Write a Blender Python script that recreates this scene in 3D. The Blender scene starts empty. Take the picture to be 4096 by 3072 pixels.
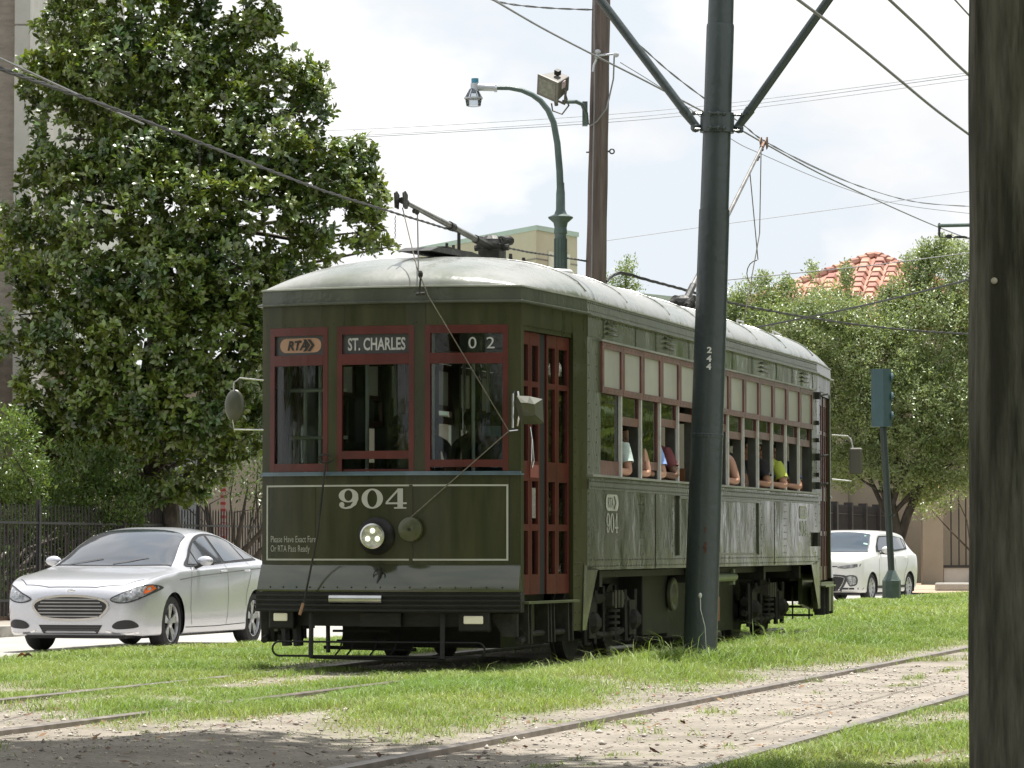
import bpy, bmesh, math, random
import numpy as np
from math import radians, sin, cos, pi, tan
from mathutils import Vector, Matrix
from mathutils.bvhtree import BVHTree
random.seed(11)
RNG = np.random.default_rng(7)
scene = bpy.context.scene
C = scene.collection

# ------------------------------------------------------------ camera, sky, sun
CAM = Vector((0, 0, 1.007))
PITCH = radians(2.703)
cd = bpy.data.cameras.new('camera'); cam = bpy.data.objects.new('camera', cd); C.objects.link(cam)
cam.location = CAM; cam.rotation_euler = (radians(90) + PITCH, 0, 0)
cd.lens = 121.73; cd.sensor_width = 36; cd.clip_start = 0.5; cd.clip_end = 3000
scene.camera = cam
SUN_EL, SUN_AZ = radians(79), radians(24)          # azimuth measured from +Y towards +X
wd = bpy.data.worlds.new('World'); scene.world = wd; wd.use_nodes = True
nt = wd.node_tree; N = nt.nodes; L = nt.links
for n in list(N): N.remove(n)
out = N.new('ShaderNodeOutputWorld'); bg = N.new('ShaderNodeBackground'); bg.inputs[1].default_value = 0.095
sky = N.new('ShaderNodeTexSky'); sky.sky_type = 'NISHITA'; sky.sun_disc = False
sky.sun_elevation = SUN_EL; sky.sun_rotation = SUN_AZ; sky.dust_density = 2.5; sky.air_density = 1.0
tc = N.new('ShaderNodeTexCoord'); mp = N.new('ShaderNodeMapping')
mp.inputs['Scale'].default_value = (1, 1, 1.9); mp.inputs['Location'].default_value = (0.52, 0.3, 0.13)
n1 = N.new('ShaderNodeTexNoise'); n1.inputs['Scale'].default_value = 6.5; n1.inputs['Detail'].default_value = 7
n1.inputs['Roughness'].default_value = 0.52
cr = N.new('ShaderNodeValToRGB'); cr.color_ramp.elements[0].position = 0.43; cr.color_ramp.elements[1].position = 0.50
n2 = N.new('ShaderNodeTexNoise'); n2.inputs['Scale'].default_value = 9; n2.inputs['Detail'].default_value = 5
cr2 = N.new('ShaderNodeValToRGB')
cr2.color_ramp.elements[0].position = 0.38; cr2.color_ramp.elements[0].color = (6.5, 6.6, 6.75, 1)
cr2.color_ramp.elements[1].position = 0.6; cr2.color_ramp.elements[1].color = (7.9, 7.9, 7.9, 1)
hz = N.new('ShaderNodeMix'); hz.data_type = 'RGBA'; hz.inputs[0].default_value = 0.92
hz.inputs[7].default_value = (5.95, 6.35, 6.8, 1)
mx = N.new('ShaderNodeMix'); mx.data_type = 'RGBA'
L.new(tc.outputs['Generated'], mp.inputs[0]); L.new(mp.outputs[0], n1.inputs[0]); L.new(mp.outputs[0], n2.inputs[0])
L.new(n1.outputs[0], cr.inputs[0]); L.new(n2.outputs[0], cr2.inputs[0])
L.new(sky.outputs[0], hz.inputs[6]); L.new(cr.outputs[0], mx.inputs[0]); L.new(hz.outputs[2], mx.inputs[6])
L.new(cr2.outputs[0], mx.inputs[7]); L.new(mx.outputs[2], bg.inputs[0]); L.new(bg.outputs[0], out.inputs[0])
sl = bpy.data.lights.new('sun', 'SUN'); sl.energy = 5.0; sl.angle = radians(0.55); sl.color = (1, 0.96, 0.89)
so = bpy.data.objects.new('sun', sl); C.objects.link(so)
SV = Vector((sin(SUN_AZ) * cos(SUN_EL), cos(SUN_AZ) * cos(SUN_EL), sin(SUN_EL)))
so.rotation_euler = SV.to_track_quat('Z', 'Y').to_euler(); so.location = (0, 0, 60)
vs = scene.view_settings
vs.view_transform = 'Standard'; vs.look = 'None'; vs.gamma = 1; vs.use_curve_mapping = False; vs.exposure = 0.62
scene.cycles.max_bounces = 8; scene.cycles.transparent_max_bounces = 24
scene.cycles.use_denoising = True

# ------------------------------------------------------------ frames of reference
TH = radians(15.7); ST, CT = sin(TH), cos(TH)
def W(lat, along, z=0.0):
    """track frame (metres right of the camera, metres along the rails) to world"""
    return Vector((along * ST + lat * CT, along * CT - lat * ST, z))
def PX(vx, vy, Y):
    """world point at depth Y seen at pixel (vx, vy) of the 2212 px wide view"""
    u = (vx * 1.85172 - 2048) / 13850; v = (1536 - vy * 1.85172) / 13850
    d = Vector((u, cos(PITCH) - v * sin(PITCH), sin(PITCH) + v * cos(PITCH)))
    return CAM + d * (Y / d.y)
def latY(vx, lat):
    """depth Y at which the column of pixel vx crosses the line at that lateral offset"""
    u = (vx * 1.85172 - 2048) / 13850
    return lat / (u * CT - ST)

# ------------------------------------------------------------ materials
MATS = {}
def mat(name, col, rough=0.6, metal=0.0, var=0.12, scale=3.0, bump=0.0, bscale=20.0, stretch=(1, 1, 1),
        col2=None, coat=0.0, spec=0.5, island=0.0, trans=0.0, tcol=None, emit=None, estr=0.0, lo=0.35, hi=0.65, rvar=0.0, bstretch=False):
    if name in MATS: return MATS[name]
    m = bpy.data.materials.new(name); m.use_nodes = True; t = m.node_tree; n = t.nodes; l = t.links
    b = n['Principled BSDF']; o = n['Material Output']
    b.inputs['Roughness'].default_value = rough; b.inputs['Metallic'].default_value = metal
    b.inputs['Coat Weight'].default_value = coat; b.inputs['Coat Roughness'].default_value = 0.08
    b.inputs['Specular IOR Level'].default_value = spec
    tcn = n.new('ShaderNodeTexCoord'); mpn = n.new('ShaderNodeMapping'); mpn.inputs['Scale'].default_value = stretch
    l.new(tcn.outputs['Object'], mpn.inputs[0])
    nz = n.new('ShaderNodeTexNoise'); nz.inputs['Scale'].default_value = scale; nz.inputs['Detail'].default_value = 6
    nz.inputs['Roughness'].default_value = 0.6
    l.new(mpn.outputs[0], nz.inputs[0])
    r = n.new('ShaderNodeMapRange'); r.inputs[1].default_value = lo; r.inputs[2].default_value = hi
    l.new(nz.outputs[0], r.inputs[0])
    mxn = n.new('ShaderNodeMix'); mxn.data_type = 'RGBA'
    c2 = col2 if col2 else tuple(min(1, c * (1 + var)) for c in col)
    c1 = col if col2 else tuple(c * (1 - var) for c in col)
    mxn.inputs[6].default_value = (*c1, 1); mxn.inputs[7].default_value = (*c2, 1)
    l.new(r.outputs[0], mxn.inputs[0])
    last = mxn.outputs[2]
    if island:
        g = n.new('ShaderNodeNewGeometry'); hs = n.new('ShaderNodeHueSaturation')
        mr = n.new('ShaderNodeMapRange'); mr.inputs[3].default_value = 1 - island; mr.inputs[4].default_value = 1 + island
        mh = n.new('ShaderNodeMapRange'); mh.inputs[3].default_value = 0.5 - island * 0.05; mh.inputs[4].default_value = 0.5 + island * 0.025
        l.new(g.outputs['Random Per Island'], mr.inputs[0]); l.new(g.outputs['Random Per Island'], mh.inputs[0])
        l.new(mr.outputs[0], hs.inputs['Value']); l.new(mh.outputs[0], hs.inputs['Hue']); l.new(last, hs.inputs['Color'])
        last = hs.outputs[0]
    l.new(last, b.inputs['Base Color'])
    if rvar:
        rr = n.new('ShaderNodeMapRange'); rr.inputs[1].default_value = lo; rr.inputs[2].default_value = hi
        rr.inputs[3].default_value = rough - rvar; rr.inputs[4].default_value = rough + rvar
        l.new(nz.outputs[0], rr.inputs[0]); l.new(rr.outputs[0], b.inputs['Roughness'])
    if bump:
        bz = n.new('ShaderNodeTexNoise'); bz.inputs['Scale'].default_value = bscale; bz.inputs['Detail'].default_value = 4
        l.new((tcn.outputs['Object'] if not bstretch else mpn.outputs[0]), bz.inputs[0])
        bn = n.new('ShaderNodeBump'); bn.inputs['Strength'].default_value = min(1, bump); bn.inputs['Distance'].default_value = 0.02 * max(1, bump)
        l.new(bz.outputs[0], bn.inputs['Height']); l.new(bn.outputs[0], b.inputs['Normal'])
        if coat: l.new(bn.outputs[0], b.inputs['Coat Normal'])
    if emit:
        b.inputs['Emission Color'].default_value = (*emit, 1); b.inputs['Emission Strength'].default_value = estr
    if trans:
        tr = n.new('ShaderNodeBsdfTranslucent'); ms = n.new('ShaderNodeMixShader'); ms.inputs[0].default_value = trans
        if tcol: 
            mm = n.new('ShaderNodeMix'); mm.data_type = 'RGBA'; mm.blend_type = 'MULTIPLY'; mm.inputs[0].default_value = 1
            l.new(last, mm.inputs[6]); mm.inputs[7].default_value = (*tcol, 1); l.new(mm.outputs[2], tr.inputs[0])
        else: l.new(last, tr.inputs[0])
        l.new(b.outputs[0], ms.inputs[1]); l.new(tr.outputs[0], ms.inputs[2]); l.new(ms.outputs[0], o.inputs[0])
    MATS[name] = m
    return m
def glass(name, tint=(0.85, 0.9, 0.88), refl=1.45, rough=0.02):
    if name in MATS: return MATS[name]
    m = bpy.data.materials.new(name); m.use_nodes = True; t = m.node_tree; n = t.nodes; l = t.links
    n.remove(n['Principled BSDF']); o = n['Material Output']
    tr = n.new('ShaderNodeBsdfTransparent'); tr.inputs[0].default_value = (*tint, 1)
    gl = n.new('ShaderNodeBsdfGlossy'); gl.inputs['Roughness'].default_value = rough
    fr = n.new('ShaderNodeFresnel'); fr.inputs[0].default_value = refl
    nz = n.new('ShaderNodeTexNoise'); nz.inputs['Scale'].default_value = 2.5
    bn = n.new('ShaderNodeBump'); bn.inputs['Strength'].default_value = 0.05; bn.inputs['Distance'].default_value = 0.02
    l.new(nz.outputs[0], bn.inputs['Height']); l.new(bn.outputs[0], gl.inputs['Normal'])
    ms = n.new('ShaderNodeMixShader'); l.new(fr.outputs[0], ms.inputs[0]); l.new(tr.outputs[0], ms.inputs[1])
    l.new(gl.outputs[0], ms.inputs[2]); l.new(ms.outputs[0], o.inputs[0])
    MATS[name] = m
    return m

# ------------------------------------------------------------ objects
def tag(o, label=None, cat=None, group=None, kind=None):
    if label: o['label'] = label
    if cat: o['category'] = cat
    if group: o['group'] = group
    if kind: o['kind'] = kind
    return o
def empty(name, loc=(0, 0, 0), rz=0.0, label=None, cat=None, group=None):
    o = bpy.data.objects.new(name, None); C.objects.link(o); o.location = loc; o.rotation_euler = (0, 0, rz)
    o.empty_display_size = 0.2
    return tag(o, label, cat, group)
def link(me, name, m, parent=None, smooth=False, loc=None):
    o = bpy.data.objects.new(name, me); C.objects.link(o)
    if m is not None:
        for q in (m if isinstance(m, (list, tuple)) else [m]): me.materials.append(q)
    if parent: o.parent = parent
    if loc: o.location = loc
    if smooth:
        me.polygons.foreach_set('use_smooth', [True] * len(me.polygons))
        try: me.set_sharp_from_angle(angle=radians(38))
        except Exception: pass
    return o
def np_obj(name, verts, faces, m, parent=None, smooth=False, matidx=None):
    """verts (N,3) array; faces (M,k) array"""
    me = bpy.data.meshes.new(name)
    k = faces.shape[1]
    me.vertices.add(len(verts)); me.vertices.foreach_set('co', np.ascontiguousarray(verts, dtype=np.float32).ravel())
    me.loops.add(faces.size); me.loops.foreach_set('vertex_index', np.ascontiguousarray(faces, dtype=np.int32).ravel())
    me.polygons.add(len(faces)); me.polygons.foreach_set('loop_start', np.arange(0, faces.size, k, dtype=np.int32))
    if matidx is not None: me.polygons.foreach_set('material_index', np.ascontiguousarray(matidx, dtype=np.int32))
    me.update(calc_edges=True)
    return link(me, name, m, parent, smooth)

class MB:
    def __init__(s, xf=None): s.v = []; s.f = []; s.xf = xf
    def add(s, vs_, fs):
        b = len(s.v)
        for p in vs_:
            p = Vector(p); s.v.append(s.xf(p) if s.xf else p)
        for f in fs: s.f.append(tuple(i + b for i in f))
        return s
    def box(s, x0, x1, y0, y1, z0, z1, nx=1):
        vv = []; ff = []
        for i in range(nx + 1):
            x = x0 + (x1 - x0) * i / nx
            vv += [(x, y0, z0), (x, y1, z0), (x, y1, z1), (x, y0, z1)]
        for i in range(nx):
            a = i * 4; b = a + 4
            for k in range(4): ff.append((a + k, b + k, b + (k + 1) % 4, a + (k + 1) % 4))
        ff.append((0, 1, 2, 3)); e = nx * 4; ff.append((e + 3, e + 2, e + 1, e))
        return s.add(vv, ff)
    def prism(s, pts, axis, a0, a1):
        n = len(pts)
        def mk(p, a): return {'x': (a, p[0], p[1]), 'y': (p[0], a, p[1]), 'z': (p[0], p[1], a)}[axis]
        vv = [mk(p, a0) for p in pts] + [mk(p, a1) for p in pts]
        ff = [tuple(range(n))[::-1], tuple(range(n, 2 * n))] + [(i, (i + 1) % n, n + (i + 1) % n, n + i) for i in range(n)]
        return s.add(vv, ff)
    def tube(s, path, r, n=8, cap=True, closed=False):
        path = [Vector(p) for p in path]; m = len(path)
        rs = r if isinstance(r, (list, tuple)) else [r] * m
        vv = []; up = None
        for i, p in enumerate(path):
            if closed: t = path[(i + 1) % m] - path[i - 1]
            else: t = path[min(i + 1, m - 1)] - path[max(i - 1, 0)]
            if t.length < 1e-9: t = Vector((0, 0, 1))
            t.normalize()
            if up is None:
                up = t.orthogonal().normalized()
            else:
                up = up - t * up.dot(t)
                up = up.normalized() if up.length > 1e-6 else t.orthogonal().normalized()
            q = t.cross(up)
            for k in range(n):
                a = 2 * pi * k / n
                vv.append(p + (up * cos(a) + q * sin(a)) * rs[i])
        ff = []
        for i in range(m if closed else m - 1):
            a = i * n; b = ((i + 1) % m) * n
            for k in range(n): ff.append((a + k, a + (k + 1) % n, b + (k + 1) % n, b + k))
        if cap and not closed: ff += [tuple(range(n))[::-1], tuple(range((m - 1) * n, m * n))]
        return s.add(vv, ff)
    def lathe(s, prof, c=(0, 0, 0), axis='z', n=20):
        """prof: list of (radius, height)"""
        vv = []; c = Vector(c)
        for r, h in prof:
            for k in range(n):
                a = 2 * pi * k / n; p, q = r * cos(a), r * sin(a)
                vv.append(c + Vector({'z': (p, q, h), 'y': (p, h, q), 'x': (h, p, q)}[axis]))
        ff = []
        for i in range(len(prof) - 1):
            for k in range(n): ff.append((i * n + k, i * n + (k + 1) % n, (i + 1) * n + (k + 1) % n, (i + 1) * n + k))
        ff += [tuple(range(n))[::-1], tuple(range((len(prof) - 1) * n, len(prof) * n))]
        return s.add(vv, ff)
    def ball(s, c, r, n=10, sc=(1, 1, 1)):
        c = Vector(c); vv = []; m = n // 2 + 1
        for i in range(m + 1):
            ph = pi * i / m
            for k in range(n):
                a = 2 * pi * k / n
                vv.append(c + Vector((sin(ph) * cos(a) * sc[0], sin(ph) * sin(a) * sc[1], cos(ph) * sc[2])) * r)
        ff = [(i * n + k, i * n + (k + 1) % n, (i + 1) * n + (k + 1) % n, (i + 1) * n + k) for i in range(m) for k in range(n)]
        return s.add(vv, ff)
    def dome(s, c, r, axis, h=0.6):
        """six sided rivet head; axis: outward unit vector"""
        c = Vector(c); a = Vector(axis); u = a.orthogonal().normalized(); w = a.cross(u)
        vv = [c + (u * cos(k * pi / 3) + w * sin(k * pi / 3)) * r - a * 0.002 for k in range(6)]
        vv += [c + (u * cos(k * pi / 3) + w * sin(k * pi / 3)) * r * 0.6 + a * r * h * 0.8 for k in range(6)] + [c + a * r * h]
        ff = [(k, (k + 1) % 6, 6 + (k + 1) % 6, 6 + k) for k in range(6)] + [(6 + k, 6 + (k + 1) % 6, 12) for k in range(6)]
        return s.add(vv, ff)
    def build(s, name, m, parent=None, smooth=False, loc=None, fix=True):
        me = bpy.data.meshes.new(name); me.from_pydata([tuple(p) for p in s.v], [], s.f)
        if fix:
            bm = bmesh.new(); bm.from_mesh(me)
            bmesh.ops.recalc_face_normals(bm, faces=bm.faces); bm.to_mesh(me); bm.free()
        me.update()
        return link(me, name, m, parent, smooth, loc)
def copyobj(o, parent=None, name=None):
    c = o.copy(); C.objects.link(c); c.parent = parent
    for ch in [x for x in o.children]: copyobj(ch, c)
    return c
def bevel(o, w=0.01, seg=2):
    md = o.modifiers.new('bevel', 'BEVEL'); md.width = w; md.segments = seg; md.limit_method = 'ANGLE'; md.angle_limit = radians(40)
    return o
# ------------------------------------------------------------ ground, road, rails
M_asphalt = mat('road_concrete', (0.36, 0.345, 0.32), 0.85, scale=1.2, var=0.12, bump=0.3, bscale=60)
M_walk = mat('pavement_concrete', (0.30, 0.27, 0.23), 0.9, scale=1.5, var=0.2, bump=0.3, bscale=50)
M_kerb = mat('kerb_concrete', (0.33, 0.31, 0.28), 0.9, scale=4, var=0.25, bump=0.4, bscale=40)
M_farsoil = mat('far_ground', (0.10, 0.12, 0.05), 0.95, scale=0.4, var=0.4)

def hsh(a): return (np.sin(a) * 43758.5453) % 1.0
def vnoise(x, y, s):
    x = x * s; y = y * s; xi = np.floor(x); yi = np.floor(y); fx = x - xi; fy = y - yi
    fx = fx * fx * (3 - 2 * fx); fy = fy * fy * (3 - 2 * fy)
    def h(a, b): return hsh(a * 127.1 + b * 311.7 + 0.5)
    return (h(xi, yi) * (1 - fx) + h(xi + 1, yi) * fx) * (1 - fy) + (h(xi, yi + 1) * (1 - fx) + h(xi + 1, yi + 1) * fx) * fy
def fbm(x, y, s): return 0.5 * vnoise(x, y, s) + 0.3 * vnoise(x + 9.1, y + 3.7, s * 2.3) + 0.2 * vnoise(x + 5.3, y + 8.8, s * 5.1)
def sstep(a, b, x):
    t = np.clip((x - a) / (b - a), 0, 1); return t * t * (3 - 2 * t)
RAILS = (-3.49, -5.07, -7.91, -9.50)
def edge_lat(al): return np.interp(al, [0, 30, 50, 75, 100, 160], [-15.2, -13.7, -12.75, -11.9, -11.3, -11.0])
def cover(lat, al):
    """0 bare dirt .. 1 full grass"""
    n = fbm(lat * 1.0, al * 0.6, 0.9) * 0.75 + fbm(lat, al, 3.1) * 0.25
    g = np.ones_like(lat)
    # between the rails of the near track: worn bare up to a point, then grown over
    bare = sstep(-5.75, -5.15, lat) * (1 - sstep(-3.62, -3.25, lat)) * (1 - sstep(36, 48, al + (n - 0.5) * 14))
    g = g * (1 - bare)
    # strip on the left of that track
    bare2 = sstep(-6.3, -5.4, lat + (n - .5) * 1.6) * (1 - sstep(-5.2, -4.9, lat)) * (1 - sstep(27, 34, al))
    g = g * (1 - 0.85 * bare2)
    # foreground
    fr = 1 - sstep(-0.9, 1.1, al - (19.6 + 1.4 * sstep(-7.9, -9.4, lat) - 2.6 * sstep(-7.0, -5.2, lat)) + (n - .5) * 3.4)
    fr = fr * (1 - sstep(-3.6, -3.3, lat))
    g = g * (1 - fr * 0.97)
    # right of the near track: patchy near the camera
    rp = sstep(-3.5, -3.2, lat) * (1 - sstep(-2.7, -2.2, lat)) * sstep(0.5, 0.62, n)
    g = g * (1 - rp * 0.8)
    # worn spots inside the streetcar track
    w = sstep(-9.3, -9.0, lat) * (1 - sstep(-8.6, -8.3, lat)) * sstep(0.47, 0.6, fbm(lat * .5, al * .35, 1.4)) * (1 - sstep(27, 33, al))
    g = g * (1 - w * 0.8)
    # thin patches everywhere
    g = g * (1 - 0.75 * sstep(0.55, 0.70, fbm(lat + 7, al * .5 + 3, 1.1)) * (1 - sstep(24, 36, al)))
    # bare bed under the parked streetcar: grass thinned there to deepen the car's shade
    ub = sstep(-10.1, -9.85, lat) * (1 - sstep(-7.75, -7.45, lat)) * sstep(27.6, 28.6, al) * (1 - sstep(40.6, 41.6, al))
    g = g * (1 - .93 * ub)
    # tufts in the bare ground
    t = sstep(0.66, 0.76, fbm(lat * 1.5 + 31, al * .9 + 7, 1.5)) * sstep(14.5, 16.0, al) * (1 - ub)
    return np.clip(np.maximum(g, 0.55 * t), 0, 1)
def gheight(lat, al, cv):
    h = -0.026 + 0.014 * cv + 0.012 * (fbm(lat, al, 2.2) - .5)
    h = h + 0.05 * np.exp(-((lat + 6.5) / 0.55) ** 2)                     # low ridge between the tracks
    e = lat - edge_lat(al)
    h = h - 0.10 * (1 - sstep(0.0, 1.2, e)) - 0.07 * (1 - sstep(-0.02, 0.03, e))
    for r in RAILS: h = np.where(np.abs(lat - r) < 0.06, np.minimum(h, -0.03), h)
    return h

la = np.concatenate([np.arange(-16.0, -9.8, .16), np.arange(-9.8, -3.0, .07), np.arange(-3.0, 2.2, .14), [4, 8, 14]])
al = np.concatenate([np.arange(-30, 13, 2.0), np.arange(13, 42, .12), np.arange(42, 80, .4), np.arange(80, 181, 4)])
LA, AL = np.meshgrid(la, al)
LAc = np.maximum(LA, edge_lat(AL))
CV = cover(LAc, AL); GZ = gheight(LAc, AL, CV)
vx = AL * ST + LAc * CT; vy = AL * CT - LAc * ST
V = np.stack([vx.ravel(), vy.ravel(), GZ.ravel()], 1)
nr, nc = LA.shape; ii = np.arange(nr * nc).reshape(nr, nc)
F = np.stack([ii[:-1, :-1].ravel(), ii[:-1, 1:].ravel(), ii[1:, 1:].ravel(), ii[1:, :-1].ravel()], 1)
M_ground = bpy.data.materials.new('neutral_ground_soil'); M_ground.use_nodes = True
t = M_ground.node_tree; n = t.nodes; l = t.links; b = n['Principled BSDF']; b.inputs['Roughness'].default_value = 0.95
b.inputs['Specular IOR Level'].default_value = 0.2
at = n.new('ShaderNodeAttribute'); at.attribute_name = 'cover'
geo = n.new('ShaderNodeNewGeometry')
za = n.new('ShaderNodeTexNoise'); za.inputs['Scale'].default_value = 1.3; za.inputs['Detail'].default_value = 8; za.inputs['Roughness'].default_value = .65
zb = n.new('ShaderNodeTexNoise'); zb.inputs['Scale'].default_value = 38; zb.inputs['Detail'].default_value = 5
l.new(geo.outputs['Position'], za.inputs[0]); l.new(geo.outputs['Position'], zb.inputs[0])
rd = n.new('ShaderNodeValToRGB'); e = rd.color_ramp.elements
e[0].position = .32; e[0].color = (0.19, 0.17, 0.148, 1); e[1].position = .66; e[1].color = (0.335, 0.305, 0.265, 1)
rd.color_ramp.elements.new(.5).color = (0.27, 0.242, 0.208, 1)
l.new(za.outputs[0], rd.inputs[0])
gr = n.new('ShaderNodeValToRGB'); e = gr.color_ramp.elements
e[0].position = .35; e[0].color = (0.09, 0.12, 0.04, 1); e[1].position = .7; e[1].color = (0.22, 0.22, 0.10, 1)
l.new(zb.outputs[0], gr.inputs[0])
md1 = n.new('ShaderNodeMix'); md1.data_type = 'RGBA'; md1.blend_type = 'MULTIPLY'; md1.inputs[0].default_value = .55
sp = n.new('ShaderNodeValToRGB'); e = sp.color_ramp.elements; e[0].position = .36; e[0].color = (.62, .6, .57, 1); e[1].position = .56; e[1].color = (1.1, 1.1, 1.1, 1)
l.new(zb.outputs[0], sp.inputs[0]); l.new(rd.outputs[0], md1.inputs[6]); l.new(sp.outputs[0], md1.inputs[7])
mg = n.new('ShaderNodeMix'); mg.data_type = 'RGBA'; l.new(at.outputs['Fac'], mg.inputs[0]); l.new(md1.outputs[2], mg.inputs[6]); l.new(gr.outputs[0], mg.inputs[7])
l.new(mg.outputs[2], b.inputs['Base Color'])
bn = n.new('ShaderNodeBump'); bn.inputs['Strength'].default_value = .8; bn.inputs['Distance'].default_value = .015
l.new(zb.outputs[0], bn.inputs['Height']); l.new(bn.outputs[0], b.inputs['Normal'])
ng = np_obj('grassy_median', V, F, M_ground, smooth=True); tag(ng, kind='structure')
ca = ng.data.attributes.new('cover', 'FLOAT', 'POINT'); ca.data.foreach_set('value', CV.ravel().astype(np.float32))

def flat(name, pts, z, m):
    o = MB().add([(*W(a, b_)[:2], z) for a, b_ in pts], [tuple(range(len(pts)))]).build(name, m)
    return tag(o, kind='structure')
g = MB().add([(-1500, -1500, -.40), (1500, -1500, -.40), (1500, 1500, -.40), (-1500, 1500, -.40)], [(0, 1, 2, 3)]).build('ground', M_farsoil)
tag(g, kind='structure')
flat('road', [(-19.6, -60), (-10.5, -60), (-10.5, 260), (-19.6, 260)], -.225, M_asphalt)
walk = MB(lambda p: W(p.x, p.y, p.z))
walk.box(-60, -19.85, -60, 260, -.39, -.09); tag(walk.build('pavement', M_walk), kind='structure')
kb = MB(lambda p: W(p.x, p.y, p.z)); kb.box(-19.84, -19.61, -60, 260, -.39, -.075); tag(kb.build('kerb', M_kerb), kind='structure')
# kerb of the median, follows its edge
kb = MB(); als = list(range(-20, 180, 4)); vv = []; ff = []
for i, a in enumerate(als):
    e0 = float(edge_lat(a)) - 0.01
    for (dl, z) in ((0, -.10), (-.16, -.10), (-.17, -.30), (0, -.30)): vv.append(W(e0 + dl, a, z))
for i in range(len(als) - 1):
    for k in range(4): ff.append((i * 4 + k, i * 4 + (k + 1) % 4, i * 4 + 4 + (k + 1) % 4, i * 4 + 4 + k))
tag(kb.add(vv, ff).build('median_kerb', M_kerb), kind='structure')

M_rail = mat('worn_rail_steel', (0.24, 0.21, 0.185), 0.42, 0.55, scale=6, var=0.3, bump=.1)
for i, (r, lb) in enumerate(zip(RAILS, ('steel rail nearest the weathered post at the lower right, half sunk in dirt',
        'bare steel rail running through the sandy dirt in front of the green pole',
        'grass grown rail under the streetcar wheels on the pole side',
        'rail under the far wheels of the streetcar, showing at lower left'))):
    q = MB(lambda p, r=r: W(r + p.x, p.y, p.z))
    pts = [(-.036, 0), (-.036, -.03), (-.012, -.045), (-.02, -.12), (.02, -.12), (.012, -.045), (.036, -.03), (.036, 0), (.02, .006), (-.02, .006)]
    ys = [-20] + [y for y in range(0, 170, 10)]
    vv = []; ff = []
    for y in ys:
        for (x, z) in pts: vv.append((x, y, z))
    k = len(pts)
    for j in range(len(ys) - 1):
        for c in range(k): ff.append((j * k + c, j * k + (c + 1) % k, j * k + k + (c + 1) % k, j * k + k + c))
    q.add(vv, ff); tag(q.build('rail', M_rail), lb, 'rail', 'streetcar rails in the median')

# grass blades
def scatter(n, l0, l1, a0, a1):
    lat = RNG.uniform(l0, l1, n); a = RNG.uniform(a0, a1, n)
    lat_w = lat
    cv = cover(lat, a)
    # inside the view wedge (with margin) only
    X = a * ST + lat * CT; Y = a * CT - lat * ST
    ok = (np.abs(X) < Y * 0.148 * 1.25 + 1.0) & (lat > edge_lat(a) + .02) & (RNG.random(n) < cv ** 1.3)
    for r in RAILS:
        bare = (np.abs(lat - r) < 0.05) & (RNG.random(n) < (.85 if r == -5.07 else .15))
        ok &= ~bare
    return lat[ok], a[ok], cv[ok]
def blades(lat, a, cv, hmin, hmax, w):
    n = len(lat); gz = gheight(lat, a, cv)
    base = np.stack([a * ST + lat * CT, a * CT - lat * ST, gz - .005], 1)
    tall = 0.55 + 0.9 * sstep(.35, .75, fbm(lat + 3, a, .8)); tall *= np.where((np.abs(lat + 6.6) < .7) & (a > 24), 1.35, 1.0)
    h = RNG.uniform(hmin, hmax, n) * tall * (.45 + .55 * cv)
    th = RNG.uniform(0, 2 * pi, n); lean = RNG.uniform(.35, 1.7, n) * h
    d = np.stack([np.cos(th), np.sin(th), np.zeros(n)], 1)
    ph = RNG.uniform(0, 2 * pi, n); s = np.stack([np.cos(ph), np.sin(ph), np.zeros(n)], 1) * (w * RNG.uniform(.7, 1.4, n))[:, None]
    mid = base + d * (lean * .35)[:, None]; mid[:, 2] += h * .62
    tip = base + d * lean[:, None]; tip[:, 2] += h * .80
    V = np.concatenate([base - s, base + s, mid + s * .75, mid - s * .75, tip], 0)
    i = np.arange(n)
    F = np.concatenate([np.stack([i, i + n, i + 2 * n], 1), np.stack([i, i + 2 * n, i + 3 * n], 1), np.stack([i + 3 * n, i + 2 * n, i + 4 * n], 1)], 0)
    return V, F
M_grass = mat('grass_blade', (0.165, 0.27, 0.065), 0.5, scale=.35, col2=(0.30, 0.36, 0.13), island=.35, trans=.35, tcol=(1.2, 1.25, .6), spec=.35)
M_dry = mat('dry_grass', (0.34, 0.27, 0.13), 0.7, scale=.6, col2=(0.42, 0.36, 0.20), island=.3, trans=.2)
parts = []
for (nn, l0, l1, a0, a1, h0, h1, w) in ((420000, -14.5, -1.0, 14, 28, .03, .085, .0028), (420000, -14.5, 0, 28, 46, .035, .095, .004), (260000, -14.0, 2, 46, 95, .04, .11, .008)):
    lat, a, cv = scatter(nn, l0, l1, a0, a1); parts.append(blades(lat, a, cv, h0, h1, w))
off = 0; VV = []; FF = []
for v_, f_ in parts: VV.append(v_); FF.append(f_ + off); off += len(v_)
tag(np_obj('grass', np.concatenate(VV), np.concatenate(FF), M_grass), 'bright green mown grass growing over the streetcar median', 'grass', kind='stuff')
lat, a, cv = scatter(130000, -14, -1, 14.5, 38)
k = (RNG.random(len(lat)) < .35 + .65 * (cv < .85)); lat, a, cv = lat[k], a[k], cv[k]
v_, f_ = blades(lat, a, cv, .02, .05, .003)
tag(np_obj('dry_grass', v_, f_, M_dry), 'straw coloured dry grass mixed into the edges of the lawn', 'grass', kind='stuff')
# taller seed stalks round the pole and along the rail
n_ = 900; a = RNG.uniform(26, 40, n_); lat = -6.75 + RNG.normal(0, .35, n_)
v_, f_ = blades(lat, a, np.ones(n_), .10, .19, .0035)
tag(np_obj('tall_grass', v_, f_, M_grass), 'taller unmown grass round the foot of the green pole', 'grass', kind='stuff')
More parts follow.
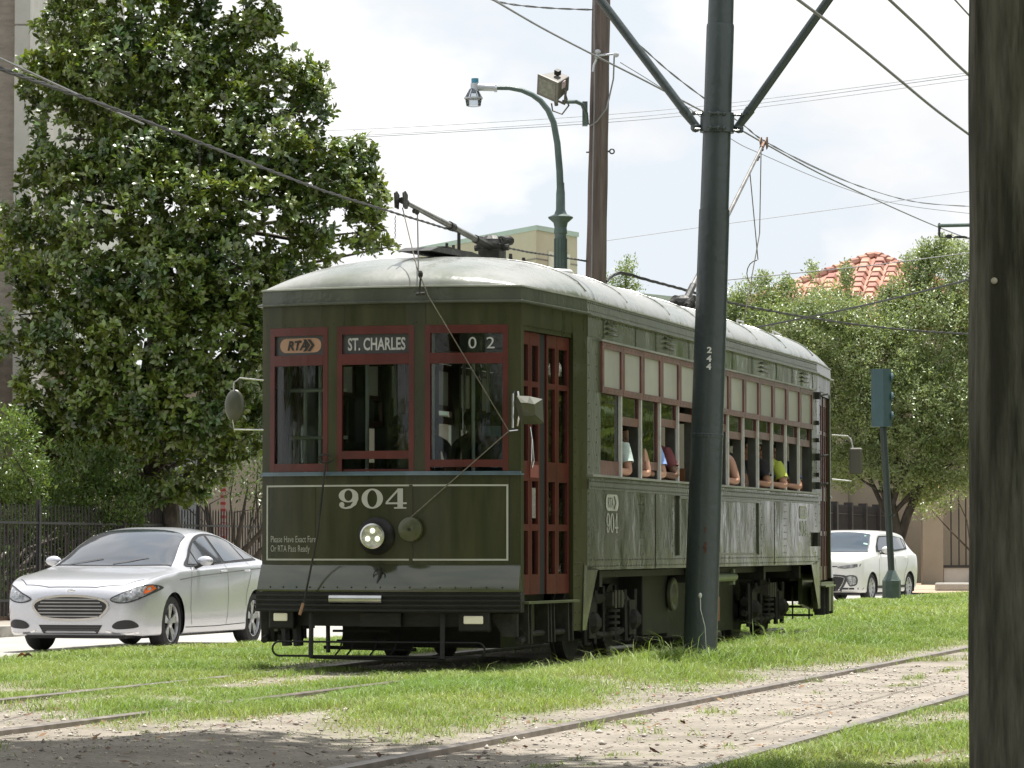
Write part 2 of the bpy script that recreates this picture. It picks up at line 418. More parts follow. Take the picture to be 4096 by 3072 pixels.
# litter: pebbles and dead leaves on the dirt
n_ = 12000; a = RNG.uniform(14.5, 30, n_); lat = RNG.uniform(-10, -2.2, n_); cv = cover(lat, a); k = cv < .75; a, lat, cv = a[k], lat[k], cv[k]
n_ = len(a); gz = gheight(lat, a, cv); r = RNG.uniform(.003, .011, n_) ; r = np.where(RNG.random(n_) < .05, r * 2, r)
cen = np.stack([a * ST + lat * CT, a * CT - lat * ST, gz + r * .3], 1)
octv = np.array([(1, 0, 0), (0, 1, 0), (-1, 0, 0), (0, -1, 0), (0, 0, .7), (0, 0, -.7)])
V = (cen[:, None, :] + octv[None] * (r[:, None] * RNG.uniform(.6, 1.4, (n_, 6)))[:, :, None]).reshape(-1, 3)
of = np.array([(0, 1, 4), (1, 2, 4), (2, 3, 4), (3, 0, 4), (1, 0, 5), (2, 1, 5), (3, 2, 5), (0, 3, 5)])
F = (np.arange(n_)[:, None, None] * 6 + of[None]).reshape(-1, 3)
tag(np_obj('gravel', V, F, mat('pebble', (.42, .38, .33), .85, scale=2, island=.5)), 'small stones and shell scattered on the dirt', 'gravel', kind='stuff')
n_ = 900; a = RNG.uniform(15, 26, n_); lat = RNG.uniform(-10, -2.4, n_); cv = cover(lat, a); gz = gheight(lat, a, cv) + .012
cen = np.stack([a * ST + lat * CT, a * CT - lat * ST, gz], 1); th = RNG.uniform(0, 6.28, n_); s = RNG.uniform(.012, .035, n_)
dx = np.stack([np.cos(th), np.sin(th), RNG.uniform(-.3, .5, n_)], 1) * s[:, None]; dy = np.stack([-np.sin(th), np.cos(th), RNG.uniform(-.2, .4, n_)], 1) * (s * .45)[:, None]
V = np.concatenate([cen - dx, cen + dy, cen + dx, cen - dy]); i = np.arange(n_)
F = np.stack([i, i + n_, i + 2 * n_, i + 3 * n_], 1)
tag(np_obj('fallen_leaves', V, F, mat('dead_leaf', (.16, .085, .04), .8, scale=2, island=.5)), 'brown fallen leaves and twigs lying on the dirt', 'leaves', kind='stuff')
# two curled dead leaves lying in the grass at the left
for vx_, vy_, cl, lb in ((47, 1432, (.30, .12, .045), 'rust coloured curled dead leaf in the grass at left'), (60, 1449, (.10, .07, .05), 'dark curled dead leaf beside the rust coloured one')):
    p = PX(vx_, vy_, 30.0); m_ = MB(); vv = []; ff = []
    for i_ in range(6):
        tt = i_ / 5; wd_ = .022 * sin(pi * (tt * .9 + .05)) + .002
        for k_ in range(5): 
            aa = (k_ - 2) * .6; vv.append((p.x + (tt - .5) * .085, p.y + wd_ * 1.4 * sin(aa), .035 + .02 * sin(tt * 3) + wd_ * (1 - cos(aa)) * 1.6 + .02))
    for i_ in range(5):
        for k_ in range(4): ff.append((i_ * 5 + k_, i_ * 5 + k_ + 1, i_ * 5 + k_ + 6, i_ * 5 + k_ + 5))
    tag(m_.add(vv, ff).build('dead_leaf', mat('leaf_%d' % vx_, cl, .7), fix=False), lb, 'leaf', 'dead leaves in the grass')
# ------------------------------------------------------------ streetcar
M_olive = mat('olive_enamel', (0.023, 0.026, 0.009), 0.36, scale=1.8, col2=(0.052, 0.053, 0.021), stretch=(2.5, 2.5, .35), bump=.12, bscale=2.2, coat=.12, rvar=.1, spec=.35)
M_side = mat('weathered_side_enamel', (0.022, 0.026, 0.016), 0.27, scale=2.6, col2=(0.054, 0.058, 0.040), stretch=(1.0, .55, .42), bump=.55, bscale=3.4, bstretch=True, coat=.3, lo=.40, hi=.70, rvar=.12)
M_trim = mat('side_trim_enamel', (0.046, 0.053, 0.037), 0.33, scale=3, col2=(0.085, 0.094, 0.07), stretch=(1, 1, .3), bump=.2, coat=.3)
M_roof = mat('sunlit_roof_enamel', (0.165, 0.18, 0.15), 0.30, scale=1.3, col2=(0.31, 0.31, 0.30), stretch=(1, .7, 1), bump=1.3, bscale=2.2, coat=.3, lo=.38, hi=.68, rvar=.12)  # same olive paint as the body, lightened for sun and sky on the roof
M_seam = mat('roof_seam_edge', (0.34, 0.36, 0.31), 0.35, var=.2)
M_red = mat('oxide_red_frame', (0.080, 0.011, 0.008), 0.42, scale=3, var=.22, bump=.1, coat=.15)
M_redb = mat('faded_maroon_frame', (0.145, 0.055, 0.048), 0.42, scale=5, var=.25, bump=.2, coat=.2)
M_panel = mat('frosted_panel', (0.62, 0.62, 0.56), 0.35, scale=2, var=.08, coat=.2, trans=.32)
M_rivet = mat('rivet_paint', (0.022, 0.025, 0.017), 0.35, coat=.2)
M_black = mat('black_iron', (0.009, 0.009, 0.0085), 0.55, scale=6, var=.4, bump=.3)
M_grime = mat('grimy_iron', (0.021, 0.020, 0.017), 0.75, scale=7, var=.5, bump=.5)
M_steel = mat('polished_steel', (0.55, 0.55, 0.54), 0.25, 1.0, scale=5, var=.1)
M_alu = mat('aluminium_bar', (0.72, 0.72, 0.70), 0.40, .3, scale=8, var=.1)
M_white = mat('off_white_paint', (0.38, 0.38, 0.34), 0.5, scale=12, var=.08)
M_sidewhite = mat('faded_white_paint', (0.52, 0.54, 0.48), 0.5, scale=20, var=.15)
M_signbk = mat('sign_black', (0.05, 0.052, 0.055), 0.4, scale=10, var=.1)
M_rubber = mat('black_rubber', (0.015, 0.015, 0.015), 0.7)
M_inner = mat('interior_cream', (0.20, 0.185, 0.15), 0.6, scale=2, var=.1)
M_wood = mat('interior_wood', (0.16, 0.07, 0.03), 0.45, scale=3, var=.3, stretch=(6, 1, 1))
M_post = mat('dark_bronze_post', (0.055, 0.057, 0.05), 0.5, scale=9, var=.2)
G_clear = glass('window_glass', (0.82, 0.86, 0.84), 1.40)
G_front = glass('windscreen_glass', (0.72, 0.76, 0.74), 1.42)
LEN = 13.97; HW = 1.26; HWF = 1.12; Y0 = 1.66; Y1 = LEN - 1.66
car = empty('streetcar', W(-8.70, 27.2, 0), -TH, 'olive green streetcar number 904 with red window frames on the grassy tracks', 'streetcar')
def yf(x): return 0.04 - 0.17 * (1 - min(1, (x / HWF) ** 2))
def bend(p): return Vector((p.x, p.y + yf(p.x), p.z))
def rear(p): return Vector((-p.x, LEN - p.y, p.z))
ENDS = ((bend, lambda p: p, 0), (lambda p: rear(bend(p)), rear, 1))
def idn(p): return p
def ring(mb, x0, x1, z0, z1, t, y0, y1, nx=3, tb=None, tt=None):
    tb = t if tb is None else tb; tt = t if tt is None else tt
    mb.box(x0, x1, y0, y1, z0, z0 + tb, nx); mb.box(x0, x1, y0, y1, z1 - tt, z1, nx)
    mb.box(x0, x0 + t, y0, y1, z0 + tb, z1 - tt); mb.box(x1 - t, x1, y0, y1, z0 + tb, z1 - tt)
    return mb

# --- roof: pillow shaped shell with steep edge band
def halfw(y):
    if y < Y0: return HWF + (HW - HWF) * (y / Y0)
    if y > Y1: return HWF + (HW - HWF) * ((LEN - y) / Y0)
    return HW
def roof_pt(u, v, inset=0.0, lift=0.0, ht=.395):
    """u -1..1 across, v 0..1 along"""
    yb = v * LEN
    hw = halfw(min(max(yb, 0), LEN)) - inset
    x = u * hw
    k = max(0.0, 1 - yb / 2.4); k2 = max(0.0, 1 - (LEN - yb) / 2.4)
    y = yb + (yf(x * HWF / hw) + inset) * k - (yf(x * HWF / hw) + inset) * k2
    # round the plan corners
    a = abs(u)
    rb = max(0.0, 1 - yb / 2.7) if yb < LEN / 2 else max(0.0, 1 - (LEN - yb) / 2.7)
    h = ht * (max(0, 1 - a ** 2.5)) ** .52 * (max(0, 1 - rb ** 2.7)) ** .50
    return Vector((x, y, 3.145 + h + lift))
vsamp = [0, .0006, .002, .005, .009, .014, .02, .028, .038, .05, .065, .085, .11, .14, .17, .20]
vsamp = vsamp + [.20 + .6 * i / 16 for i in range(1, 16)] + [1 - v for v in reversed(vsamp)]
usamp = [-1, -.998, -.99, -.975, -.95, -.91, -.86, -.78, -.68, -.56, -.42, -.28, -.14]; usamp = usamp + [0] + [-u for u in reversed(usamp)]
mb = MB(); nu = len(usamp); vv = [roof_pt(u, v) for v in vsamp for u in usamp]; ff = []
for j in range(len(vsamp) - 1):
    for i in range(nu - 1): ff.append((j * nu + i, j * nu + i + 1, (j + 1) * nu + i + 1, (j + 1) * nu + i))
mb.add(vv, ff); mb.build('roof', M_roof, car, True)
def outline(inset, nseg=12):
    """closed plan outline (x, y)"""
    p = []
    hf = HWF - inset; hb = HW - inset
    for i in range(nseg + 1):
        x = -hf + 2 * hf * i / nseg; p.append((x, yf(x * HWF / hf) + inset))
    p.append((hb, Y0)); p.append((hb, Y1))
    q = [(-x, LEN - y) for x, y in p]
    return p + q
def band(mb, in0, z0, in1, z1, in2=None, z2=None):
    """closed ring strip section given by (inset, z) corner pairs"""
    a = outline(in0); b = outline(in1); n_ = len(a)
    vv = [(x, y, z0) for x, y in a] + [(x, y, z1) for x, y in b]
    mb.add(vv, [(i, (i + 1) % n_, n_ + (i + 1) % n_, n_ + i) for i in range(n_)])
def solidband(name, prof, m, parent=car):
    """prof: closed list of (inset, z)"""
    mb = MB(); rings = [outline(i) for i, z in prof]; n_ = len(rings[0]); vv = []; ff = []
    for rg, (i, z) in zip(rings, prof): vv += [(x, y, z) for x, y in rg]
    k = len(prof)
    for j in range(k):
        a = j * n_; b = ((j + 1) % k) * n_
        for i in range(n_): ff.append((a + i, a + (i + 1) % n_, b + (i + 1) % n_, b + i))
    return mb.add(vv, ff).build(name, m, parent)
solidband('roof_edge', [(-.004, 3.03), (.0, 3.148), (.05, 3.148), (.05, 3.03)], M_trim)
solidband('roof_seam', [(-.010, 3.142), (-.010, 3.154), (.02, 3.160), (.02, 3.142)], M_seam)
solidband('drip_rail', [(-.035, 3.012), (-.035, 3.026), (-.004, 3.036), (.03, 3.036), (.03, 3.008), (-.01, 3.008)], M_trim)
solidband('letterboard', [(.0, 2.83), (.0, 3.010), (.06, 3.010), (.06, 2.83)], M_olive)
# ceiling
mb = MB(); o_ = outline(.07); mb.add([(x, y, 3.0) for x, y in o_], [tuple(range(len(o_)))]); mb.build('ceiling', M_inner, car)
mb = MB(); o_ = outline(.12); mb.add([(x, y, .93) for x, y in o_] + [(x, y, .86) for x, y in o_], [tuple(range(len(o_))), tuple(range(len(o_), 2 * len(o_)))] + [(i, (i + 1) % len(o_), len(o_) + (i + 1) % len(o_), len(o_) + i) for i in range(len(o_))])
mb.build('floor', M_grime, car)

# roof seams (welded sheet joints) and a scuffed strip
for i, y in enumerate((1.7, 3.2, 4.9, 6.2, 7.6, 9.0, 10.6, 12.2)):
    mb = MB(); path = [roof_pt(u * .985, y / LEN, lift=.004) for u in [k / 16 - 1 for k in range(33)]]
    mb.tube(path, .006, 5); mb.build('sheet_joint', M_roof, car)

# --- ends: dash, apron, bumper, windows
DX = [(-1.045, -.50), (-.415, .255), (.345, 1.02)]
def glyph_ring(mb, cx, cz, a, b, a2, b2, y, n=28, dx2=0.0):
    vv = []; 
    for k in range(n):
        t_ = 2 * pi * k / n; vv.append((cx + a * cos(t_), y, cz + b * sin(t_)))
    for k in range(n):
        t_ = 2 * pi * k / n; vv.append((cx + dx2 + a2 * cos(t_), y, cz + b2 * sin(t_)))
    mb.add(vv, [(k, (k + 1) % n, n + (k + 1) % n, n + k) for k in range(n)])
def ribbon(mb, pts, ws, y):
    pts = [Vector((p[0], 0, p[1])) for p in pts]; vv = []
    for i, p in enumerate(pts):
        t_ = (pts[min(i + 1, len(pts) - 1)] - pts[max(i - 1, 0)]).normalized(); nn = Vector((-t_.z, 0, t_.x))
        for s_ in (1, -1): vv.append((p.x + nn.x * ws[i] * s_ / 2, y, p.z + nn.z * ws[i] * s_ / 2))
    mb.add(vv, [(2 * i, 2 * i + 1, 2 * i + 3, 2 * i + 2) for i in range(len(pts) - 1)])
def rect(mb, x0, x1, z0, z1, y): mb.add([(x0, y, z0), (x1, y, z0), (x1, y, z1), (x0, y, z1)], [(0, 1, 2, 3)])
def digits904(mb, x0, z0, w, h, y, gap=.12):
    """wide slab serif 904 in a box of width w, height h"""
    dw = w * .30; cx = [x0 + dw * .5, x0 + w * .5, x0 + w - dw * .52]
    # 9
    c = cx[0]
    glyph_ring(mb, c, z0 + h * .66, dw * .48, h * .34, dw * .20, h * .27, y)
    pts = [(c + dw * .37, z0 + h * .72), (c + dw * .38, z0 + h * .50), (c + dw * .30, z0 + h * .26), (c + dw * .12, z0 + h * .09), (c - dw * .12, z0 + h * .03), (c - dw * .32, z0 + h * .08), (c - dw * .40, z0 + h * .18)]
    ribbon(mb, pts, [dw * .22, dw * .24, dw * .20, dw * .12, dw * .08, dw * .09, dw * .10], y - .0012)
    vv = [(c - dw * .32 + dw * .13 * cos(k * pi / 6), y - .0024, z0 + h * .20 + dw * .13 * sin(k * pi / 6)) for k in range(12)]
    mb.add(vv, [tuple(range(12))])
    # 0
    glyph_ring(mb, cx[1], z0 + h * .5, dw * .52, h * .5, dw * .24, h * .42, y)
    # 4
    c = cx[2]
    rect(mb, c + dw * .06, c + dw * .32, z0 + h * .07, z0 + h, y)
    ribbon(mb, [(c + dw * .12, z0 + h * .97), (c - dw * .46, z0 + h * .30)], [dw * .09, dw * .09], y - .0012)
    rect(mb, c - dw * .50, c + dw * .50, z0 + h * .22, z0 + h * .31, y - .0024)
    rect(mb, c - dw * .10, c + dw * .48, z0, z0 + h * .07, y)
def text_mesh(s, size, xf, name, m, parent, sx=1.0, shear=0.0, align='LEFT', bold=0.0):
    cu = bpy.data.curves.new('t', 'FONT'); cu.body = s; cu.size = size; cu.shear = shear; cu.align_x = align; cu.resolution_u = 3; cu.offset = bold
    ob = bpy.data.objects.new('t', cu); C.objects.link(ob)
    bpy.context.view_layer.update()
    me = bpy.data.meshes.new_from_object(ob.evaluated_get(bpy.context.evaluated_depsgraph_get()))
    for v in me.vertices: v.co = xf(Vector((v.co.x * sx, 0, v.co.y)))
    bpy.data.objects.remove(ob); bpy.data.curves.remove(cu)
    o = link(me, name, None, parent); me.materials.clear(); me.materials.append(m); o.data.name = name
    return o
def pill(mb, x0, x1, z0, z1, y, n=10):
    r = (z1 - z0) / 2; cz = (z0 + z1) / 2; vv = []
    for k in range(n + 1): vv.append((x1 - r + r * sin(pi * k / n), y, cz + r * cos(pi * k / n)))
    for k in range(n + 1): vv.append((x0 + r - r * sin(pi * k / n), y, cz - r * cos(pi * k / n)))
    mb.add(vv, [tuple(range(len(vv)))])
def chevron(mb, x, z0, z1, y, t_, d):
    cz = (z0 + z1) / 2
    mb.add([(x, y, z1), (x + t_, y, z1), (x + t_ + d, y, cz), (x + t_, y, z0), (x, y, z0), (x + d, y, cz)], [(0, 1, 2, 5), (5, 2, 3, 4)])

for (bx, st, isr) in ENDS:
    def P(name, mb_, m, parent=car, smooth=False): return mb_.build(name, m, parent, smooth)
    # dash sheet
    mb = MB(bx); mb.box(-HWF, HWF, 0.0, .05, .865, 1.60, 24); dash = P('dash_panel', mb, M_olive)
    # seams
    mb = MB(bx); mb.box(.215, .245, -.006, .0, .67, 1.52); mb.box(-.62, -.612, -.003, .0, .87, 1.5); P('cover_strip', mb, M_olive, dash)
    # apron flaring outward
    vv = []; ff = []; NXA = 24
    for i in range(NXA + 1):
        x = -HWF + 2 * HWF * i / NXA
        for (y, z) in ((-.004, .867), (-.022, .855), (-.105, .66), (-.10, .645), (.02, .645)): vv.append((x * (1 + (.867 - z) * .03), y, z))
    for i in range(NXA):
        for k in range(4): ff.append((i * 5 + k, (i + 1) * 5 + k, (i + 1) * 5 + k + 1, i * 5 + k + 1))
    ff += [tuple(range(5)), tuple(NXA * 5 + k for k in range(5))]
    M_apron = mat('apron_enamel', (0.05, 0.056, 0.03), 0.13, scale=1.5, var=.1, bump=.12, bscale=1.5, coat=.5, spec=.6)
    apron = P('apron', MB(bx).add(vv, ff), M_apron, smooth=True)
    mb = MB(bx)
    for i in range(17):
        x = -1.0 + i * .125; mb.dome((x, -.100, .683), .008, (0, -.93, .37))
    o_ = P('rivets', mb, M_olive, apron); tag(o_, kind='stuff')
    # anticlimber ribs
    mb = MB(bx)
    mb.box(-1.14, 1.14, -.09, .03, .478, .642, 24)
    for k in range(4): mb.box(-1.15, 1.15, -.115, -.091, .488 + k * .040, .503 + k * .040, 24)
    P('bumper', mb, M_black)
    mb = MB(bx); mb.tube([(-.44, -.10, .585), (.02, -.10, .585)], .040, 16); o_ = P('bumper_roll', mb, M_steel, smooth=True)
    # rear face of the platform frame
    mb = MB(bx); mb.box(-1.05, 1.05, .05, .22, .36, .86, 10); P('end_sill', mb, M_black)
    # sill under the windows
    mb = MB(bx); mb.box(-HWF - .012, HWF + .012, -.030, .05, 1.598, 1.612, 24); mb.box(-HWF, HWF, -.018, .05, 1.612, 1.630, 24)
    P('window_sill', mb, mat('sill_paint', (.10, .15, .19), .3, coat=.5, var=.2))
    # pillars
    xs = [-HWF, DX[0][0], DX[0][1], DX[1][0], DX[1][1], DX[2][0], DX[2][1], HWF]
    for i in range(0, 8, 2):
        mb = MB(bx); mb.box(xs[i], xs[i + 1], 0, .06, 1.630, 2.83, 2); P('pillar', mb, M_olive)
    # three windows
    for wi, (x0, x1) in enumerate(DX):
        fr = MB(bx)
        fr.box(x0, x0 + .044, -.004, .045, 1.632, 2.829); fr.box(x1 - .044, x1, -.004, .045, 1.632, 2.829)
        fr.box(x0 + .044, x1 - .044, -.004, .045, 2.762, 2.829, 3)
        fr.box(x0 + .044, x1 - .044, -.006, .045, 2.512, 2.600, 3)
        win = P('front_window', fr, M_red)
        lw = MB(bx)
        if wi == 0: lw.box(x0 + .044, x1 - .044, -.003, .04, 1.633, 1.70, 3)
        elif wi == 1:
            lw.box(x0 + .044, x1 - .044, -.003, .04, 1.735, 1.80, 3); lw.box(x0 + .044, x1 - .044, .02, .04, 1.633, 1.65, 3)
        else:
            lw.box(x0 + .044, x1 - .044, -.003, .04, 1.665, 1.725, 3)
        P('sash_rail', lw, M_red, win)
        g = MB(bx); g.box(x0 + .05, x1 - .05, .018, .024, 1.66, 2.515, 6); P('pane', g, G_front, win)
        if not isr:
            s_ = MB(bx)
            if wi < 2: s_.box(x0 + .044, x1 - .044, .02, .03, 2.598, 2.764, 4); P('sign_board', s_, M_signbk, win)
            else:
                s_.box(x0 + .044, x1 - .044, .03, .036, 2.598, 2.764, 4); P('sign_pane', s_, G_front, win)
                s_ = MB(bx); s_.box(x0 + .27, x1 - .044, .05, .06, 2.598, 2.764, 4); P('sign_board', s_, mat('route_board', (.09, .09, .09), .6), win)
        else:
            s_ = MB(bx); s_.box(x0 + .044, x1 - .044, .02, .03, 2.598, 2.764, 4); P('sign_board', s_, M_signbk, win)
    mb = MB(bx)
    for x in np.arange(-1.08, 1.1, .09): mb.dome((x, 0, 2.855), .006, (0, -1, 0)); mb.dome((x, 0, 1.56), .006, (0, -1, 0)); mb.dome((x, 0, .885), .006, (0, -1, 0))
    for x in (-1.10, 1.10, 1.04):
        for z in np.arange(.95, 2.8, .16): mb.dome((x, 0, z), .006, (0, -1, 0))
    tag(mb.build('rivets', M_rivet, car, fix=False), kind='stuff')
    mb = MB(bx); mb.box(-.35, -.346, -.0012, .0, 2.835, 3.0); mb.box(.35, .354, -.0012, .0, 2.835, 3.0); mb.box(1.03, 1.034, -.0012, .0, .87, 1.6); P('sheet_joint', mb, M_black)
    if not isr:
        # painted border
        M_line = mat('cream_line_paint', (0.44, 0.44, 0.40), 0.5, var=.06)
        mb = MB(bx); ring(mb, -1.075, 1.02, .900, 1.522, .014, -.004, .001, 24); P('painted_border', mb, M_line, dash)
        mb = MB(bx); digits904(mb, -.40, 1.325, .60, .165, -.005); o_ = mb.build('number', M_line, dash, fix=False)
        text_mesh('Please Have Exact Fare', .077, lambda p: bend(Vector((p.x - 1.035, -.004, p.z + 1.050))), 'lettering', M_white, dash, sx=.60)
        text_mesh('Or RTA Pass Ready', .077, lambda p: bend(Vector((p.x - 1.035, -.004, p.z + .972))), 'lettering', M_white, dash, sx=.60)
        # signs
        mb = MB(bx); pill(mb, -.955, -.565, 2.622, 2.742, .016); o_ = mb.build('lit_badge', mat('amber_badge', (.20, .15, .11), .4, scale=2, col2=(.40, .20, .12), emit=(.9, .45, .2), estr=.04), car)
        text_mesh('RTA', .105, lambda p: bend(Vector((p.x - .885, .012, p.z + 2.646))), 'lettering', M_black, o_, sx=.95, shear=.22, bold=.004)
        mb = MB(bx); chevron(mb, -.735, 2.632, 2.732, .012, .028, .04); chevron(mb, -.695, 2.632, 2.732, .012, .028, .04); mb.build('chevron_mark', M_black, o_)
        M_ltr = mat('sign_letter_white', (.42, .42, .42), .5)
        text_mesh('ST. CHARLES', .142, lambda p: bend(Vector((p.x - .325, .014, p.z + 2.632))), 'lettering', M_ltr, car, sx=.62, bold=.0032)
        text_mesh('0', .135, lambda p: bend(Vector((p.x + .70, -.010, p.z + 2.634))), 'lettering', M_ltr, car, sx=1.1)
        text_mesh('2', .135, lambda p: bend(Vector((p.x + .845, -.010, p.z + 2.634))), 'lettering', M_ltr, car, sx=1.1)
        # headlight, lit
        hx, hzz = -.06, 1.10; cy = yf(hx)
        mb = MB(); mb.lathe([(.01, cy + .01), (.150, cy + .0), (.155, cy - .02), (.135, cy - .045), (.11, cy - .07), (.104, cy - .11)], (hx, 0, hzz), 'y', 32); hl = mb.build('headlight', M_black, car, True)
        mb = MB()
        prof = [(.104, cy - .10), (.104, cy - .128), (.090, cy - .134), (.088, cy - .124)]
        vv = []; ff = []; n_ = 32
        for r_, h_ in prof:
            for k in range(n_): vv.append((hx + r_ * cos(2 * pi * k / n_), h_, hzz + r_ * sin(2 * pi * k / n_)))
        for i in range(3):
            for k in range(n_): ff.append((i * n_ + k, i * n_ + (k + 1) % n_, (i + 1) * n_ + (k + 1) % n_, (i + 1) * n_ + k))
        mb.add(vv, ff).build('chrome_rim', M_steel, hl, True)
        mb = MB(); mb.lathe([(.0, cy - .117), (.06, cy - .119), (.089, cy - .124), (.089, cy - .11)], (hx, 0, hzz), 'y', 28); mb.build('reflector', mat('reflector', (.55, .55, .47), .35, .4, scale=30, var=.3), hl, True)
        M_led = mat('led_lamp', (.9, .95, .75), .3, emit=(.95, 1, .7), estr=1.0)
        for k in range(3):
            aa = pi / 2 + k * 2 * pi / 3; mb = MB(); mb.lathe([(.0, -.006), (.020, -.002), (.024, .01)], (hx + .048 * cos(aa), cy - .121, hzz + .044 * sin(aa)), 'y', 14); mb.build('lamp', M_led, hl, True)
        # trolley rope reel
        mb = MB(); rx, rz_ = .245, 1.155; cy = yf(rx)
        mb.lathe([(.05, cy + .01), (.05, cy - .03), (.098, cy - .035), (.105, cy - .06), (.098, cy - .085), (.07, cy - .10), (.02, cy - .105)], (rx, 0, rz_), 'y', 28); rl = mb.build('rope_reel', mat('reel_paint', (.06, .065, .028), .4, coat=.3), car, True)
        mb = MB(); mb.lathe([(.0, cy - .118), (.012, cy - .116), (.012, cy - .10)], (rx, 0, rz_), 'y', 10); mb.build('axle_pin', M_black, rl)
        # eyelet guide on the corner post, rope to reel and up to the pole
        gx = 1.095; mb = MB(); mb.tube([(gx - .05, -.06, 1.955), (gx, .02, 1.965)], .008, 6); mb.build('rope_guide', M_steel, car)
        M_rope = mat('rope', (.15, .135, .105), .9, scale=60, var=.3)
        mb = MB(); mb.tube([(rx + .01, yf(rx) - .08, rz_ + .10), (gx - .05, -.06, 1.955)], .0050, 6); mb.tube([(gx - .05, -.06, 1.955), (.40, -.20, 3.06), (.30, -.20, 3.30), (.02, .30, 3.84)], .0048, 6); mb.build('trolley_rope', M_rope, car)
        mb = MB(); mb.tube([(.02, .72, 3.84), (.30, -.15, 3.27)], .006, 6); mb.ball((.33, -.19, 3.24), .022, 8, (1, 1, 1.5)); mb.tube([(.33, -.19, 3.22), (.32, -.185, 3.10)], .008, 5)
        mb.tube([(.29, -.18, 3.08), (.37, -.185, 3.085)], .012, 6); mb.build('rope_knot', M_grime, car)
        # emblem shaped coupling chain on the apron
        mb = MB(); cy = -.13 - .06
        mb.tube([(-.02 + .05 * cos(a_), cy, .775 + .052 * sin(a_)) for a_ in [k * pi / 8 for k in range(16)]], .004, 5, closed=True)
        mb.tube([(-.02, cy, .83), (-.015, cy - .005, .78), (-.03, cy - .01, .72), (-.02, cy - .02, .67), (-.045, cy - .025, .655)], .012, 7); mb.ball((-.02, cy, .835), .018, 8)
        mb.build('hanging_hook', M_black, car)
        # switch iron leaning against the front
        sx_, sy_ = -.50, yf(-.5)
        mb = MB(); mb.tube([(sx_ - .15, sy_ - .20, .475), (sx_ - .05, sy_ - .11, 1.1), (sx_ + .00, sy_ - .05, 1.70)], .009, 7)
        mb.tube([(sx_ + .06 * cos(a_), sy_ - .05 , 1.74 + .034 * sin(a_)) for a_ in [k * pi / 8 for k in range(16)]], .008, 6, closed=True)
        sw = mb.build('switch_iron', M_grime, None)
        mb = MB(); mb.tube([(sx_ - .163, sy_ - .22, .455), (sx_ - .143, sy_ - .19, .55)], .013, 7); mb.build('wooden_tip', mat('tip_wood', (.30, .17, .09), .7), sw)
        sw.matrix_world = car.matrix_basis if False else Matrix.Translation(W(-8.70, 27.2, 0)) @ Matrix.Rotation(-TH, 4, 'Z')
        tag(sw, 'long thin switch iron with a ring handle leaning on the streetcar front', 'track tool')
        # wiper, corner grab handle
        mb = MB(); mb.tube([(1.07, .02, 2.28), (1.07, -.03, 2.26), (1.07, -.04, 1.98)], .010, 7); mb.build('grab_handle', M_steel, car, True)
        # marker lamps under the bumper
        for (x0, x1, z0) in ((-.97, -.85, .405), (.68, .845, .39)):
            cy = yf((x0 + x1) / 2) - .06
            mb = MB(); mb.box(x0 - .05, x1 + .05, cy, cy + .08, z0 - .07, z0 + .10); hs_ = bevel(mb.build('marker_housing', M_black, car), .015)
            mb = MB(); mb.box(x0, x1, cy - .02, cy - .002, z0 - .005, z0 + .06); bevel(mb.build('marker_lens', mat('marker_lens', (.62, .60, .46), .35, emit=(1, .95, .7), estr=.12), hs_), .012, 3)
        # lifeguard under the front
        mb = MB(); zc0, zc1 = .232, .115
        def loop(xa, xb):
            p = [(xb, -.16, zc1), (xa, -.16, zc1)]
            return p
        lp = []
        for k in range(9): a_ = pi / 2 + pi * k / 8; lp.append((-.91 + .058 * cos(a_), -.12, .1735 + .0585 * sin(a_)))
        for k in range(9): a_ = -pi / 2 + pi * k / 8; lp.append((.80 + .058 * cos(a_), -.12, .1735 + .0585 * sin(a_)))
        mb.tube(lp, .009, 7, closed=True)
        for x in (-.63, .50): mb.tube([(x, -.115, .47), (x, -.13, .10)], .022, 6)
        mb.tube([(-.64, -.11, .105), (.52, -.11, .085)], .014, 6)
        lg = mb.build('lifeguard', M_black, car)
        mb = MB()
        for x in (-.42, -.32, -.12, .05, .2): mb.tube([(x, .10, .30), (x, .0, .17), (x - .02, -.09, .11)], .008, 5)
        mb.tube([(-.6, .12, .18), (.2, .12, .165)], .016, 6); mb.tube([(-.56, .1, .40), (-.54, .05, .14)], .02, 6); mb.box(-.55, -.1, .3, .34, .22, .24); mb.box(-.6, -.1, .34, .38, .30, .32)
        for x in (-.95, -.85): mb.tube([(x, .15, .45), (x + .02, .13, .19)], .045, 7)
        mb.build('guard_rods', M_black, car)
        # mirrors
        mb = MB(); mb.tube([(-1.11, .04, 2.40), (-1.30, -.02, 2.42), (-1.345, -.03, 2.38), (-1.36, -.03, 2.1), (-1.345, -.03, 1.99), (-1.11, .04, 1.985)], .008, 7); ms_ = mb.build('mirror_arm', M_steel, car, True)
        mb = MB(); mb.ball((-1.345, -.02, 2.19), .105, 16, (.85, .35, 1.3)); mb.build('mirror_head', mat('mirror_shell', (.07, .073, .05), .35, coat=.2), ms_, True)
        mb = MB(); mb.tube([(1.10, .02, 2.28), (1.14, -.05, 2.13), (1.10, .0, 2.0)], .008, 6); ms_ = mb.build('mirror_arm', M_steel, car, True)
        mb = MB(); vv = []
        # bowl backed square mirror
        cx_, cz_ = 1.30, 2.12
        bowl = [(1.11, -.10, 2.19), (1.13, -.13, 2.24), (1.24, -.135, 2.233), (1.34, -.10, 2.21), (1.345, -.08, 2.02), (1.30, -.075, 2.005), (1.16, -.085, 2.01), (1.13, -.09, 2.09)]
        back = [(p[0] * .5 + 1.24 * .5 + (.0), p[1] - .07, p[2] * .45 + 2.13 * .55) for p in bowl]
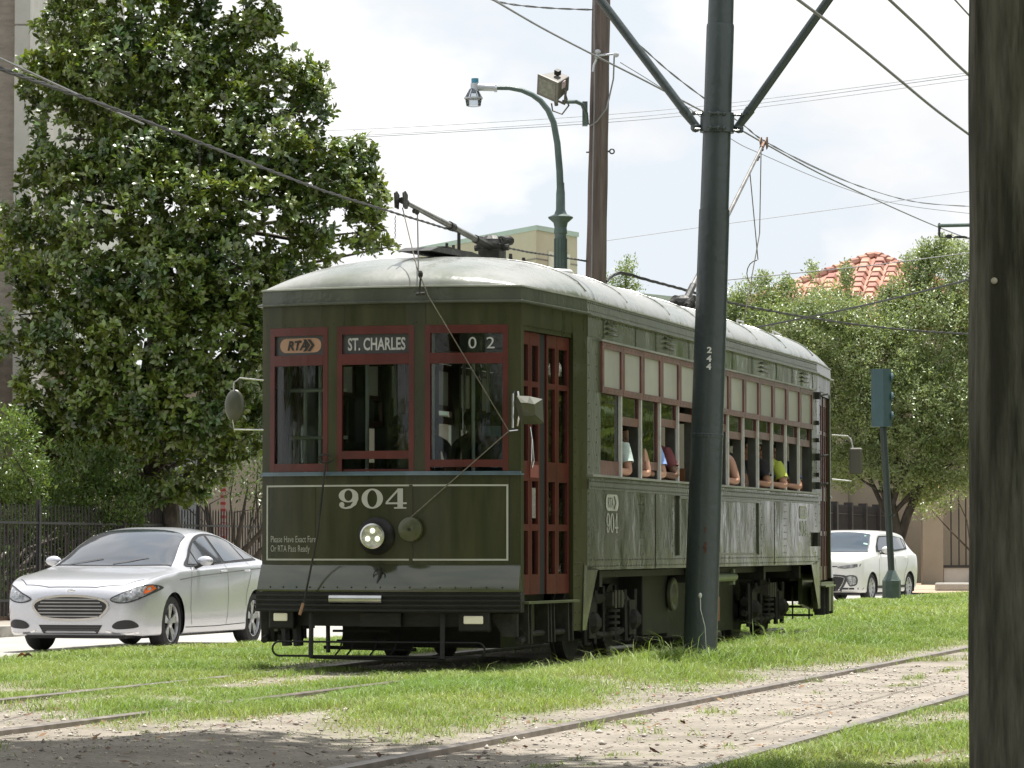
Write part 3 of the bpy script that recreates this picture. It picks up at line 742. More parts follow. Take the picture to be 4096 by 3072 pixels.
        mb.add(bowl + back, [(k, (k + 1) % 8, 8 + (k + 1) % 8, 8 + k) for k in range(8)] + [tuple(range(8, 16)), tuple(range(7, -1, -1))])
        mb.build('mirror_head', mat('mirror_shell', (.15, .155, .12), .3), ms_)
        # plow like bracket at the right of the underside
        mb = MB(); mb.prism([(.86, .47), (1.10, .47), (1.10, .28), (.98, .28)], 'y', -.02, .04); mb.build('corner_bracket', M_grime, car)
    # underframe beams of the platform
    mb = MB(bx); mb.box(-.25, .25, .3, 1.9, .40, .62); mb.box(-1.0, 1.0, .25, 2.0, .62, .80, 6); mb.box(-.20, .15, -.02, .35, .36, .47, 2); P('platform_frame', mb, M_black)

# --- doors on the four platform corners
for ei, (bx, st, isr) in enumerate(ENDS):
    for sg in (1, -1):
        d0 = Vector((sg * HWF, .04, 0)); d1 = Vector((sg * HW, Y0, 0)); dd = (d1 - d0); DL = dd.length; dd.normalize()
        nn = Vector((dd.y, -dd.x, 0)) * sg
        def D(p, d0=d0, dd=dd, nn=nn, st=st): return st(d0 + dd * p.x + nn * p.y + Vector((0, 0, p.z)))
        mb = MB(D); mb.box(0, .07, -.06, -.001, .64, 2.83); mb.box(1.27, DL, -.05, -.001, .30 if True else .6, 2.83); mb.build('door_post', M_olive, car)
        mb = MB(D); mb.box(.07, 1.27, -.06, -.01, 2.79, 2.83); mb.build('door_header', M_olive, car)
        mb = MB(D)
        for z in np.arange(.35, 2.9, .105): mb.dome((1.32, 0, z), .008, (0, 1, 0)); 
        for z in np.arange(.35, .9, .105): mb.dome((1.42, 0, z), .008, (0, 1, 0)); mb.dome((1.52, 0, z), .008, (0, 1, 0))
        for z in np.arange(.9, 2.9, .2): mb.dome((1.50, 0, z), .006, (0, 1, 0))
        tag(mb.build('rivets', M_rivet, car), kind='stuff')
        for (a, b_) in ((.07, .305), (.305, .54), (.70, .955), (.955, 1.26)):
            lf = MB(D); y0, y1 = -.075, -.035; w_ = .048
            rows = [(2.38, 2.68), (1.72, 2.335), (1.20, 1.555), (.785, 1.145)]
            lf.box(a + .003, a + w_, y0, y1, .62, 2.785); lf.box(b_ - w_, b_ - .003, y0, y1, .62, 2.785)
            zc = [.62] + [q for r_ in sorted(rows) for q in r_] + [2.785]
            for k in range(0, len(zc), 2): lf.box(a + w_, b_ - w_, y0, y1, zc[k], zc[k + 1])
            leaf = lf.build('door_leaf', M_red, car)
            for (z0, z1) in rows:
                q = MB(D); q.box(a + w_ - .003, b_ - w_ + .003, -.060, -.054, z0 - .004, z1 + .004); q.build('pane', G_front, leaf)
        mb = MB(D); mb.box(.545, .695, -.09, -.05, .62, 2.785); mb.build('door_rubber', M_rubber, car)
        if not (isr or sg < 0):
            mb = MB(D); mb.tube([(.27, -.02, 2.0), (.27, -.005, 1.9), (.245, 0, 1.72), (.27, -.005, 1.66), (.30, 0, 1.72), (.275, -.005, 1.9)], .006, 6); mb.build('door_handle', M_steel, car)
            # notice sheet on the door
            mb = MB(D); mb.box(.36, .48, -.052, -.050, 1.25, 1.50); mb.build('door_notice', mat('paper_notice', (.35, .34, .3), .6, scale=40, col2=(.12, .12, .12), stretch=(1, 1, 6)), car)
            mb = MB(D); mb.box(.30, .50, -.033, -.030, 1.585, 1.69); mb.build('faded_patch', mat('faded_red', (.27, .09, .08), .4), car)
        # folded steps below the door
        mb = MB(D); mb.box(.02, 1.27, -.03, .06, .545, .565); mb.prism([(.06, .545), (1.22, .545), (1.13, .31), (.06, .31)], 'y', -.12, -.09)
        mb.build('step_board', mat('step_paint', (.09, .105, .055), .35, coat=.3, var=.3), car)
        mb = MB(D)
        for x in (.08, .15, .55, .62, .70, 1.05, 1.15): mb.prism([(x, .545), (x + .02, .545), (x + .045, .22), (x + .015, .22)], 'y', -.085, .03)
        mb.tube([(.08, -.02, .30), (1.1, -.02, .30)], .025, 7); mb.tube([(.0, -.02, .24), (.1, -.02, .26)], .03, 6)
        mb.build('step_hanger', M_grime, car)
        # sloping gusset where the side skirt meets the step well
        mb = MB(st); x0 = sg * HW
        mb.prism([(Y0 - .10, .86), (Y0 + .42, .812), (Y0 + .36, .81), (Y0 - .05, .30), (Y0 - .16, .30)], 'x', x0 - sg * .012, x0)
        mb.build('skirt_gusset', M_side, car)

# --- sides
PITCHW = (11.99 - 2.13) / 13
wx = [2.13 + PITCHW * k for k in range(14)]
SASH = {0: 'closed', 1: .18, 2: .56, 3: .14, 4: .06, 5: .1, 6: .1, 7: .16, 8: .12, 9: .12, 10: .12, 11: .12, 12: .13}
for sg in (1, -1):
    def S(p, sg=sg): return Vector((sg * (HW + p.x), p.y, p.z))    # p.x outward from the side plane
    mb = MB(S); mb.box(-.05, 0, Y0, Y1, .812, 1.615); sw_ = mb.build('side_panel', M_side, car)
    for (ya, yb) in ((Y0, 2.13), (11.99, Y1)): mb = MB(S); mb.box(-.05, 0, ya, yb, 1.615, 2.83); mb.build('side_corner_post', M_trim, car)
    mb = MB(S); mb.box(.001, .006, Y0, Y1, 2.83, 3.008); mb.build('vent_board', M_side, car)
    mb = MB(S); mb.prism([(-.02, 1.612), (.055, 1.612), (.055, 1.628), (.02, 1.640), (-.02, 1.640)], 'y', Y0 - .02, Y1 + .02) if False else mb.box(-.02, .055, Y0 - .01, Y1 + .01, 1.617, 1.637)
    mb.build('side_sill', M_alu if False else mat('sill_worn', (.28, .29, .26), .35, .2, var=.25), car)
    mb = MB(S); mb.box(.0, .014, Y0 + .005, Y1 - .005, 1.508, 1.598); mb.build('belt_rail', M_trim, car)
    mb = MB(S); mb.box(.0, .030, 2.08, 12.05, 2.808, 2.826); mb.build('sash_moulding', mat('sill_worn', (.28, .29, .26)), car)
    # posts and guide bars
    for k, y in enumerate(wx):
        mb = MB(S); mb.box(-.11, -.03, y - .035, y + .035, 1.615, 2.83); mb.build('window_post', M_post, car)
        if 0 < k < 13:
            mb = MB(S); mb.box(-.025, .004, y - .016, y + .016, 1.638, 2.362); mb.build('guide_bar', M_alu, car)
    for k in range(13):
        a, b_ = wx[k] + .004, wx[k + 1] - .004
        fr = MB(S)
        t_ = .062
        fr.box(-.02, .018, a, b_, 2.36, 2.415); fr.box(-.02, .018, a, b_, 2.752, 2.806)
        fr.box(-.02, .018, a, a + t_, 2.415, 2.752); fr.box(-.02, .018, b_ - t_, b_, 2.415, 2.752)
        win = fr.build('side_window', M_redb, car)
        q = MB(S); q.box(-.006, .0, a + t_ - .004, b_ - t_ + .004, 2.412, 2.756); q.build('frosted_pane', M_panel, win)
        st_ = SASH[k]
        if st_ == 'closed':
            q = MB(S); q.box(-.045, -.015, a + .03, b_ - .03, 1.64, 1.77); q.build('sash', M_redb, win)
            q = MB(S); q.box(-.035, -.030, a + .02, b_ - .02, 1.76, 2.37); q.build('pane', G_clear, win)
        else:
            zb = 2.36 - st_
            q = MB(S); q.box(-.045, -.015, a + .03, b_ - .03, zb - .075, zb); q.box(-.045, -.015, a + .03, a + .05, zb, 2.36); q.box(-.045, -.015, b_ - .05, b_ - .03, zb, 2.36); q.build('sash', M_redb, win)
            if st_ > .08:
                q = MB(S); q.box(-.035, -.030, a + .04, b_ - .04, zb - .01, 2.37); q.build('pane', G_clear, win)
    # louvred vents
    for y in (2.33, 4.57, 6.8, 9.07, 11.35):
        mb = MB(S)
        for j in range(3): mb.prism([(.006, 2.875 + j * .045), (.035, 2.882 + j * .045), (.006, 2.900 + j * .045)], 'y', y, y + .33)
        mb.build('louvre_vent', M_trim, car)
    # equipment hatch
    if sg > 0:
        mb = MB(S); mb.box(.001, .022, 5.11, 5.19, .93, 1.50); mb.box(.001, .022, 8.86, 8.92, .93, 1.50); mb.box(.001, .026, 5.11, 8.92, 1.475, 1.502); mb.box(.001, .010, 5.19, 8.86, .93, .95); mb.build('hatch_frame', M_trim, car)
        mb = MB(S); mb.box(.001, .006, 5.19, 8.86, .951, 1.474); mb.build('hatch_panel', M_side, car)
    # rivets
    mb = MB(S); A = (1, 0, 0)
    for y in np.arange(Y0 + .05, Y1, .085):
        for z in (1.530, 1.578): mb.dome((.014, y + (.04 if z < 1.55 else 0), z), .0085, A)
    for y in np.arange(Y0 + .05, Y1, .10):
        for z in (.845, .90): mb.dome((0, y + (.05 if z < .87 else 0), z), .009, A)
    for y in np.arange(Y0 + .05, Y1, .11): mb.dome((.008, y, 2.997), .006, A)
    for y in np.arange(2.15, 12.0, .13): mb.dome((.018, y, 2.78), .005, A); mb.dome((.018, y + .03, 2.385), .005, A)
    for yy in (Y0 + .06, 3.62, 3.72, 4.9, 9.1, 10.35, 10.45, 12.22):
        for z in np.arange(.95, 1.5, .075): mb.dome((0, yy, z), .0085, A)
    for yy in (Y0 + .06, 1.98, 12.05, 12.25):
        for z in np.arange(1.7, 2.8, .11): mb.dome((0, yy, z), .008, A)
    for yy in (5.3, 8.7, 6.2, 7.9):
        for z in np.arange(.99, 1.45, .06): mb.dome((.006, yy, z), .006, A)
    for y in np.arange(Y0, Y1, .07):
        for z in (3.055, 3.12): mb.dome((.003, y + (.035 if z > 3.1 else 0), z), .006, A)
    for y in (2.2, 3.4, 4.2, 5.6, 6.5, 7.6, 8.6, 9.9, 10.8, 12.0):
        mb.box(.006, .009, y, y + .012, 2.832, 3.005)
        for z in (2.86, 2.91, 2.96): mb.dome((.006, y + .03, z), .006, A)
    o_ = mb.build('rivets', M_rivet, car, fix=False); tag(o_, kind='stuff')
    for y in (4.2, 9.8): 
        mb = MB(S); mb.box(0, .004, y, y + .006, .82, 1.50); mb.build('panel_joint', M_black, car)
    # hinge hardware near the rear post
    if sg > 0:
        for z in (2.76, 2.05, 1.72): mb = MB(S); mb.box(.0, .05, 12.2, 12.30, z - .04, z + .04); mb.tube([(.03, 12.25, z), (.08, 12.55, z + .03)], .012, 6); mb.build('gate_hinge', M_grime, car)
        for z in np.arange(1.82, 2.6, .2): mb = MB(S); mb.box(0, .03, 12.24, 12.29, z, z + .05); mb.build('hinge_pin', M_grime, car)
        mb = MB(S); mb.box(0, .04, 12.12, 12.28, 1.02, 1.18); mb.build('latch_plate', M_grime, car)
        # side marks
        for (y, sc) in ((2.30, 1.0), (11.20, 1.0)):
            mb = MB(S); pm = MB(lambda p, y=y: Vector((HW + .004, y + p.x, p.z))); pill(pm, 0, .46, 1.33, 1.475, 0, 6); bd = pm.build('badge', M_sidewhite, car)
            text_mesh('RTA', .13, lambda p, y=y: Vector((HW + .007, y + .06 + p.x, p.z + 1.358)), 'lettering', M_side, bd, sx=.85)
            cm = MB(lambda p, y=y: Vector((HW + .007, y + p.x, p.z))); chevron(cm, .27, 1.345, 1.46, 0, .045, .06); cm.build('chevron_mark', M_side, bd)
            dm = MB(lambda p, y=y: Vector((HW + .004 - p.y, y + p.x, p.z))); digits904(dm, .02, 1.135, .42, .175, 0); dm.build('number', M_sidewhite, car, fix=False)

# --- interior: bulkheads, seats, grab poles
for y in (Y0 + .1, Y1 - .1):
    mb = MB(); mb.box(-1.2, -.42, y, y + .04, .93, 1.62); mb.box(-1.2, -.42, y, y + .04, 2.6, 2.95); mb.box(-.52, -.42, y, y + .04, 1.62, 2.6); mb.box(.42, 1.2, y, y + .04, .93, 1.62); mb.box(.42, 1.2, y, y + .04, 2.5, 2.95); mb.box(-.42, .42, y, y + .04, 2.72, 2.95)
    mb.box(1.12, 1.2, y, y + .04, 1.62, 2.5); mb.build('bulkhead', M_wood, car)
for k in range(13):
    for sg in (1, -1):
        mb = MB(); y = 2.35 + k * PITCHW
        mb.box(sg * .32, sg * 1.16, y + .10, y + .52, 1.30, 1.36); mb.box(sg * .32, sg * 1.16, y + .50, y + .55, 1.36, 1.78); mb.box(sg * .34, sg * .38, y + .15, y + .5, .93, 1.30)
        mb.build('bench_seat', M_wood, car)
for x, y in ((-.35, .5), (.15, .75), (.55, .6), (-.75, .45), (.42, 1.5), (-.42, 1.5), (.30, 3.2), (-.30, 3.2), (.3, 5.4), (-.3, 5.4), (-.9, .5), (-.6, .55), (.75, 1.2)): MB().tube([(x, y, .93), (x, y, 2.98)], .016, 7).build('grab_pole', M_alu, car)
for z in (2.33, 1.93): MB().tube([(-1.0, .42, z), (-.5, .42, z)], .016, 6).build('grab_rail', M_alu, car)
mb = MB(); mb.box(.25, 1.0, .1, .4, .93, 1.62); mb.box(-.3, .1, .12, .4, .93, 1.5); mb.box(-.9, -.5, .8, 1.0, .93, 1.9); mb.box(-.32, -.12, .6, .85, 1.5, 2.02); mb.build('driver_console', M_black, car)

# --- trucks, wheels, underbody
for yc in (3.45, LEN - 3.45):
    tr_ = MB()
    for sg in (1, -1):
        x = sg * .98
        tr_.tube([(x, yc - 1.0, .42), (x, yc - .55, .55), (x, yc + .55, .55), (x, yc + 1.0, .42)], .05, 6)
        tr_.tube([(x, yc - 1.02, .30), (x, yc - .35, .22), (x, yc + .35, .22), (x, yc + 1.02, .30)], .035, 6)
        for dy in (-.75, .75):
            tr_.box(x - sg * .08, x + sg * .06, yc + dy - .12, yc + dy + .12, .20, .52)
            tr_.tube([(x + sg * .03, yc + dy - .20, .62), (x + sg * .03, yc + dy - .17, .15)], .028, 6); tr_.tube([(x + sg * .03, yc + dy + .20, .62), (x + sg * .03, yc + dy + .17, .15)], .028, 6)
            tr_.ball((x + sg * .05, yc + dy, .34), .10, 8)
        for dy in (-.22, .22): tr_.tube([(x + sg * .02, yc + dy, .66), (x + sg * .02, yc + dy, .16)], .022, 6)
    tr_.box(-1.0, 1.0, yc - .16, yc + .16, .42, .60)
    trk = tr_.build('truck', M_grime, car)
    for sg in (1, -1):
        x = sg * 1.01
        mb = MB()
        for i in range(4): mb.lathe([(.06, -.016), (.095, -.012), (.095, .012), (.06, .016)], (x, yc, .27 + i * .055), 'z', 12)
        mb.build('spring_pack', M_grime, trk, True)
        mb = MB(); mb.box(x - .05, x + .08, yc - .22, yc + .22, .48, .60)
        for q in (-.16, -.04, .08): mb.box(x + sg * .06 - .02, x + sg * .06 + .03, yc + q, yc + q + .07, .46, .62)
        mb.build('bolster_plate', mat('truck_grey', (.045, .042, .034), .7, scale=6, var=.4), trk)
        mb = MB(); mb.tube([(x + sg * .1, yc - .45, .10), (x + sg * .1, yc + .45, .10)], .018, 7); mb.build('brake_rod', mat('rod_grey', (.22, .22, .21), .5, .5), trk)
    for dy in (-.75, .75):
        for sg in (1, -1):
            mb = MB(); x = sg * .79
            mb.lathe([(.05, -.09), (.10, -.085), (.11, -.05), (.28, -.04), (.29, -.045), (.335, -.045), (.335, .03), (.36, .035), (.36, .06), (.27, .06), (.26, .02), (.12, .03), (.05, .04)][::1], (0, 0, 0), 'x', 36)
            if sg > 0:
                for i, p in enumerate(mb.v): mb.v[i] = Vector((-p.x, p.y, p.z))
            o_ = mb.build('wheel', M_grime, trk, True); o_.location = (x, yc + dy, .335)
        mb = MB(); mb.tube([(-.79, yc + dy, .335), (.79, yc + dy, .335)], .06, 10); mb.build('axle', M_grime, trk)
    mb = MB(); mb.box(-.68, .68, yc - .6, yc + .6, .15, .58); mb.build('traction_motor', M_black, trk)
mb = MB(); mb.box(-.9, .98, 4.85, 5.9, .17, .80); bevel(mb.build('equipment_box', mat('box_green', (.010, .0105, .008), .6, var=.3), car), .01)
mb = MB(); mb.box(-.9, .9, 6.2, 9.3, .13, .80); mb.build('underfloor_box', M_black, car)
mb = MB(); mb.box(-.70, .70, .9, 2.3, .16, .70); mb.build('gear_case', M_black, car)
mb = MB(); mb.lathe([(.02, -.05), (.14, -.05), (.165, -.03), (.165, .0), (.15, .012), (.10, .0), (.04, .03), (.02, .035)], (1.03, 5.95, .55), 'x', 26); mb.build('fan_wheel', mat('wheel_guard', (.07, .075, .045), .5), car, True)
mb = MB(); mb.tube([(1.12, 7.3, .70), (1.12, 8.35, .70)], .045, 10); mb.box(1.08, 1.13, 8.28, 8.36, .62, .78); mb.build('step_rail', mat('rail_green', (.20, .24, .16), .4), car)
mb = MB(); mb.box(1.0, 1.06, 7.75, 7.92, .22, .62); hs_ = mb.build('red_lamp_box', M_grime, car)
mb = MB(); mb.box(1.061, 1.07, 7.79, 7.88, .25, .50); mb.build('red_reflector', mat('red_lens', (.20, .02, .015), .4), hs_)
mb = MB(); mb.box(-1.1, 1.1, 2.0, 12.0, .74, .80); mb.box(-.75, -.6, 2, 12, .6, .74); mb.box(.6, .75, 2, 12, .6, .74)
for y in (2.4, 6.1, 9.6, 11.6): mb.box(-1.18, 1.18, y, y + .1, .66, .80)
mb.build('underframe', M_black, car)
mb = MB(rear); mb.prism([(.25, .70), (1.5, .70), (1.5, .35), (.9, .28), (.25, .45)], 'x', -1.05, -1.0); mb.tube([(-.95, .3, .2), (.95, .3, .2)], .015, 6); mb.tube([(-.95, .3, .3), (.95, .3, .3)], .015, 6)
for x in np.arange(-.9, .95, .2): mb.tube([(x, .3, .55), (x, .3, .15)], .012, 5)
mb.box(-1.16, -1.06, .1, .9, .25, .60)
mb.build('rear_step_box', mat('step_paint', (.09, .105, .055)), car)
mb = MB(); mb.tube([(1.18, LEN - .3, 2.35), (1.34, LEN - .1, 2.34), (1.38, LEN - .1, 2.30), (1.42, LEN - .1, 2.10)], .010, 6); mb.tube([(1.18, LEN - .3, 1.82), (1.38, LEN - .1, 1.80)], .010, 6); ms_ = mb.build('mirror_arm', M_alu, car)
mb = MB(); mb.box(1.36, 1.52, LEN - .14, LEN - .09, 1.88, 2.20); bevel(mb.build('mirror_head', mat('mirror_back', (.16, .15, .13), .6), ms_), .03, 3)

# --- roof gear
M_gear = mat('gear_iron', (0.03, 0.029, 0.027), 0.5, scale=9, var=.4, bump=.3)
M_pole = mat('trolley_pole_steel', (0.26, 0.25, 0.24), 0.35, .7, scale=6, var=.25)
def trolley(yb, tip, dirn):
    base = Vector((0, yb, 3.54))
    mb = MB(); mb.lathe([(.16, .0), (.17, .04), (.10, .06), (.09, .12)], base, 'z', 14); mb.box(-.30, .30, yb - .05, yb + .05, 3.545, 3.575); mb.box(-.05, .05, yb - .30, yb + .30, 3.545, 3.575)
    for sx_ in (-1, 1):
        for sy_ in (-1, 1): mb.lathe([(.05, 0), (.06, .03), (.045, .06), (.02, .07), (.015, .13)], (sx_ * .24, yb + sy_ * .22, 3.53), 'z', 10)
    mb.box(-.10, .10, yb - .10, yb + .12, 3.63, 3.72)
    bs = mb.build('trolley_base', M_gear, car)
    piv = Vector((0, yb, 3.74)); d = (Vector(tip) - piv).normalized()
    mb = MB(); mb.tube([piv - d * .15, piv + d * .55], .040, 8)
    for sx_ in (-.10, .10):
        a_ = piv + Vector((sx_, 0, .05)) + d * .08; b_ = piv + Vector((sx_, 0, .06)) - d * .28 + Vector((0, 0, .04))
        pts = []
        for k in range(90):
            t_ = k / 89; c_ = a_.lerp(b_, t_); u_ = d.cross(Vector((1, 0, 0))).normalized(); w_ = Vector((1, 0, 0)); an = t_ * 2 * pi * 9
            pts.append(c_ + (u_ * cos(an) + w_ * sin(an)) * .036)
        mb.tube(pts, .010, 5)
    mb.ball(piv + Vector((0, 0, .03)), .10, 10, (1.2, 1, .9)); mb.tube([piv + Vector((-.16, 0, 0)), piv + Vector((.16, 0, 0))], .03, 8)
    mb.build('pole_springs', M_gear, bs)
    pl = MB(); e = Vector(tip); pl.tube([piv + d * .3, piv + d * 1.6, e], [.030, .027, .019], 10); p_ = pl.build('trolley_pole', M_pole, car, True)
    mb = MB(); mb.tube([piv + d * 1.25, piv + d * 1.38], .038, 10); mb.build('pole_clamp', M_gear, p_)
    mb = MB(); h = e + d * .03; mb.tube([e - d * .12, h], .028, 8); up = Vector((0, 0, 1)); side = d.cross(up).normalized(); vert = side.cross(d).normalized()
    for s_ in (-1, 1): 
        c_ = h + side * s_ * .032
        mb.add([c_ - vert * .07 - d * .04, c_ - vert * .07 + d * .06, c_ + vert * .05 + d * .085, c_ + vert * .075 + d * .02, c_ + vert * .05 - d * .05] + [q + side * s_ * .01 for q in (c_ - vert * .07 - d * .04, c_ - vert * .07 + d * .06, c_ + vert * .05 + d * .085, c_ + vert * .075 + d * .02, c_ + vert * .05 - d * .05)],
               [(0, 1, 2, 3, 4), (9, 8, 7, 6, 5)] + [(k, (k + 1) % 5, 5 + (k + 1) % 5, 5 + k) for k in range(5)])
    for k in (.10, .34, .42): mb.ball(e - d * k - vert * .035, .022, 6)
    mb.build('trolley_shoe', mat('shoe_bronze', (.20, .12, .08), .5, .5, var=.4) if dirn > 0 else M_gear, p_)
    return piv, d, e
trolley(3.07, (0.02, .30, 3.90), -1)
PV, PD, PE = trolley(10.9, (.05, 15.2, 6.05), 1)
mb = MB(); mb.tube([PE - PD * .15, (.06, 14.9, 4.9), (.0, 13.9, 3.4), (0, 14.1, 1.4)], .007, 5); mb.tube([PE - PD * .9, (.1, 14.6, 4.55)], .007, 5)
mb.tube([(.1 + .13 * sin(a_) , 14.55, 4.38 + .16 * cos(a_)) for a_ in [pi * k / 8 for k in range(-8, 1)]], .007, 5); mb.build('rear_trolley_rope', M_rope, car)
mb = MB(); mb.tube([(0, 2.02, 3.56), (0, 2.02, 3.80)], .016, 7); mb.build('pole_hook', M_gear, car)
mb = MB(); mb.prism([(.7, 3.515), (2.35, 3.56), (2.15, 3.60), (1.95, 3.605), (.95, 3.565)], 'x', -.16, .14); mb.box(-.05, .05, 1.5, 2.05, 3.605, 3.62)
for y in (1.65, 1.85): mb.tube([(0, y, 3.6), (0, y, 3.66)], .015, 6)
mb.build('roof_board', M_gear, car)
mb = MB(); mb.lathe([(.17, 0), (.17, .08), (.15, .10), (.0, .105)], (.35, 4.0, 3.50), 'z', 22); mb.build('roof_vent_cap', mat('white_plastic', (.62, .62, .6), .4), car, True)
mb = MB(); mb.tube([(.75, 12.3, 3.36), (.75, 12.3, 3.52), (.75, 12.75, 3.50), (.75, 12.75, 3.34)], .012, 6); mb.tube([(.75, 10.3, 3.40), (.75, 10.3, 3.52), (.75, 10.6, 3.52), (.75, 10.6, 3.38)], .012, 6); mb.build('roof_handles', M_alu, car)
# ------------------------------------------------------------ buildings, fences, background
M_tan = mat('tan_stucco', (0.30, 0.265, 0.21), 0.9, scale=.8, var=.08, bump=.3, bscale=30)
M_cream = mat('cream_stucco', (0.44, 0.39, 0.285), 0.9, scale=.6, var=.06, bump=.2, bscale=30)
M_mint = mat('mint_fascia', (0.36, 0.44, 0.38), 0.6, scale=2, var=.06)
M_conc = mat('pale_concrete', (0.44, 0.43, 0.40), 0.85, scale=1.2, var=.1, bump=.3, bscale=40)
M_iron = mat('fence_iron', (0.022, 0.022, 0.024), 0.5, scale=8, var=.2)
M_tile = mat('clay_tile', (0.36, 0.165, 0.12), 0.8, scale=1.5, col2=(0.44, 0.27, 0.20), island=.25)
M_dark = mat('dark_window', (0.02, 0.025, 0.03), 0.15, var=.1)
def quadbox(mb, P0, P1, z0, z1, depth):
    """wall slab between plan points P0, P1 (world), depth behind"""
    d = (P1 - P0).normalized(); n_ = Vector((-d.y, d.x, 0))
    if n_.y < 0: n_ = -n_
    a, b_ = P0.copy(), P1.copy(); c_, e_ = P1 + n_ * depth, P0 + n_ * depth
    vv = [(p.x, p.y, z) for z in (z0, z1) for p in (a, b_, c_, e_)]
    mb.add(vv, [(0, 1, 2, 3), (4, 5, 6, 7), (0, 1, 5, 4), (1, 2, 6, 5), (2, 3, 7, 6), (3, 0, 4, 7)])
# two volume stucco building behind the streetcar
bl = empty('stucco_building', (0, 0, 0), 0, 'tan stucco building with mint green parapet rising behind the streetcar roof', 'building')
def P2(vx, Y): p = PX(vx, 700, Y); return Vector((p.x, p.y, 0))
A = P2(902, 116); B = P2(1158, 108); D_ = P2(1247, 110.5)
ztop = PX(1158, 490, 108).z
mb = MB(); vv = [(p.x, p.y, z) for z in (-.3, ztop) for p in (A, B, D_, D_ + (A - B))]
mb.add(vv, [(0, 1, 2, 3), (4, 5, 6, 7), (0, 1, 5, 4), (1, 2, 6, 5), (2, 3, 7, 6), (3, 0, 4, 7)]); mb.build('tower_wall', M_cream, bl)
def offs(pts, o_):
    c_ = sum(pts, Vector()) / len(pts); return [p + (p - c_).normalized() * o_ for p in pts]
q = offs([A, B, D_, D_ + (A - B)], .08)
mb = MB(); mb.add([(p.x, p.y, z) for z in (ztop - .10, ztop + .05) for p in q], [(0, 1, 2, 3), (4, 5, 6, 7), (0, 1, 5, 4), (1, 2, 6, 5), (2, 3, 7, 6), (3, 0, 4, 7)]); mb.build('parapet', M_mint, bl)
p0 = B.lerp(D_, .28); p1 = B.lerp(D_, .80); o_ = (D_ - B).normalized(); nn = Vector((o_.y, -o_.x, 0)) * .04
mb = MB(); zt = PX(1158, 550, 110).z
mb.add([(p.x + nn.x * k, p.y + nn.y * k, z) for k in (0, 1) for z in (zt - 2.2, zt) for p in (p0, p1)], [(0, 1, 3, 2), (4, 5, 7, 6), (0, 1, 5, 4), (2, 3, 7, 6), (0, 2, 6, 4), (1, 3, 7, 5)]); mb.build('roof_door', mat('pale_door', (.55, .52, .42), .7), bl)
E0 = P2(1370, 108); E1 = P2(1830, 118); zt = PX(1380, 637, 108).z
mb = MB(); quadbox(mb, E0, E1, -.3, zt, 14); mb.build('wing_wall', M_tan, bl)
mb = MB(); quadbox(mb, E0 - (E1 - E0).normalized() * .1 + Vector((0, -.12, 0)), E1 + Vector((0, -.12, 0)), zt - .17, zt + .07, 14.2); mb.build('wing_parapet', M_mint, bl)
for zz in (ztop - 1.0, ztop - 2.2):
    mb = MB(); q = offs([A, B, D_, D_ + (A - B)], .012); mb.add([(p.x, p.y, z) for z in (zz - .025, zz + .025) for p in q], [(0, 1, 5, 4), (1, 2, 6, 5), (2, 3, 7, 6), (3, 0, 4, 7)]); mb.build('stucco_joint', mat('joint_shadow', (.20, .18, .14), .9), bl)
# low tan building behind the left fence, running along the whole street
lw = empty('low_tan_building', (0, 0, 0), 0, 'long low tan walled building behind the iron fence and the trees', 'building')
mb = MB(lambda p: W(p.x, p.y, p.z)); mb.box(-42, -27.5, 56, 128, -.3, 4.6); mb.build('wall', M_tan, lw)
mb = MB(lambda p: W(p.x, p.y, p.z)); mb.box(-42.2, -27.25, 55.8, 128.2, 4.6, 4.85); mb.build('roof', M_mint, lw)
for k in range(8):
    a = 62 + k * 8.3
    mb = MB(lambda p: W(p.x, p.y, p.z)); mb.box(-27.49, -27.42, a, a + 1.6, 1.2, 3.2); f_ = mb.build('window', M_conc, lw)
    mb = MB(lambda p: W(p.x, p.y, p.z)); mb.box(-27.419, -27.40, a + .1, a + 1.5, 1.3, 3.1); mb.build('pane', M_dark, f_)
# tall brick building at the left edge with its pale corner pier
tb = empty('tall_brick_building', (0, 0, 0), 0, 'tall grey brown brick building with pale concrete corner pier at the far left', 'building')
Yb = 66.0; xc = PX(62, 600, Yb).x; xs_ = PX(28, 600, Yb).x
mb = MB(); mb.box(xc - 14, xs_, Yb + .12, Yb + 16, -.3, 16.5); mb.build('brick_wall', mat('taupe_brick', (.235, .205, .175), .9, scale=3, var=.15, bump=.6, bscale=40, stretch=(1, 1, 4)), tb)
for k in range(6):
    mb = MB(); mb.box(xs_ + .003, xc, Yb - .04, Yb + 16.1, -.3 + k * 2.83, 2.515 + k * 2.83); bevel(mb.build('corner_pier', M_conc, tb), .02, 1)
mb = MB(); mb.box(xc - 14, xc + .1, Yb - .1, Yb + 16.2, 16.7, 17.1); mb.build('cornice', M_conc, tb)
# tiled roof house at the right
hr = empty('tiled_roof_house', (0, 0, 0), 0, 'house with a hipped red clay tile roof peeking above the right hand tree', 'house')
AP = PX(1890, 553, 124); z_e = PX(1650, 665, 119).z
hw_, hd_ = 8.2, 8.0
c0 = Vector((AP.x - hw_ * .98, AP.y - hd_ * .55, z_e - .9)); c1 = Vector((AP.x + hw_ * .62, AP.y - hd_ * .95, z_e - .9)); c2 = Vector((AP.x + hw_, AP.y + hd_, z_e - .9)); c3 = Vector((AP.x - hw_ * .7, AP.y + hd_, z_e - .9))
mb = MB(); mb.add([c0, c1, c2, c3, AP], [(0, 1, 4), (1, 2, 4), (2, 3, 4), (3, 0, 4), (3, 2, 1, 0)]); mb.build('roof', M_tile, hr)
mb = MB(); vv = [(c.x * .96 + AP.x * .04, c.y * .96 + AP.y * .04, z) for z in (-.3, z_e - .9) for c in (c0, c1, c2, c3)]
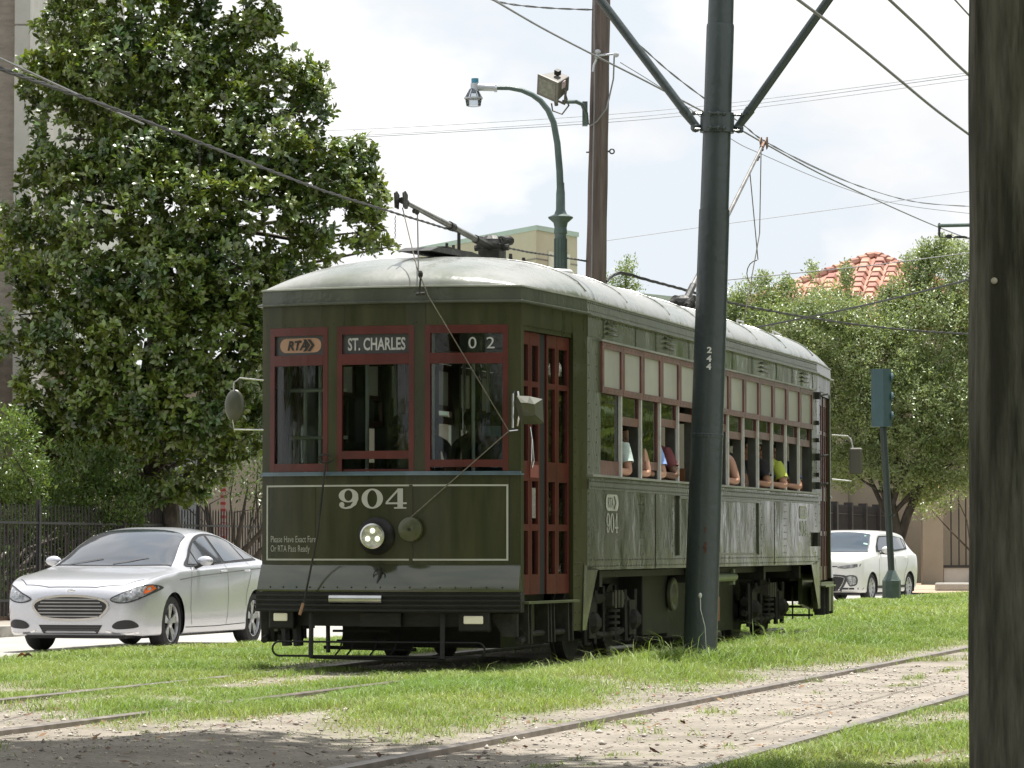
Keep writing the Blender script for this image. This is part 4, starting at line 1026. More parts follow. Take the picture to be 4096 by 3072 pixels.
mb.add(vv, [(0, 1, 5, 4), (1, 2, 6, 5), (2, 3, 7, 6), (3, 0, 4, 7)]); mb.build('wall', M_tan, hr)
mb = MB(); hr_r = random.Random(8)
for (a, b_) in ((c0, c1), (c3, c0), (c1, c2)):
    nrm = (b_ - a).cross(AP - a).normalized(); nrm = nrm if nrm.z > 0 else -nrm
    for i in range(26):
        s = (i + .5) / 26; base = a.lerp(b_, s)
        t_end = 1 - abs(2 * s - 1) if False else 1
        up = (AP - (a + b_) / 2); 
        m_ = (s if s < .5 else 1 - s) * 2
        L_ = m_ * .98
        nseg = max(1, int(15 * L_))
        for j in range(nseg):
            t0_ = j / 15 + hr_r.uniform(-.006, .006); q0 = base + up * t0_ + (b_ - a).normalized() * hr_r.uniform(-.03, .03); q1 = base + up * (t0_ + 1 / 15 * 1.08)
            r_ = (b_ - a).length / 26 * .44
            sd = (b_ - a).normalized() * r_
            vv = [q0 - sd + nrm * .02, q0 - sd * .6 + nrm * r_ * .8, q0 + sd * .6 + nrm * r_ * .8, q0 + sd + nrm * .02]
            vv += [q1 - sd * .85, q1 - sd * .5 + nrm * r_ * .55, q1 + sd * .5 + nrm * r_ * .55, q1 + sd * .85]
            mb.add(vv, [(0, 1, 5, 4), (1, 2, 6, 5), (2, 3, 7, 6), (0, 3, 2, 1)])
o_ = mb.build('roof_tiles', M_tile, hr, fix=False); tag(o_, kind='stuff')
mb = MB()
for e in (c0, c1): 
    for k in range(26):
        a = e.lerp(AP, k / 26) + Vector((0, 0, .07)); b_ = e.lerp(AP, (k + 1.15) / 26) + Vector((0, 0, .04)); mb.tube([a, b_], [.16, .11], 7)
o_ = mb.build('ridge_tiles', M_tile, hr); tag(o_, kind='stuff')
# right: compound wall, gate piers, lantern, gate
gt = empty('gate_wall', (0, 0, 0), 0, 'tan gate piers and low wall with dark iron gate leaves at the right', 'gate')
Yg = 112
def bx_(mb, vx0, vx1, Y, z0, z1, d): 
    a = PX(vx0, 1100, Y); b_ = PX(vx1, 1100, Y); mb.box(a.x, b_.x, Y, Y + d, z0, z1); return mb
bx_(MB(), 1993, 2037, Yg, -.3, 4.0, .5).build('pier', M_tan, gt)
bx_(MB(), 2102, 2150, Yg, -.3, 4.0, .5).build('pier', M_tan, gt)
bx_(MB(), 2038, 2101, Yg + .1, -.3, .35, .4).build('low_wall', M_conc, gt)
bx_(MB(), 2038, 2101, Yg + .06, .35, .44, .5).build('coping', M_iron, gt)
for vx_ in (2053, 2070, 2085): bx_(MB(), vx_, vx_ + 2.6, Yg + .2, .44, 4.0, .05).build('gate_bar', M_iron, gt)
bx_(MB(), 2038, 2101, Yg + .2, 3.4, 3.5, .06).build('gate_rail', M_iron, gt)
bx_(MB(), 1900, 2260, Yg + 9, -.3, 5.2, 4).build('back_wall', M_tan, gt)
ln = PX(2031, 1045, Yg - .3)
lt = empty('wall_lantern', ln, 0, 'small lit lantern mounted on the tan gate pier', 'lantern')
mb = MB(); mb.lathe([(.10, -.20), (.14, .02), (.11, .10)], (0, 0, 0), 'z', 8); mb.build('lamp_glass', mat('lantern_glass', (.6, .55, .45), .3, emit=(1, .6, .2), estr=.35), lt)
mb = MB(); mb.lathe([(.17, .11), (.12, .22), (.02, .30)], (0, 0, 0), 'z', 8); mb.tube([(0, 0, -.2), (0, .05, -.32), (0, .3, -.3)], .03, 6); mb.build('lamp_cap', mat('lamp_grey', (.3, .33, .38), .4, .4), lt)
# iron fences
def fence(lat, a0, a1, z0, z1, pitch, label, post=3.2, pw=.05, rails=(.18, .86), lat1=None, cat='fence', npick=290, pr=.009):
    root = empty('iron_fence', W(lat, a0, z0), 0, label, cat)
    lat1 = lat if lat1 is None else lat1
    Aw, Bw = W(lat, a0, 0), W(lat1, a1, 0); d = (Bw - Aw); Ln = d.length; d.normalize(); ang = math.atan2(d.y, d.x)
    root.rotation_euler.z = ang; H = z1 - z0
    n_ = int(Ln / pitch); me = None; stuff = MB()
    for k in range(n_):
        if k < npick:
            if me is None:
                mb = MB(); mb.box(-pr, pr, -pr, pr, .06, H); mb.add([(-pr, -pr, H), (pr, -pr, H), (pr, pr, H), (-pr, pr, H), (0, 0, H + .06)], [(0, 1, 4), (1, 2, 4), (2, 3, 4), (3, 0, 4)])
                o = mb.build('picket', M_iron, root); me = o.data
            else: o = bpy.data.objects.new('picket', me); C.objects.link(o); o.parent = root
            o.location = (k * pitch, 0, 0)
    for k in range(int(Ln / post) + 1):
        mb = MB(); mb.box(-pw, pw, -pw, pw, 0, H + .12); mb.build('post', M_iron, root, loc=(k * post, -.0, 0))
    for r_ in rails:
        mb = MB(); mb.box(0, Ln, -.022, .022, H * r_ - .018, H * r_ + .018); mb.build('rail', M_iron, root)
    return root
fence(-21.2, 42, 78, -.09, 1.62, .135, 'black iron picket fence behind the silver sedan', post=3.4, pw=.03)
fence(-19.3, 100, 119, -.09, 2.30, .105, 'dark iron fence with broad posts behind the white car', post=2.6, pw=.13, rails=(.12, .9), pr=.011)
# big planter curb strip of reddish mulch by the left fence
mb = MB(lambda p: W(p.x, p.y, p.z)); mb.box(-27.4, -21.4, 40, 99, -.20, -.03); tag(mb.build('planting_bed', mat('mulch', (.10, .065, .045), .95, scale=8, var=.5, bump=.8)), kind='structure')
# sandy driveway at right
flat('driveway', [(-19.55, 96), (-11.8, 88), (-10.6, 130), (-19.55, 140)], -.19, mat('drive_dirt', (.40, .30, .22), .9, scale=1, var=.25))
mb = MB(); a = PX(2066, 1283, 96); mb.box(a.x - .55, a.x + .8, 96, 96.4, -.2, .03); tag(bevel(mb.build('kerb_block', M_conc), .05), 'pale concrete kerb block on the sandy drive by the gate', 'kerb block')

# ------------------------------------------------------------ poles
M_gpole = mat('dark_green_pole', (0.036, 0.050, 0.053), 0.42, scale=2, var=.25, bump=.3, bscale=14, coat=.2, stretch=(1, 1, .2))
M_lampg = mat('lamp_green', (0.07, 0.105, 0.097), 0.45, scale=4, var=.2, bump=.2, bscale=20)
b0 = PX(1511, 1405, 30.3); b0 = Vector((b0.x, 30.3, -.03)); t0 = PX(1558, 0, 30.3)
ax = (t0 - b0); hh = ax.length; ax.normalize()
gp = empty('trolley_wire_pole', b0, 0, 'dark green steel pole numbered 244 standing between the tracks', 'pole')
xa_ = Vector((0, 1, 0)).cross(ax).normalized(); ya_ = ax.cross(xa_)
gp.rotation_euler = Matrix((xa_, ya_, ax)).transposed().to_euler()
mb = MB(); mb.lathe([(.150, -.1), (.148, .6), (.141, 2.0), (.141, 2.02), (.138, 3.1), (.134, 4.0)], (0, 0, 0), 'z', 28); mb.build('lower_shaft', M_gpole, gp, True)
mb = MB(); mb.lathe([(.126, 4.0), (.122, 5.0), (.122, 5.62), (.119, 5.64)], (0, 0, 0), 'z', 28); mb.build('middle_shaft', M_gpole, gp, True)
mb = MB(); mb.lathe([(.113, 5.64), (.108, 6.5), (.100, 8.6), (.02, 8.65)], (0, 0, 0), 'z', 24); mb.build('upper_shaft', M_gpole, gp, True)
zc = 0
for z in np.arange(4.4, 5.2, .01):
    pw_ = (b0 + ax * z); pxy = 2190 - (pw_.z - 1.007) / 30.3 * 13850
    if pxy / 1.85172 < 262: zc = z; break
mb = MB(); mb.lathe([(.122, zc - .09), (.150, zc - .088), (.150, zc + .085), (.125, zc + .09)], (0, 0, 0), 'z', 24)
cl = mb.build('clamp_collar', M_gpole, gp)
mb = MB()
for z in (zc - .06, zc + .065):
    mb.tube([(-.09, -.15, z), (.07, -.15, z)], .012, 6)
    for x in (-.07, 0, .05): mb.ball((x, -.15, z), .022, 6)
for s_ in (-1, 1):
    for z in (zc - .07, zc + .07): mb.tube([(s_ * .14, -.05, z), (s_ * .20, -.05, z)], .012, 6); mb.ball((s_ * .21, -.05, z), .02, 6)
mb.build('clamp_bolts', M_gpole, cl)
R_ = gp.rotation_euler.to_matrix().inverted()
for (va, vb) in (((1500, 268), (1305, 0)), ((1597, 270), (1790, 0))):
    a = PX(va[0], va[1], 30.3); bb = PX(vb[0], vb[1], 30.3); sgn = -1 if vb[0] < 1400 else 1
    dv = (bb - a); dv = Vector((dv.x, -dv.x * ST / CT * 1.0, dv.z)); 
    e_ = a + dv * 1.9
    # stays in the plane across the tracks
    la_ = R_ @ (a - b0); le_ = R_ @ (e_ - b0); dn = (le_ - la_).normalized()
    mb = MB(); mb.tube([la_ + dn * .08, le_], .040, 12); arm = mb.build('bracket_arm', M_gpole, gp, True)
    mb = MB(); mb.tube([Vector((sgn * .17, 0, la_.z - .03)), la_ + dn * .02, la_ + dn * .17], [.032, .036, .046], 10)
    mb.ball(Vector((sgn * .19, 0, la_.z - .03)), .045, 8); mb.tube([la_ + dn * .13 + Vector((0, -.06, 0)), la_ + dn * .13 + Vector((0, .06, 0))], .016, 6); mb.build('arm_socket', M_gpole, arm, True)
M_num = mat('number_white', (.6, .62, .6), .5)
for ch, vy_ in (('2', 752), ('4', 770), ('4', 788)):
    z_ = None
    for z in np.arange(2, 4, .005):
        if 1 and (2190 - ((b0 + ax * z).z - 1.007) / 30.3 * 13850) / 1.85172 < vy_ - 12: z_ = z; break
    def cyl(p, z_=z_): 
        r_ = .1430; a_ = (p.x - .012) / r_; return Vector((r_ * sin(a_), -r_ * cos(a_), z_ + p.z - .10))
    text_mesh(ch, .072, lambda p: cyl(p), 'number', M_num, gp, sx=1.15, align='CENTER', bold=.0025)
mb = MB(); mb.lathe([(.142, 1.995), (.144, 2.0), (.144, 2.03), (.140, 2.035)], (0, 0, 0), 'z', 28); mb.build('weld_ring', M_gpole, gp)
mb = MB(); cyp = [( .146 * sin(a_), -.146 * cos(a_), z_) for a_, z_ in ((-.15, .62), (-.1, .5), (.2, .35), (.35, .1), (.5, -.02))]; mb.tube(cyp, .005, 5); mb.ball(cyp[0], .018, 6, (1, 1, 1.4)); mb.build('ground_wire', M_alu, gp)
def patch(name, m, a0, a1, z0, z1, r, seed):
    rn = random.Random(seed); vv = []; n_ = 14
    for k in range(n_):
        t_ = 2 * pi * k / n_; q_ = rn.uniform(.6, 1.05); a_ = (a0 + a1) / 2 + (a1 - a0) / 2 * cos(t_) * q_; vv.append((r * sin(a_), -r * cos(a_), (z0 + z1) / 2 + (z1 - z0) / 2 * sin(t_) * q_))
    return MB().add(vv, [tuple(range(n_))]).build(name, m, gp, fix=False)
M_rust = mat('rust', (.075, .035, .025), .9, scale=20, var=.4)
patch('rust_patch', M_rust, -.10, .18, .98, 1.10, .149, 3); patch('rust_patch', M_rust, -.05, .07, 1.16, 1.22, .149, 5)

# weathered wooden post close at the right
M_post_w = mat('weathered_timber', (0.040, 0.040, 0.026), 0.9, scale=6, col2=(0.19, 0.178, 0.14), stretch=(2.2, 2.2, .3), bump=2.2, bscale=9, bstretch=True)
Yp = 11.0; xb = PX(2105, 1659, Yp).x; xt = PX(2111, 0, Yp).x; r_ = .17
mb = MB(); n_ = 120; zs = np.arange(-.5, 6.0, .06); vv = []; ff = []
crk = [(random.Random(q).uniform(0, 2 * pi), random.Random(q + 50).uniform(-.5, 4), random.Random(q + 90).uniform(.5, 2.2), random.Random(q + 130).uniform(.003, .009)) for q in range(34)]
for i, z in enumerate(zs):
    cx = xb + r_ + (xt - xb) * (z + .5) / 4
    for k in range(n_):
        a_ = 2 * pi * k / n_; rr = r_ * (1 - .008 * z) + .0035 * sin(a_ * 11 + z * .6) * cos(a_ * 5) + .002 * sin(z * 7 + a_ * 3)
        for (ca_, cz_, cl2, cd_) in crk:
            if cz_ < z < cz_ + cl2:
                da_ = abs((a_ - ca_ - .05 * sin(z * 2.3 + ca_) + pi) % (2 * pi) - pi)
                if da_ < .045: rr -= cd_ * (1 - da_ / .045) * min(1, (z - cz_) * 4, (cz_ + cl2 - z) * 4)
        vv.append((cx + rr * cos(a_), Yp + r_ + rr * sin(a_), z))
for i in range(len(zs) - 1):
    for k in range(n_): ff.append((i * n_ + k, i * n_ + (k + 1) % n_, (i + 1) * n_ + (k + 1) % n_, (i + 1) * n_ + k))
ff.append(tuple((len(zs) - 1) * n_ + k for k in range(n_)))
wp = mb.add(vv, ff).build('timber_post', M_post_w, None, True); tag(wp, 'weathered dark timber pole filling the right edge in the foreground', 'pole')
p = PX(2153, 605, Yp); mb = MB(); mb.ball((p.x - .004, Yp + .028, p.z), .011, 8, (1, .5, 1)); mb.build('nail_head', mat('pale_nail', (.55, .5, .4), .5), wp, True)

# utility pole in the middle
M_brown = mat('creosote_timber', (0.095, 0.072, 0.064), 0.9, scale=4, col2=(0.18, 0.145, 0.13), stretch=(3, 3, .2), bump=1.8, bscale=8, bstretch=True)
Yu = 53.0; ub = PX(1287, 620, Yu); ut = PX(1299, 0, Yu); slope = (ut.x - ub.x) / (ut.z - ub.z)
def ux(z): return ub.x + (z - ub.z) * slope
zs = np.arange(-.2, 11.6, .25); mb = MB(); mb.tube([(ux(z), Yu, z) for z in zs], [.182 - .0045 * z + .003 * sin(z * 5) for z in zs], 20)
up_ = mb.build('utility_pole', M_brown, None, True); tag(up_, 'brown wooden utility pole carrying a floodlight behind the streetcar', 'pole')
def UP(vx, vy, dy=-.2): return PX(vx, vy, Yu + dy)
mb = MB(); mb.tube([UP(1283, 0), UP(1284, 200), UP(1280, 400), UP(1278, 600)], .012, 5); mb.tube([UP(1327, 115, 0), UP(1325, 170, 0), UP(1315, 215, -.1), UP(1310, 235), UP(1290, 262), UP(1275, 272), UP(1268, 262)], .013, 5)
mb.build('conduit', mat('grey_cable', (.22, .22, .23), .6), up_)
mb = MB(); mb.tube([UP(1293, 120), UP(1310, 118), UP(1330, 116, .1)], .018, 6); mb.ball(UP(1291, 112), .05, 8, (1, 1, .8)); mb.ball(UP(1331, 118), .045, 8); mb.ball(UP(1289, 122), .04, 8); mb.tube([UP(1288, 128), UP(1283, 140), UP(1281, 155)], .02, 6); mb.build('insulator', mat('insulator_grey', (.5, .52, .56), .3, var=.1), up_)
mb = MB(); c_ = UP(1322, 327, 0); mb.tube([UP(1311, 327, 0), UP(1317, 327, 0)], .015, 5); mb.tube([(c_.x + .035 * cos(a_), c_.y, c_.z + .035 * sin(a_)) for a_ in [k * pi / 6 for k in range(12)]], .012, 5, closed=True)
mb.tube([UP(1266, 329, 0), UP(1312, 327, 0)], .012, 5); mb.build('eye_bolt', M_iron, up_)
mb = MB(); mb.tube([UP(1268, 268), UP(1266, 245, -.3), UP(1258, 226, -.4), UP(1245, 220, -.45), UP(1215, 220, -.5)], .032, 8); mb.box(UP(1265, 270).x - .05, UP(1265, 270).x + .03, Yu - .26, Yu - .14, UP(1265, 272).z, UP(1265, 220).z); br_ = mb.build('floodlight_bracket', M_lampg, up_, True)
# floodlight, a thing of its own hanging from the bracket
fc = UP(1202, 182, -.55)
fl = empty('floodlight', fc, 0, 'boxy grey floodlight on a curved bracket of the utility pole', 'floodlight'); fl.rotation_euler = (radians(28), radians(24), radians(-34))
mb = MB()
fv = [(-.20, -.18, -.16), (.18, -.18, -.16), (.18, -.18, .16), (-.20, -.18, .16), (-.12, .16, -.12), (.12, .16, -.12), (.12, .16, .12), (-.12, .16, .12)]
mb.add(fv, [(0, 1, 2, 3), (4, 5, 6, 7), (0, 1, 5, 4), (1, 2, 6, 5), (2, 3, 7, 6), (3, 0, 4, 7)]); bevel(mb.build('lamp_body', mat('flood_bronze', (.11, .10, .088), .5), fl), .015)
mb = MB(); mb.box(-.215, .195, -.20, -.175, -.175, .175); fr_ = mb.build('lens_frame', mat('flood_frame', (.15, .145, .13), .5), fl)
mb = MB(); mb.box(-.17, .15, -.206, -.2005, -.13, .13); mb.build('lens', mat('flood_lens', (.17, .18, .15), .15, scale=14, var=.3), fr_)
mb = MB(); mb.box(-.04, .04, -.02, .05, .16, .24); mb.build('photo_cell', M_black, fl)
mb = MB(); mb.box(.05, .15, .02, .10, .155, .165) if False else mb.box(.151, .16, -.10, .02, .0, .12); mb.build('tag_plate', mat('pink_tag', (.55, .40, .48), .5, scale=30, var=.4), fl)
mb = MB(); mb.tube([(-.20, 0, -.02), (-.21, -.02, -.26), (.19, -.02, -.26), (.19, 0, -.02)], .02, 6); mb.tube([(0, 0, -.26), (0.02, 0, -.36)], .03, 6); mb.tube([(.1, .1, -.16), (.18, .1, -.34), (.10, .05, -.50), (-.05, 0, -.48), (-.08, 0, -.36)], .014, 6); mb.build('yoke', mat('flood_bronze', (.11, .10, .088)), fl)

# curved street lamp
Yl = 48.0; def_ = lambda vx, vy: PX(vx, vy, Yl)
xl = def_(1211, 520).x; sl_ = empty('street_lamp', (xl, Yl, -.05), 0, 'tall green street lamp with a curved arm and small glass lantern', 'street lamp')
def LL(vx, vy): p = PX(vx, vy, Yl); return Vector((p.x - xl, 0, p.z + .05))
z1 = LL(1211, 500).z; z2 = LL(1211, 472).z
mb = MB(); mb.lathe([(.16, 0), (.16, .5), (.11, .7), (.10, 1.0), (.082, z1 - .04), (.092, z1 - .03), (.092, z1), (.085, z1 + .06)], (0, 0, 0), 'z', 16); sh = mb.build('shaft', M_lampg, sl_, True)
mb = MB()
for k in range(12):
    a_ = 2 * pi * k / 12; mb.tube([(.097 * cos(a_), .097 * sin(a_), 1.0), (.083 * cos(a_), .083 * sin(a_), z1 - .1)], .010, 5)
mb.build('flutes', M_lampg, sh)
mb = MB(); mb.lathe([(.085, z1 + .05), (.10, z1 + .12), (.17, z2), (.175, z2 + .02), (.09, z2 + .06), (.065, z2 + .12), (.062, z2 + .35), (.055, z2 + .42), (.052, z2 + .5)], (0, 0, 0), 'z', 18); mb.build('shaft_capital', M_lampg, sl_, True)
ap = [(1211, 430), (1209, 370), (1204, 310), (1196, 265), (1184, 238), (1168, 218), (1150, 205), (1127, 195), (1100, 190), (1070, 190)]
pts = [LL(*q) for q in ap]; mb = MB(); mb.tube(pts, [.052 - .0025 * k for k in range(len(pts))], 12); arm = mb.build('curved_arm', M_lampg, sl_, True)
M_lampm = mat('lamp_metal', (.46, .49, .54), .35, .3, var=.08)
mb = MB(); mb.tube([LL(1074, 190), LL(1030, 188)], [.05, .055], 10); mb.tube([LL(1074, 190), LL(1068, 190)], .06, 8); c_ = LL(1026, 185); mb.lathe([(.06, -.10), (.06, .03), (.05, .035)], c_, 'z', 12); hd_ = mb.build('lamp_head', M_lampm, sl_, True)
mb = MB(); mb.lathe([(.05, .036), (.05, .10)], c_, 'z', 12); mb.build('photo_cell', mat('cell_blue', (.05, .22, .33), .4), hd_, True)
c_ = LL(1023, 212); mb = MB(); mb.lathe([(.055, .13), (.115, .02), (.125, -.0), (.115, -.02), (.10, -.11), (.06, -.12)], c_, 'z', 16)
gl_ = mb.build('lamp_glass', glass('lamp_glass_mat', (.75, .78, .8), 1.5, .15), hd_, True)
mb = MB(); mb.lathe([(.117, .01), (.13, .008), (.13, -.012), (.117, -.015)], c_, 'z', 16)
for k in range(6): a_ = k * pi / 3; mb.tube([c_ + Vector((.055 * cos(a_), .055 * sin(a_), .12)), c_ + Vector((.12 * cos(a_), .12 * sin(a_), 0))], .008, 5)
mb.build('lamp_cage', M_lampm, hd_)
mb = MB()
for z in (z1 - 1.55, z1 - 1.45): mb.tube([(-.10, 0, z), (-.15, 0, z), (-.15, 0, z + .05)], .02, 6)
mb.build('strap', M_lampg, sl_)

# signal post near the white car
Ys = 67.0; sp0 = PX(1926, 1280, Ys); sx0 = sp0.x
sg_ = empty('signal_post', (sx0, Ys, -.05), 0, 'blue green traffic signal head on a green post beside the white car', 'traffic signal')
def SL(vx, vy): p = PX(vx, vy, Ys); return Vector((p.x - sx0, 0, p.z + .05))
mb = MB(); mb.lathe([(.18, 0), (.18, .42), (.17, .43), (.09, .58), (.07, .62)], (0, 0, 0), 'z', 8); mb.build('base', M_lampg, sg_)
mb = MB(); zt = SL(1908, 922).z; mb.tube([(0, 0, .58), SL(1908, 922)], .066, 12); mb.tube([(-.01, 0, 1.66), (-.01, 0, 1.70)], .08, 10); mb.tube([SL(1908, 930), SL(1908, 918)], .075, 10); mb.build('post', M_gpole, sg_, True)
M_sig = mat('signal_blue_green', (.055, .105, .125), .45, scale=3, var=.12)
a_ = SL(1882, 922); b_ = SL(1926, 797); zb_, zt_ = a_.z, b_.z; w_ = b_.x - a_.x
hd = empty('signal_head', (0, 0, 0)); C.objects.unlink(hd); bpy.data.objects.remove(hd)
H3 = (zt_ - zb_) / 3
mb = MB(); yr = .16
mb.prism([(a_.x, -.02), (a_.x + w_ * .55, -.16), (b_.x - .01, -.02), (b_.x, .14), (a_.x + .03, .14)], 'z', zb_, zt_); hs_ = mb.build('signal_body', M_sig, sg_)
for k in range(3):
    zc_ = zb_ + H3 * (k + .5); mb = MB(); vv = []; ff = []
    for i in range(9):
        an = pi * i / 8 - pi / 2 + pi / 2
        vv += [(b_.x - .02, .04 + .12 * cos(an) , zc_ + .12 * sin(an)), (b_.x + .032, .06 + .11 * cos(an), zc_ + .11 * sin(an))]
    for i in range(8): ff.append((2 * i, 2 * i + 1, 2 * i + 3, 2 * i + 2))
    mb.add(vv, ff); mb.build('visor', M_sig, hs_, fix=False)
    mb = MB(); mb.lathe([(.0, 0), (.10, .005), (.10, -.02)], (b_.x + .004, .04, zc_), 'x', 12); mb.build('lens', M_sig, hs_)
# red and white marker post at left, sign post behind the white car
mk = PX(482, 1115, 62); mp_ = empty('marker_post', (mk.x, 62, -.09), 0, 'thin red and white utility marker post behind the sedan', 'marker post')
zt = PX(482, 1046, 62).z + .09
mb = MB(); mb.box(-.045, .045, -.03, .03, 0, zt); mb.build('post', mat('marker_pink', (.50, .33, .33), .6), mp_)
for z in np.arange(.3, zt - .05, .12): MB().box(-.047, .047, -.033, .033, z, z + .05).build('stripe', mat('marker_red', (.40, .06, .06), .6), mp_)
MB().box(-.10, .10, -.05, -.034, PX(482, 1158, 62).z + .09, PX(482, 1130, 62).z + .09).build('plate', mat('marker_plate', (.5, .42, .42), .6, scale=20, col2=(.45, .15, .15)), mp_)
mk = PX(1933, 1100, 98); mb = MB(); mb.box(mk.x - .05, mk.x + .05, 98, 98.08, -.2, PX(1933, 1060, 98).z); tag(mb.build('grey_post', mat('galv', (.2, .22, .26), .5, .4)), 'plain grey metal post standing behind the white car', 'post')

# ------------------------------------------------------------ overhead wires
M_wire = mat('wire_dark', (0.045, 0.042, 0.045), 0.6); M_wirel = mat('wire_grey', (0.20, 0.20, 0.215), 0.6)
def wire(name, pts, r, label, m=M_wire, cat='wire', group=None, twist=0, sub=5):
    """pts: (vx, vy, depth)"""
    P_ = [PX(*p) for p in pts]; path = []
    for i in range(len(P_) - 1):
        a, b_ = P_[max(i - 1, 0)], P_[i]; c_, d_ = P_[i + 1], P_[min(i + 2, len(P_) - 1)]
        for k in range(sub):
            t_ = k / sub; path.append(.5 * ((2 * b_) + (c_ - a) * t_ + (2 * a - 5 * b_ + 4 * c_ - d_) * t_ ** 2 + (-a + 3 * b_ - 3 * c_ + d_) * t_ ** 3))
    path.append(P_[-1])
    mb = MB()
    if twist:
        ph0 = 0
        for s_ in range(twist):
            q = []; tot = 0
            for i, p in enumerate(path):
                if i: tot += (path[i] - path[i - 1]).length
                an = tot * 6 + s_ * 2 * pi / twist; q.append(p + Vector((0.3 * cos(an), .5 * cos(an), sin(an))) * r * .8)
            mb.tube(q, r * .62, 6)
    else: mb.tube(path, r, 6)
    return tag(mb.build(name, m, None, True), label, cat, group)
G_ = 'overhead wires above the tracks'
fw_ = [(-120, 90, 17), (0, 148, 19), (250, 236, 23), (500, 335, 27.5), (700, 412, 32), (860, 462, 36.5), (985, 500, 40.5), (1100, 536, 45.5), (1190, 552, 49.5), (1266, 564, 53)]
wire('feeder_cable', fw_, .0125, 'thick twisted feeder cable sagging from upper left to the utility pole', mat('feeder_grey', (.035, .033, .034), .6), 'cable', twist=3, sub=10)
wire('feeder_cable', [(1310, 608, 53), (1322, 597, 53.5), (1345, 590, 54), (1400, 605, 54.5), (1490, 629, 56), (1560, 650, 57), (1700, 678, 60), (1850, 701, 64), (2000, 716, 68), (2130, 723, 72)], .020, 'dark feeder cable leaving the utility pole towards the right', mat('feeder_grey', (.035, .033, .034)), 'cable', twist=3, sub=8)
wire('overhead_wire', [(-50, 103, 19), (0, 126, 20), (120, 182, 22), (260, 246, 25), (310, 268, 26)], .008, 'thin grey wire just above the feeder cable at upper left', M_wirel, group=G_)
wire('overhead_wire', [(1000, -35, 33), (1066, 0, 35), (1170, 60, 37), (1279, 117, 39), (1400, 178, 41), (1513, 238, 43), (1593, 277, 44.5), (1648, 308, 45.5), (1765, 372, 50), (1888, 430, 56), (2020, 488, 64), (2120, 526, 72)], .011, 'trolley contact wire passing behind the green pole to lower right', M_wirel, group=G_)
wire('overhead_wire', [(1310, 30, 40), (1390, 105, 41), (1450, 158, 42), (1521, 212, 43), (1603, 268, 44.5), (1652, 305, 46), (1770, 366, 50), (1880, 410, 56), (1990, 438, 64), (2120, 447, 72)], .010, 'sagging messenger wire just above the trolley contact wire', M_wirel, group=G_, twist=2)
wire('overhead_wire', [(1340, 135, 50), (1440, 198, 52), (1576, 298, 55), (1650, 335, 57), (1800, 398, 62), (1940, 441, 68), (2120, 464, 75)], .006, 'thinnest grey wire below the trolley contact wire', M_wirel, group=G_)
wire('overhead_wire', [(1700, -20, 20), (1725, 0, 20.3), (1800, 56, 21.5), (1870, 112, 22.8), (1940, 170, 24), (2025, 240, 26), (2120, 310, 28)], .010, 'thick grey wire crossing down right from behind the right arm', mat('wire_mid', (.15, .15, .17), .5), group=G_)
wire('overhead_wire', [(1900, -20, 17), (1922, 0, 17.2), (2000, 73, 18), (2060, 132, 18.7), (2125, 192, 19.5)], .008, 'steep grey wire in the upper right corner beside the timber pole', mat('wire_mid', (.15, .15, .17)), group=G_)
wire('overhead_wire', [(2040, -24, 17), (2063, 0, 17.2), (2120, 62, 18)], .0045, 'short thin wire crossing the extreme upper right corner', mat('wire_mid', (.15, .15, .17)), group=G_)
wire('overhead_wire', [(1040, -14, 50), (1066, 0, 50), (1110, 10, 51), (1190, 17.5, 52), (1280, 21, 53)], .013, 'braided wire reaching the utility pole near the top edge', M_wirel, twist=2, group=G_)
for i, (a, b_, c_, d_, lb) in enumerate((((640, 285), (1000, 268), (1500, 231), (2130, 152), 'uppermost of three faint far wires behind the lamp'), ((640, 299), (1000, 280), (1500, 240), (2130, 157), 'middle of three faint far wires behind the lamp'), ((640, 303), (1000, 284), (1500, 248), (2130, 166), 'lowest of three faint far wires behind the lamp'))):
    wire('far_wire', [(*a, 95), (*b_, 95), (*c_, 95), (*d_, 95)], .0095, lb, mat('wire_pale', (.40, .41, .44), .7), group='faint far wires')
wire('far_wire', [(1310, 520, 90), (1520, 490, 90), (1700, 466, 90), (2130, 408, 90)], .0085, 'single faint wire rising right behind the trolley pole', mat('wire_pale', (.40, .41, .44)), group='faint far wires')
wire('guy_wire', [(1560, 606, 85), (1700, 592, 85), (1900, 571, 85), (2130, 541, 85)], .012, 'thin dark wire skimming the top of the right hand tree', M_wirel)
wire('guy_wire', [(1600, 714, 62), (1625, 709, 62), (1800, 674, 60), (1950, 640, 58), (2130, 595, 56)], .018, 'dark wire slanting across the right hand tree', mat('wire_guy', (.04, .045, .045), .5))
# hanging chain droppers
for (vx_, y0, y1, Y) in ((240, 232, 285, 23), (432, 320, 410, 26.5), (854, 468, 515, 36)):
    a = PX(vx_, y0, Y); b_ = PX(vx_, y1, Y); mb = MB(); k = 0; z = a.z
    while z > b_.z:
        mb.tube([(a.x + .008 * cos(q) * (1 if k % 2 else .3), a.y, z + .013 * sin(q)) for q in [j * pi / 3 for j in range(6)]], .0028, 4, closed=True); z -= .024; k += 1
    tag(mb.build('hanging_chain', M_iron), {240: 'short chain hanging from the feeder cable at far left', 432: 'longer chain hanging from the feeder cable before the tree', 854: 'chain hanging from the feeder cable near the trolley pole tip'}[vx_], 'chain', 'chains on the feeder cable')
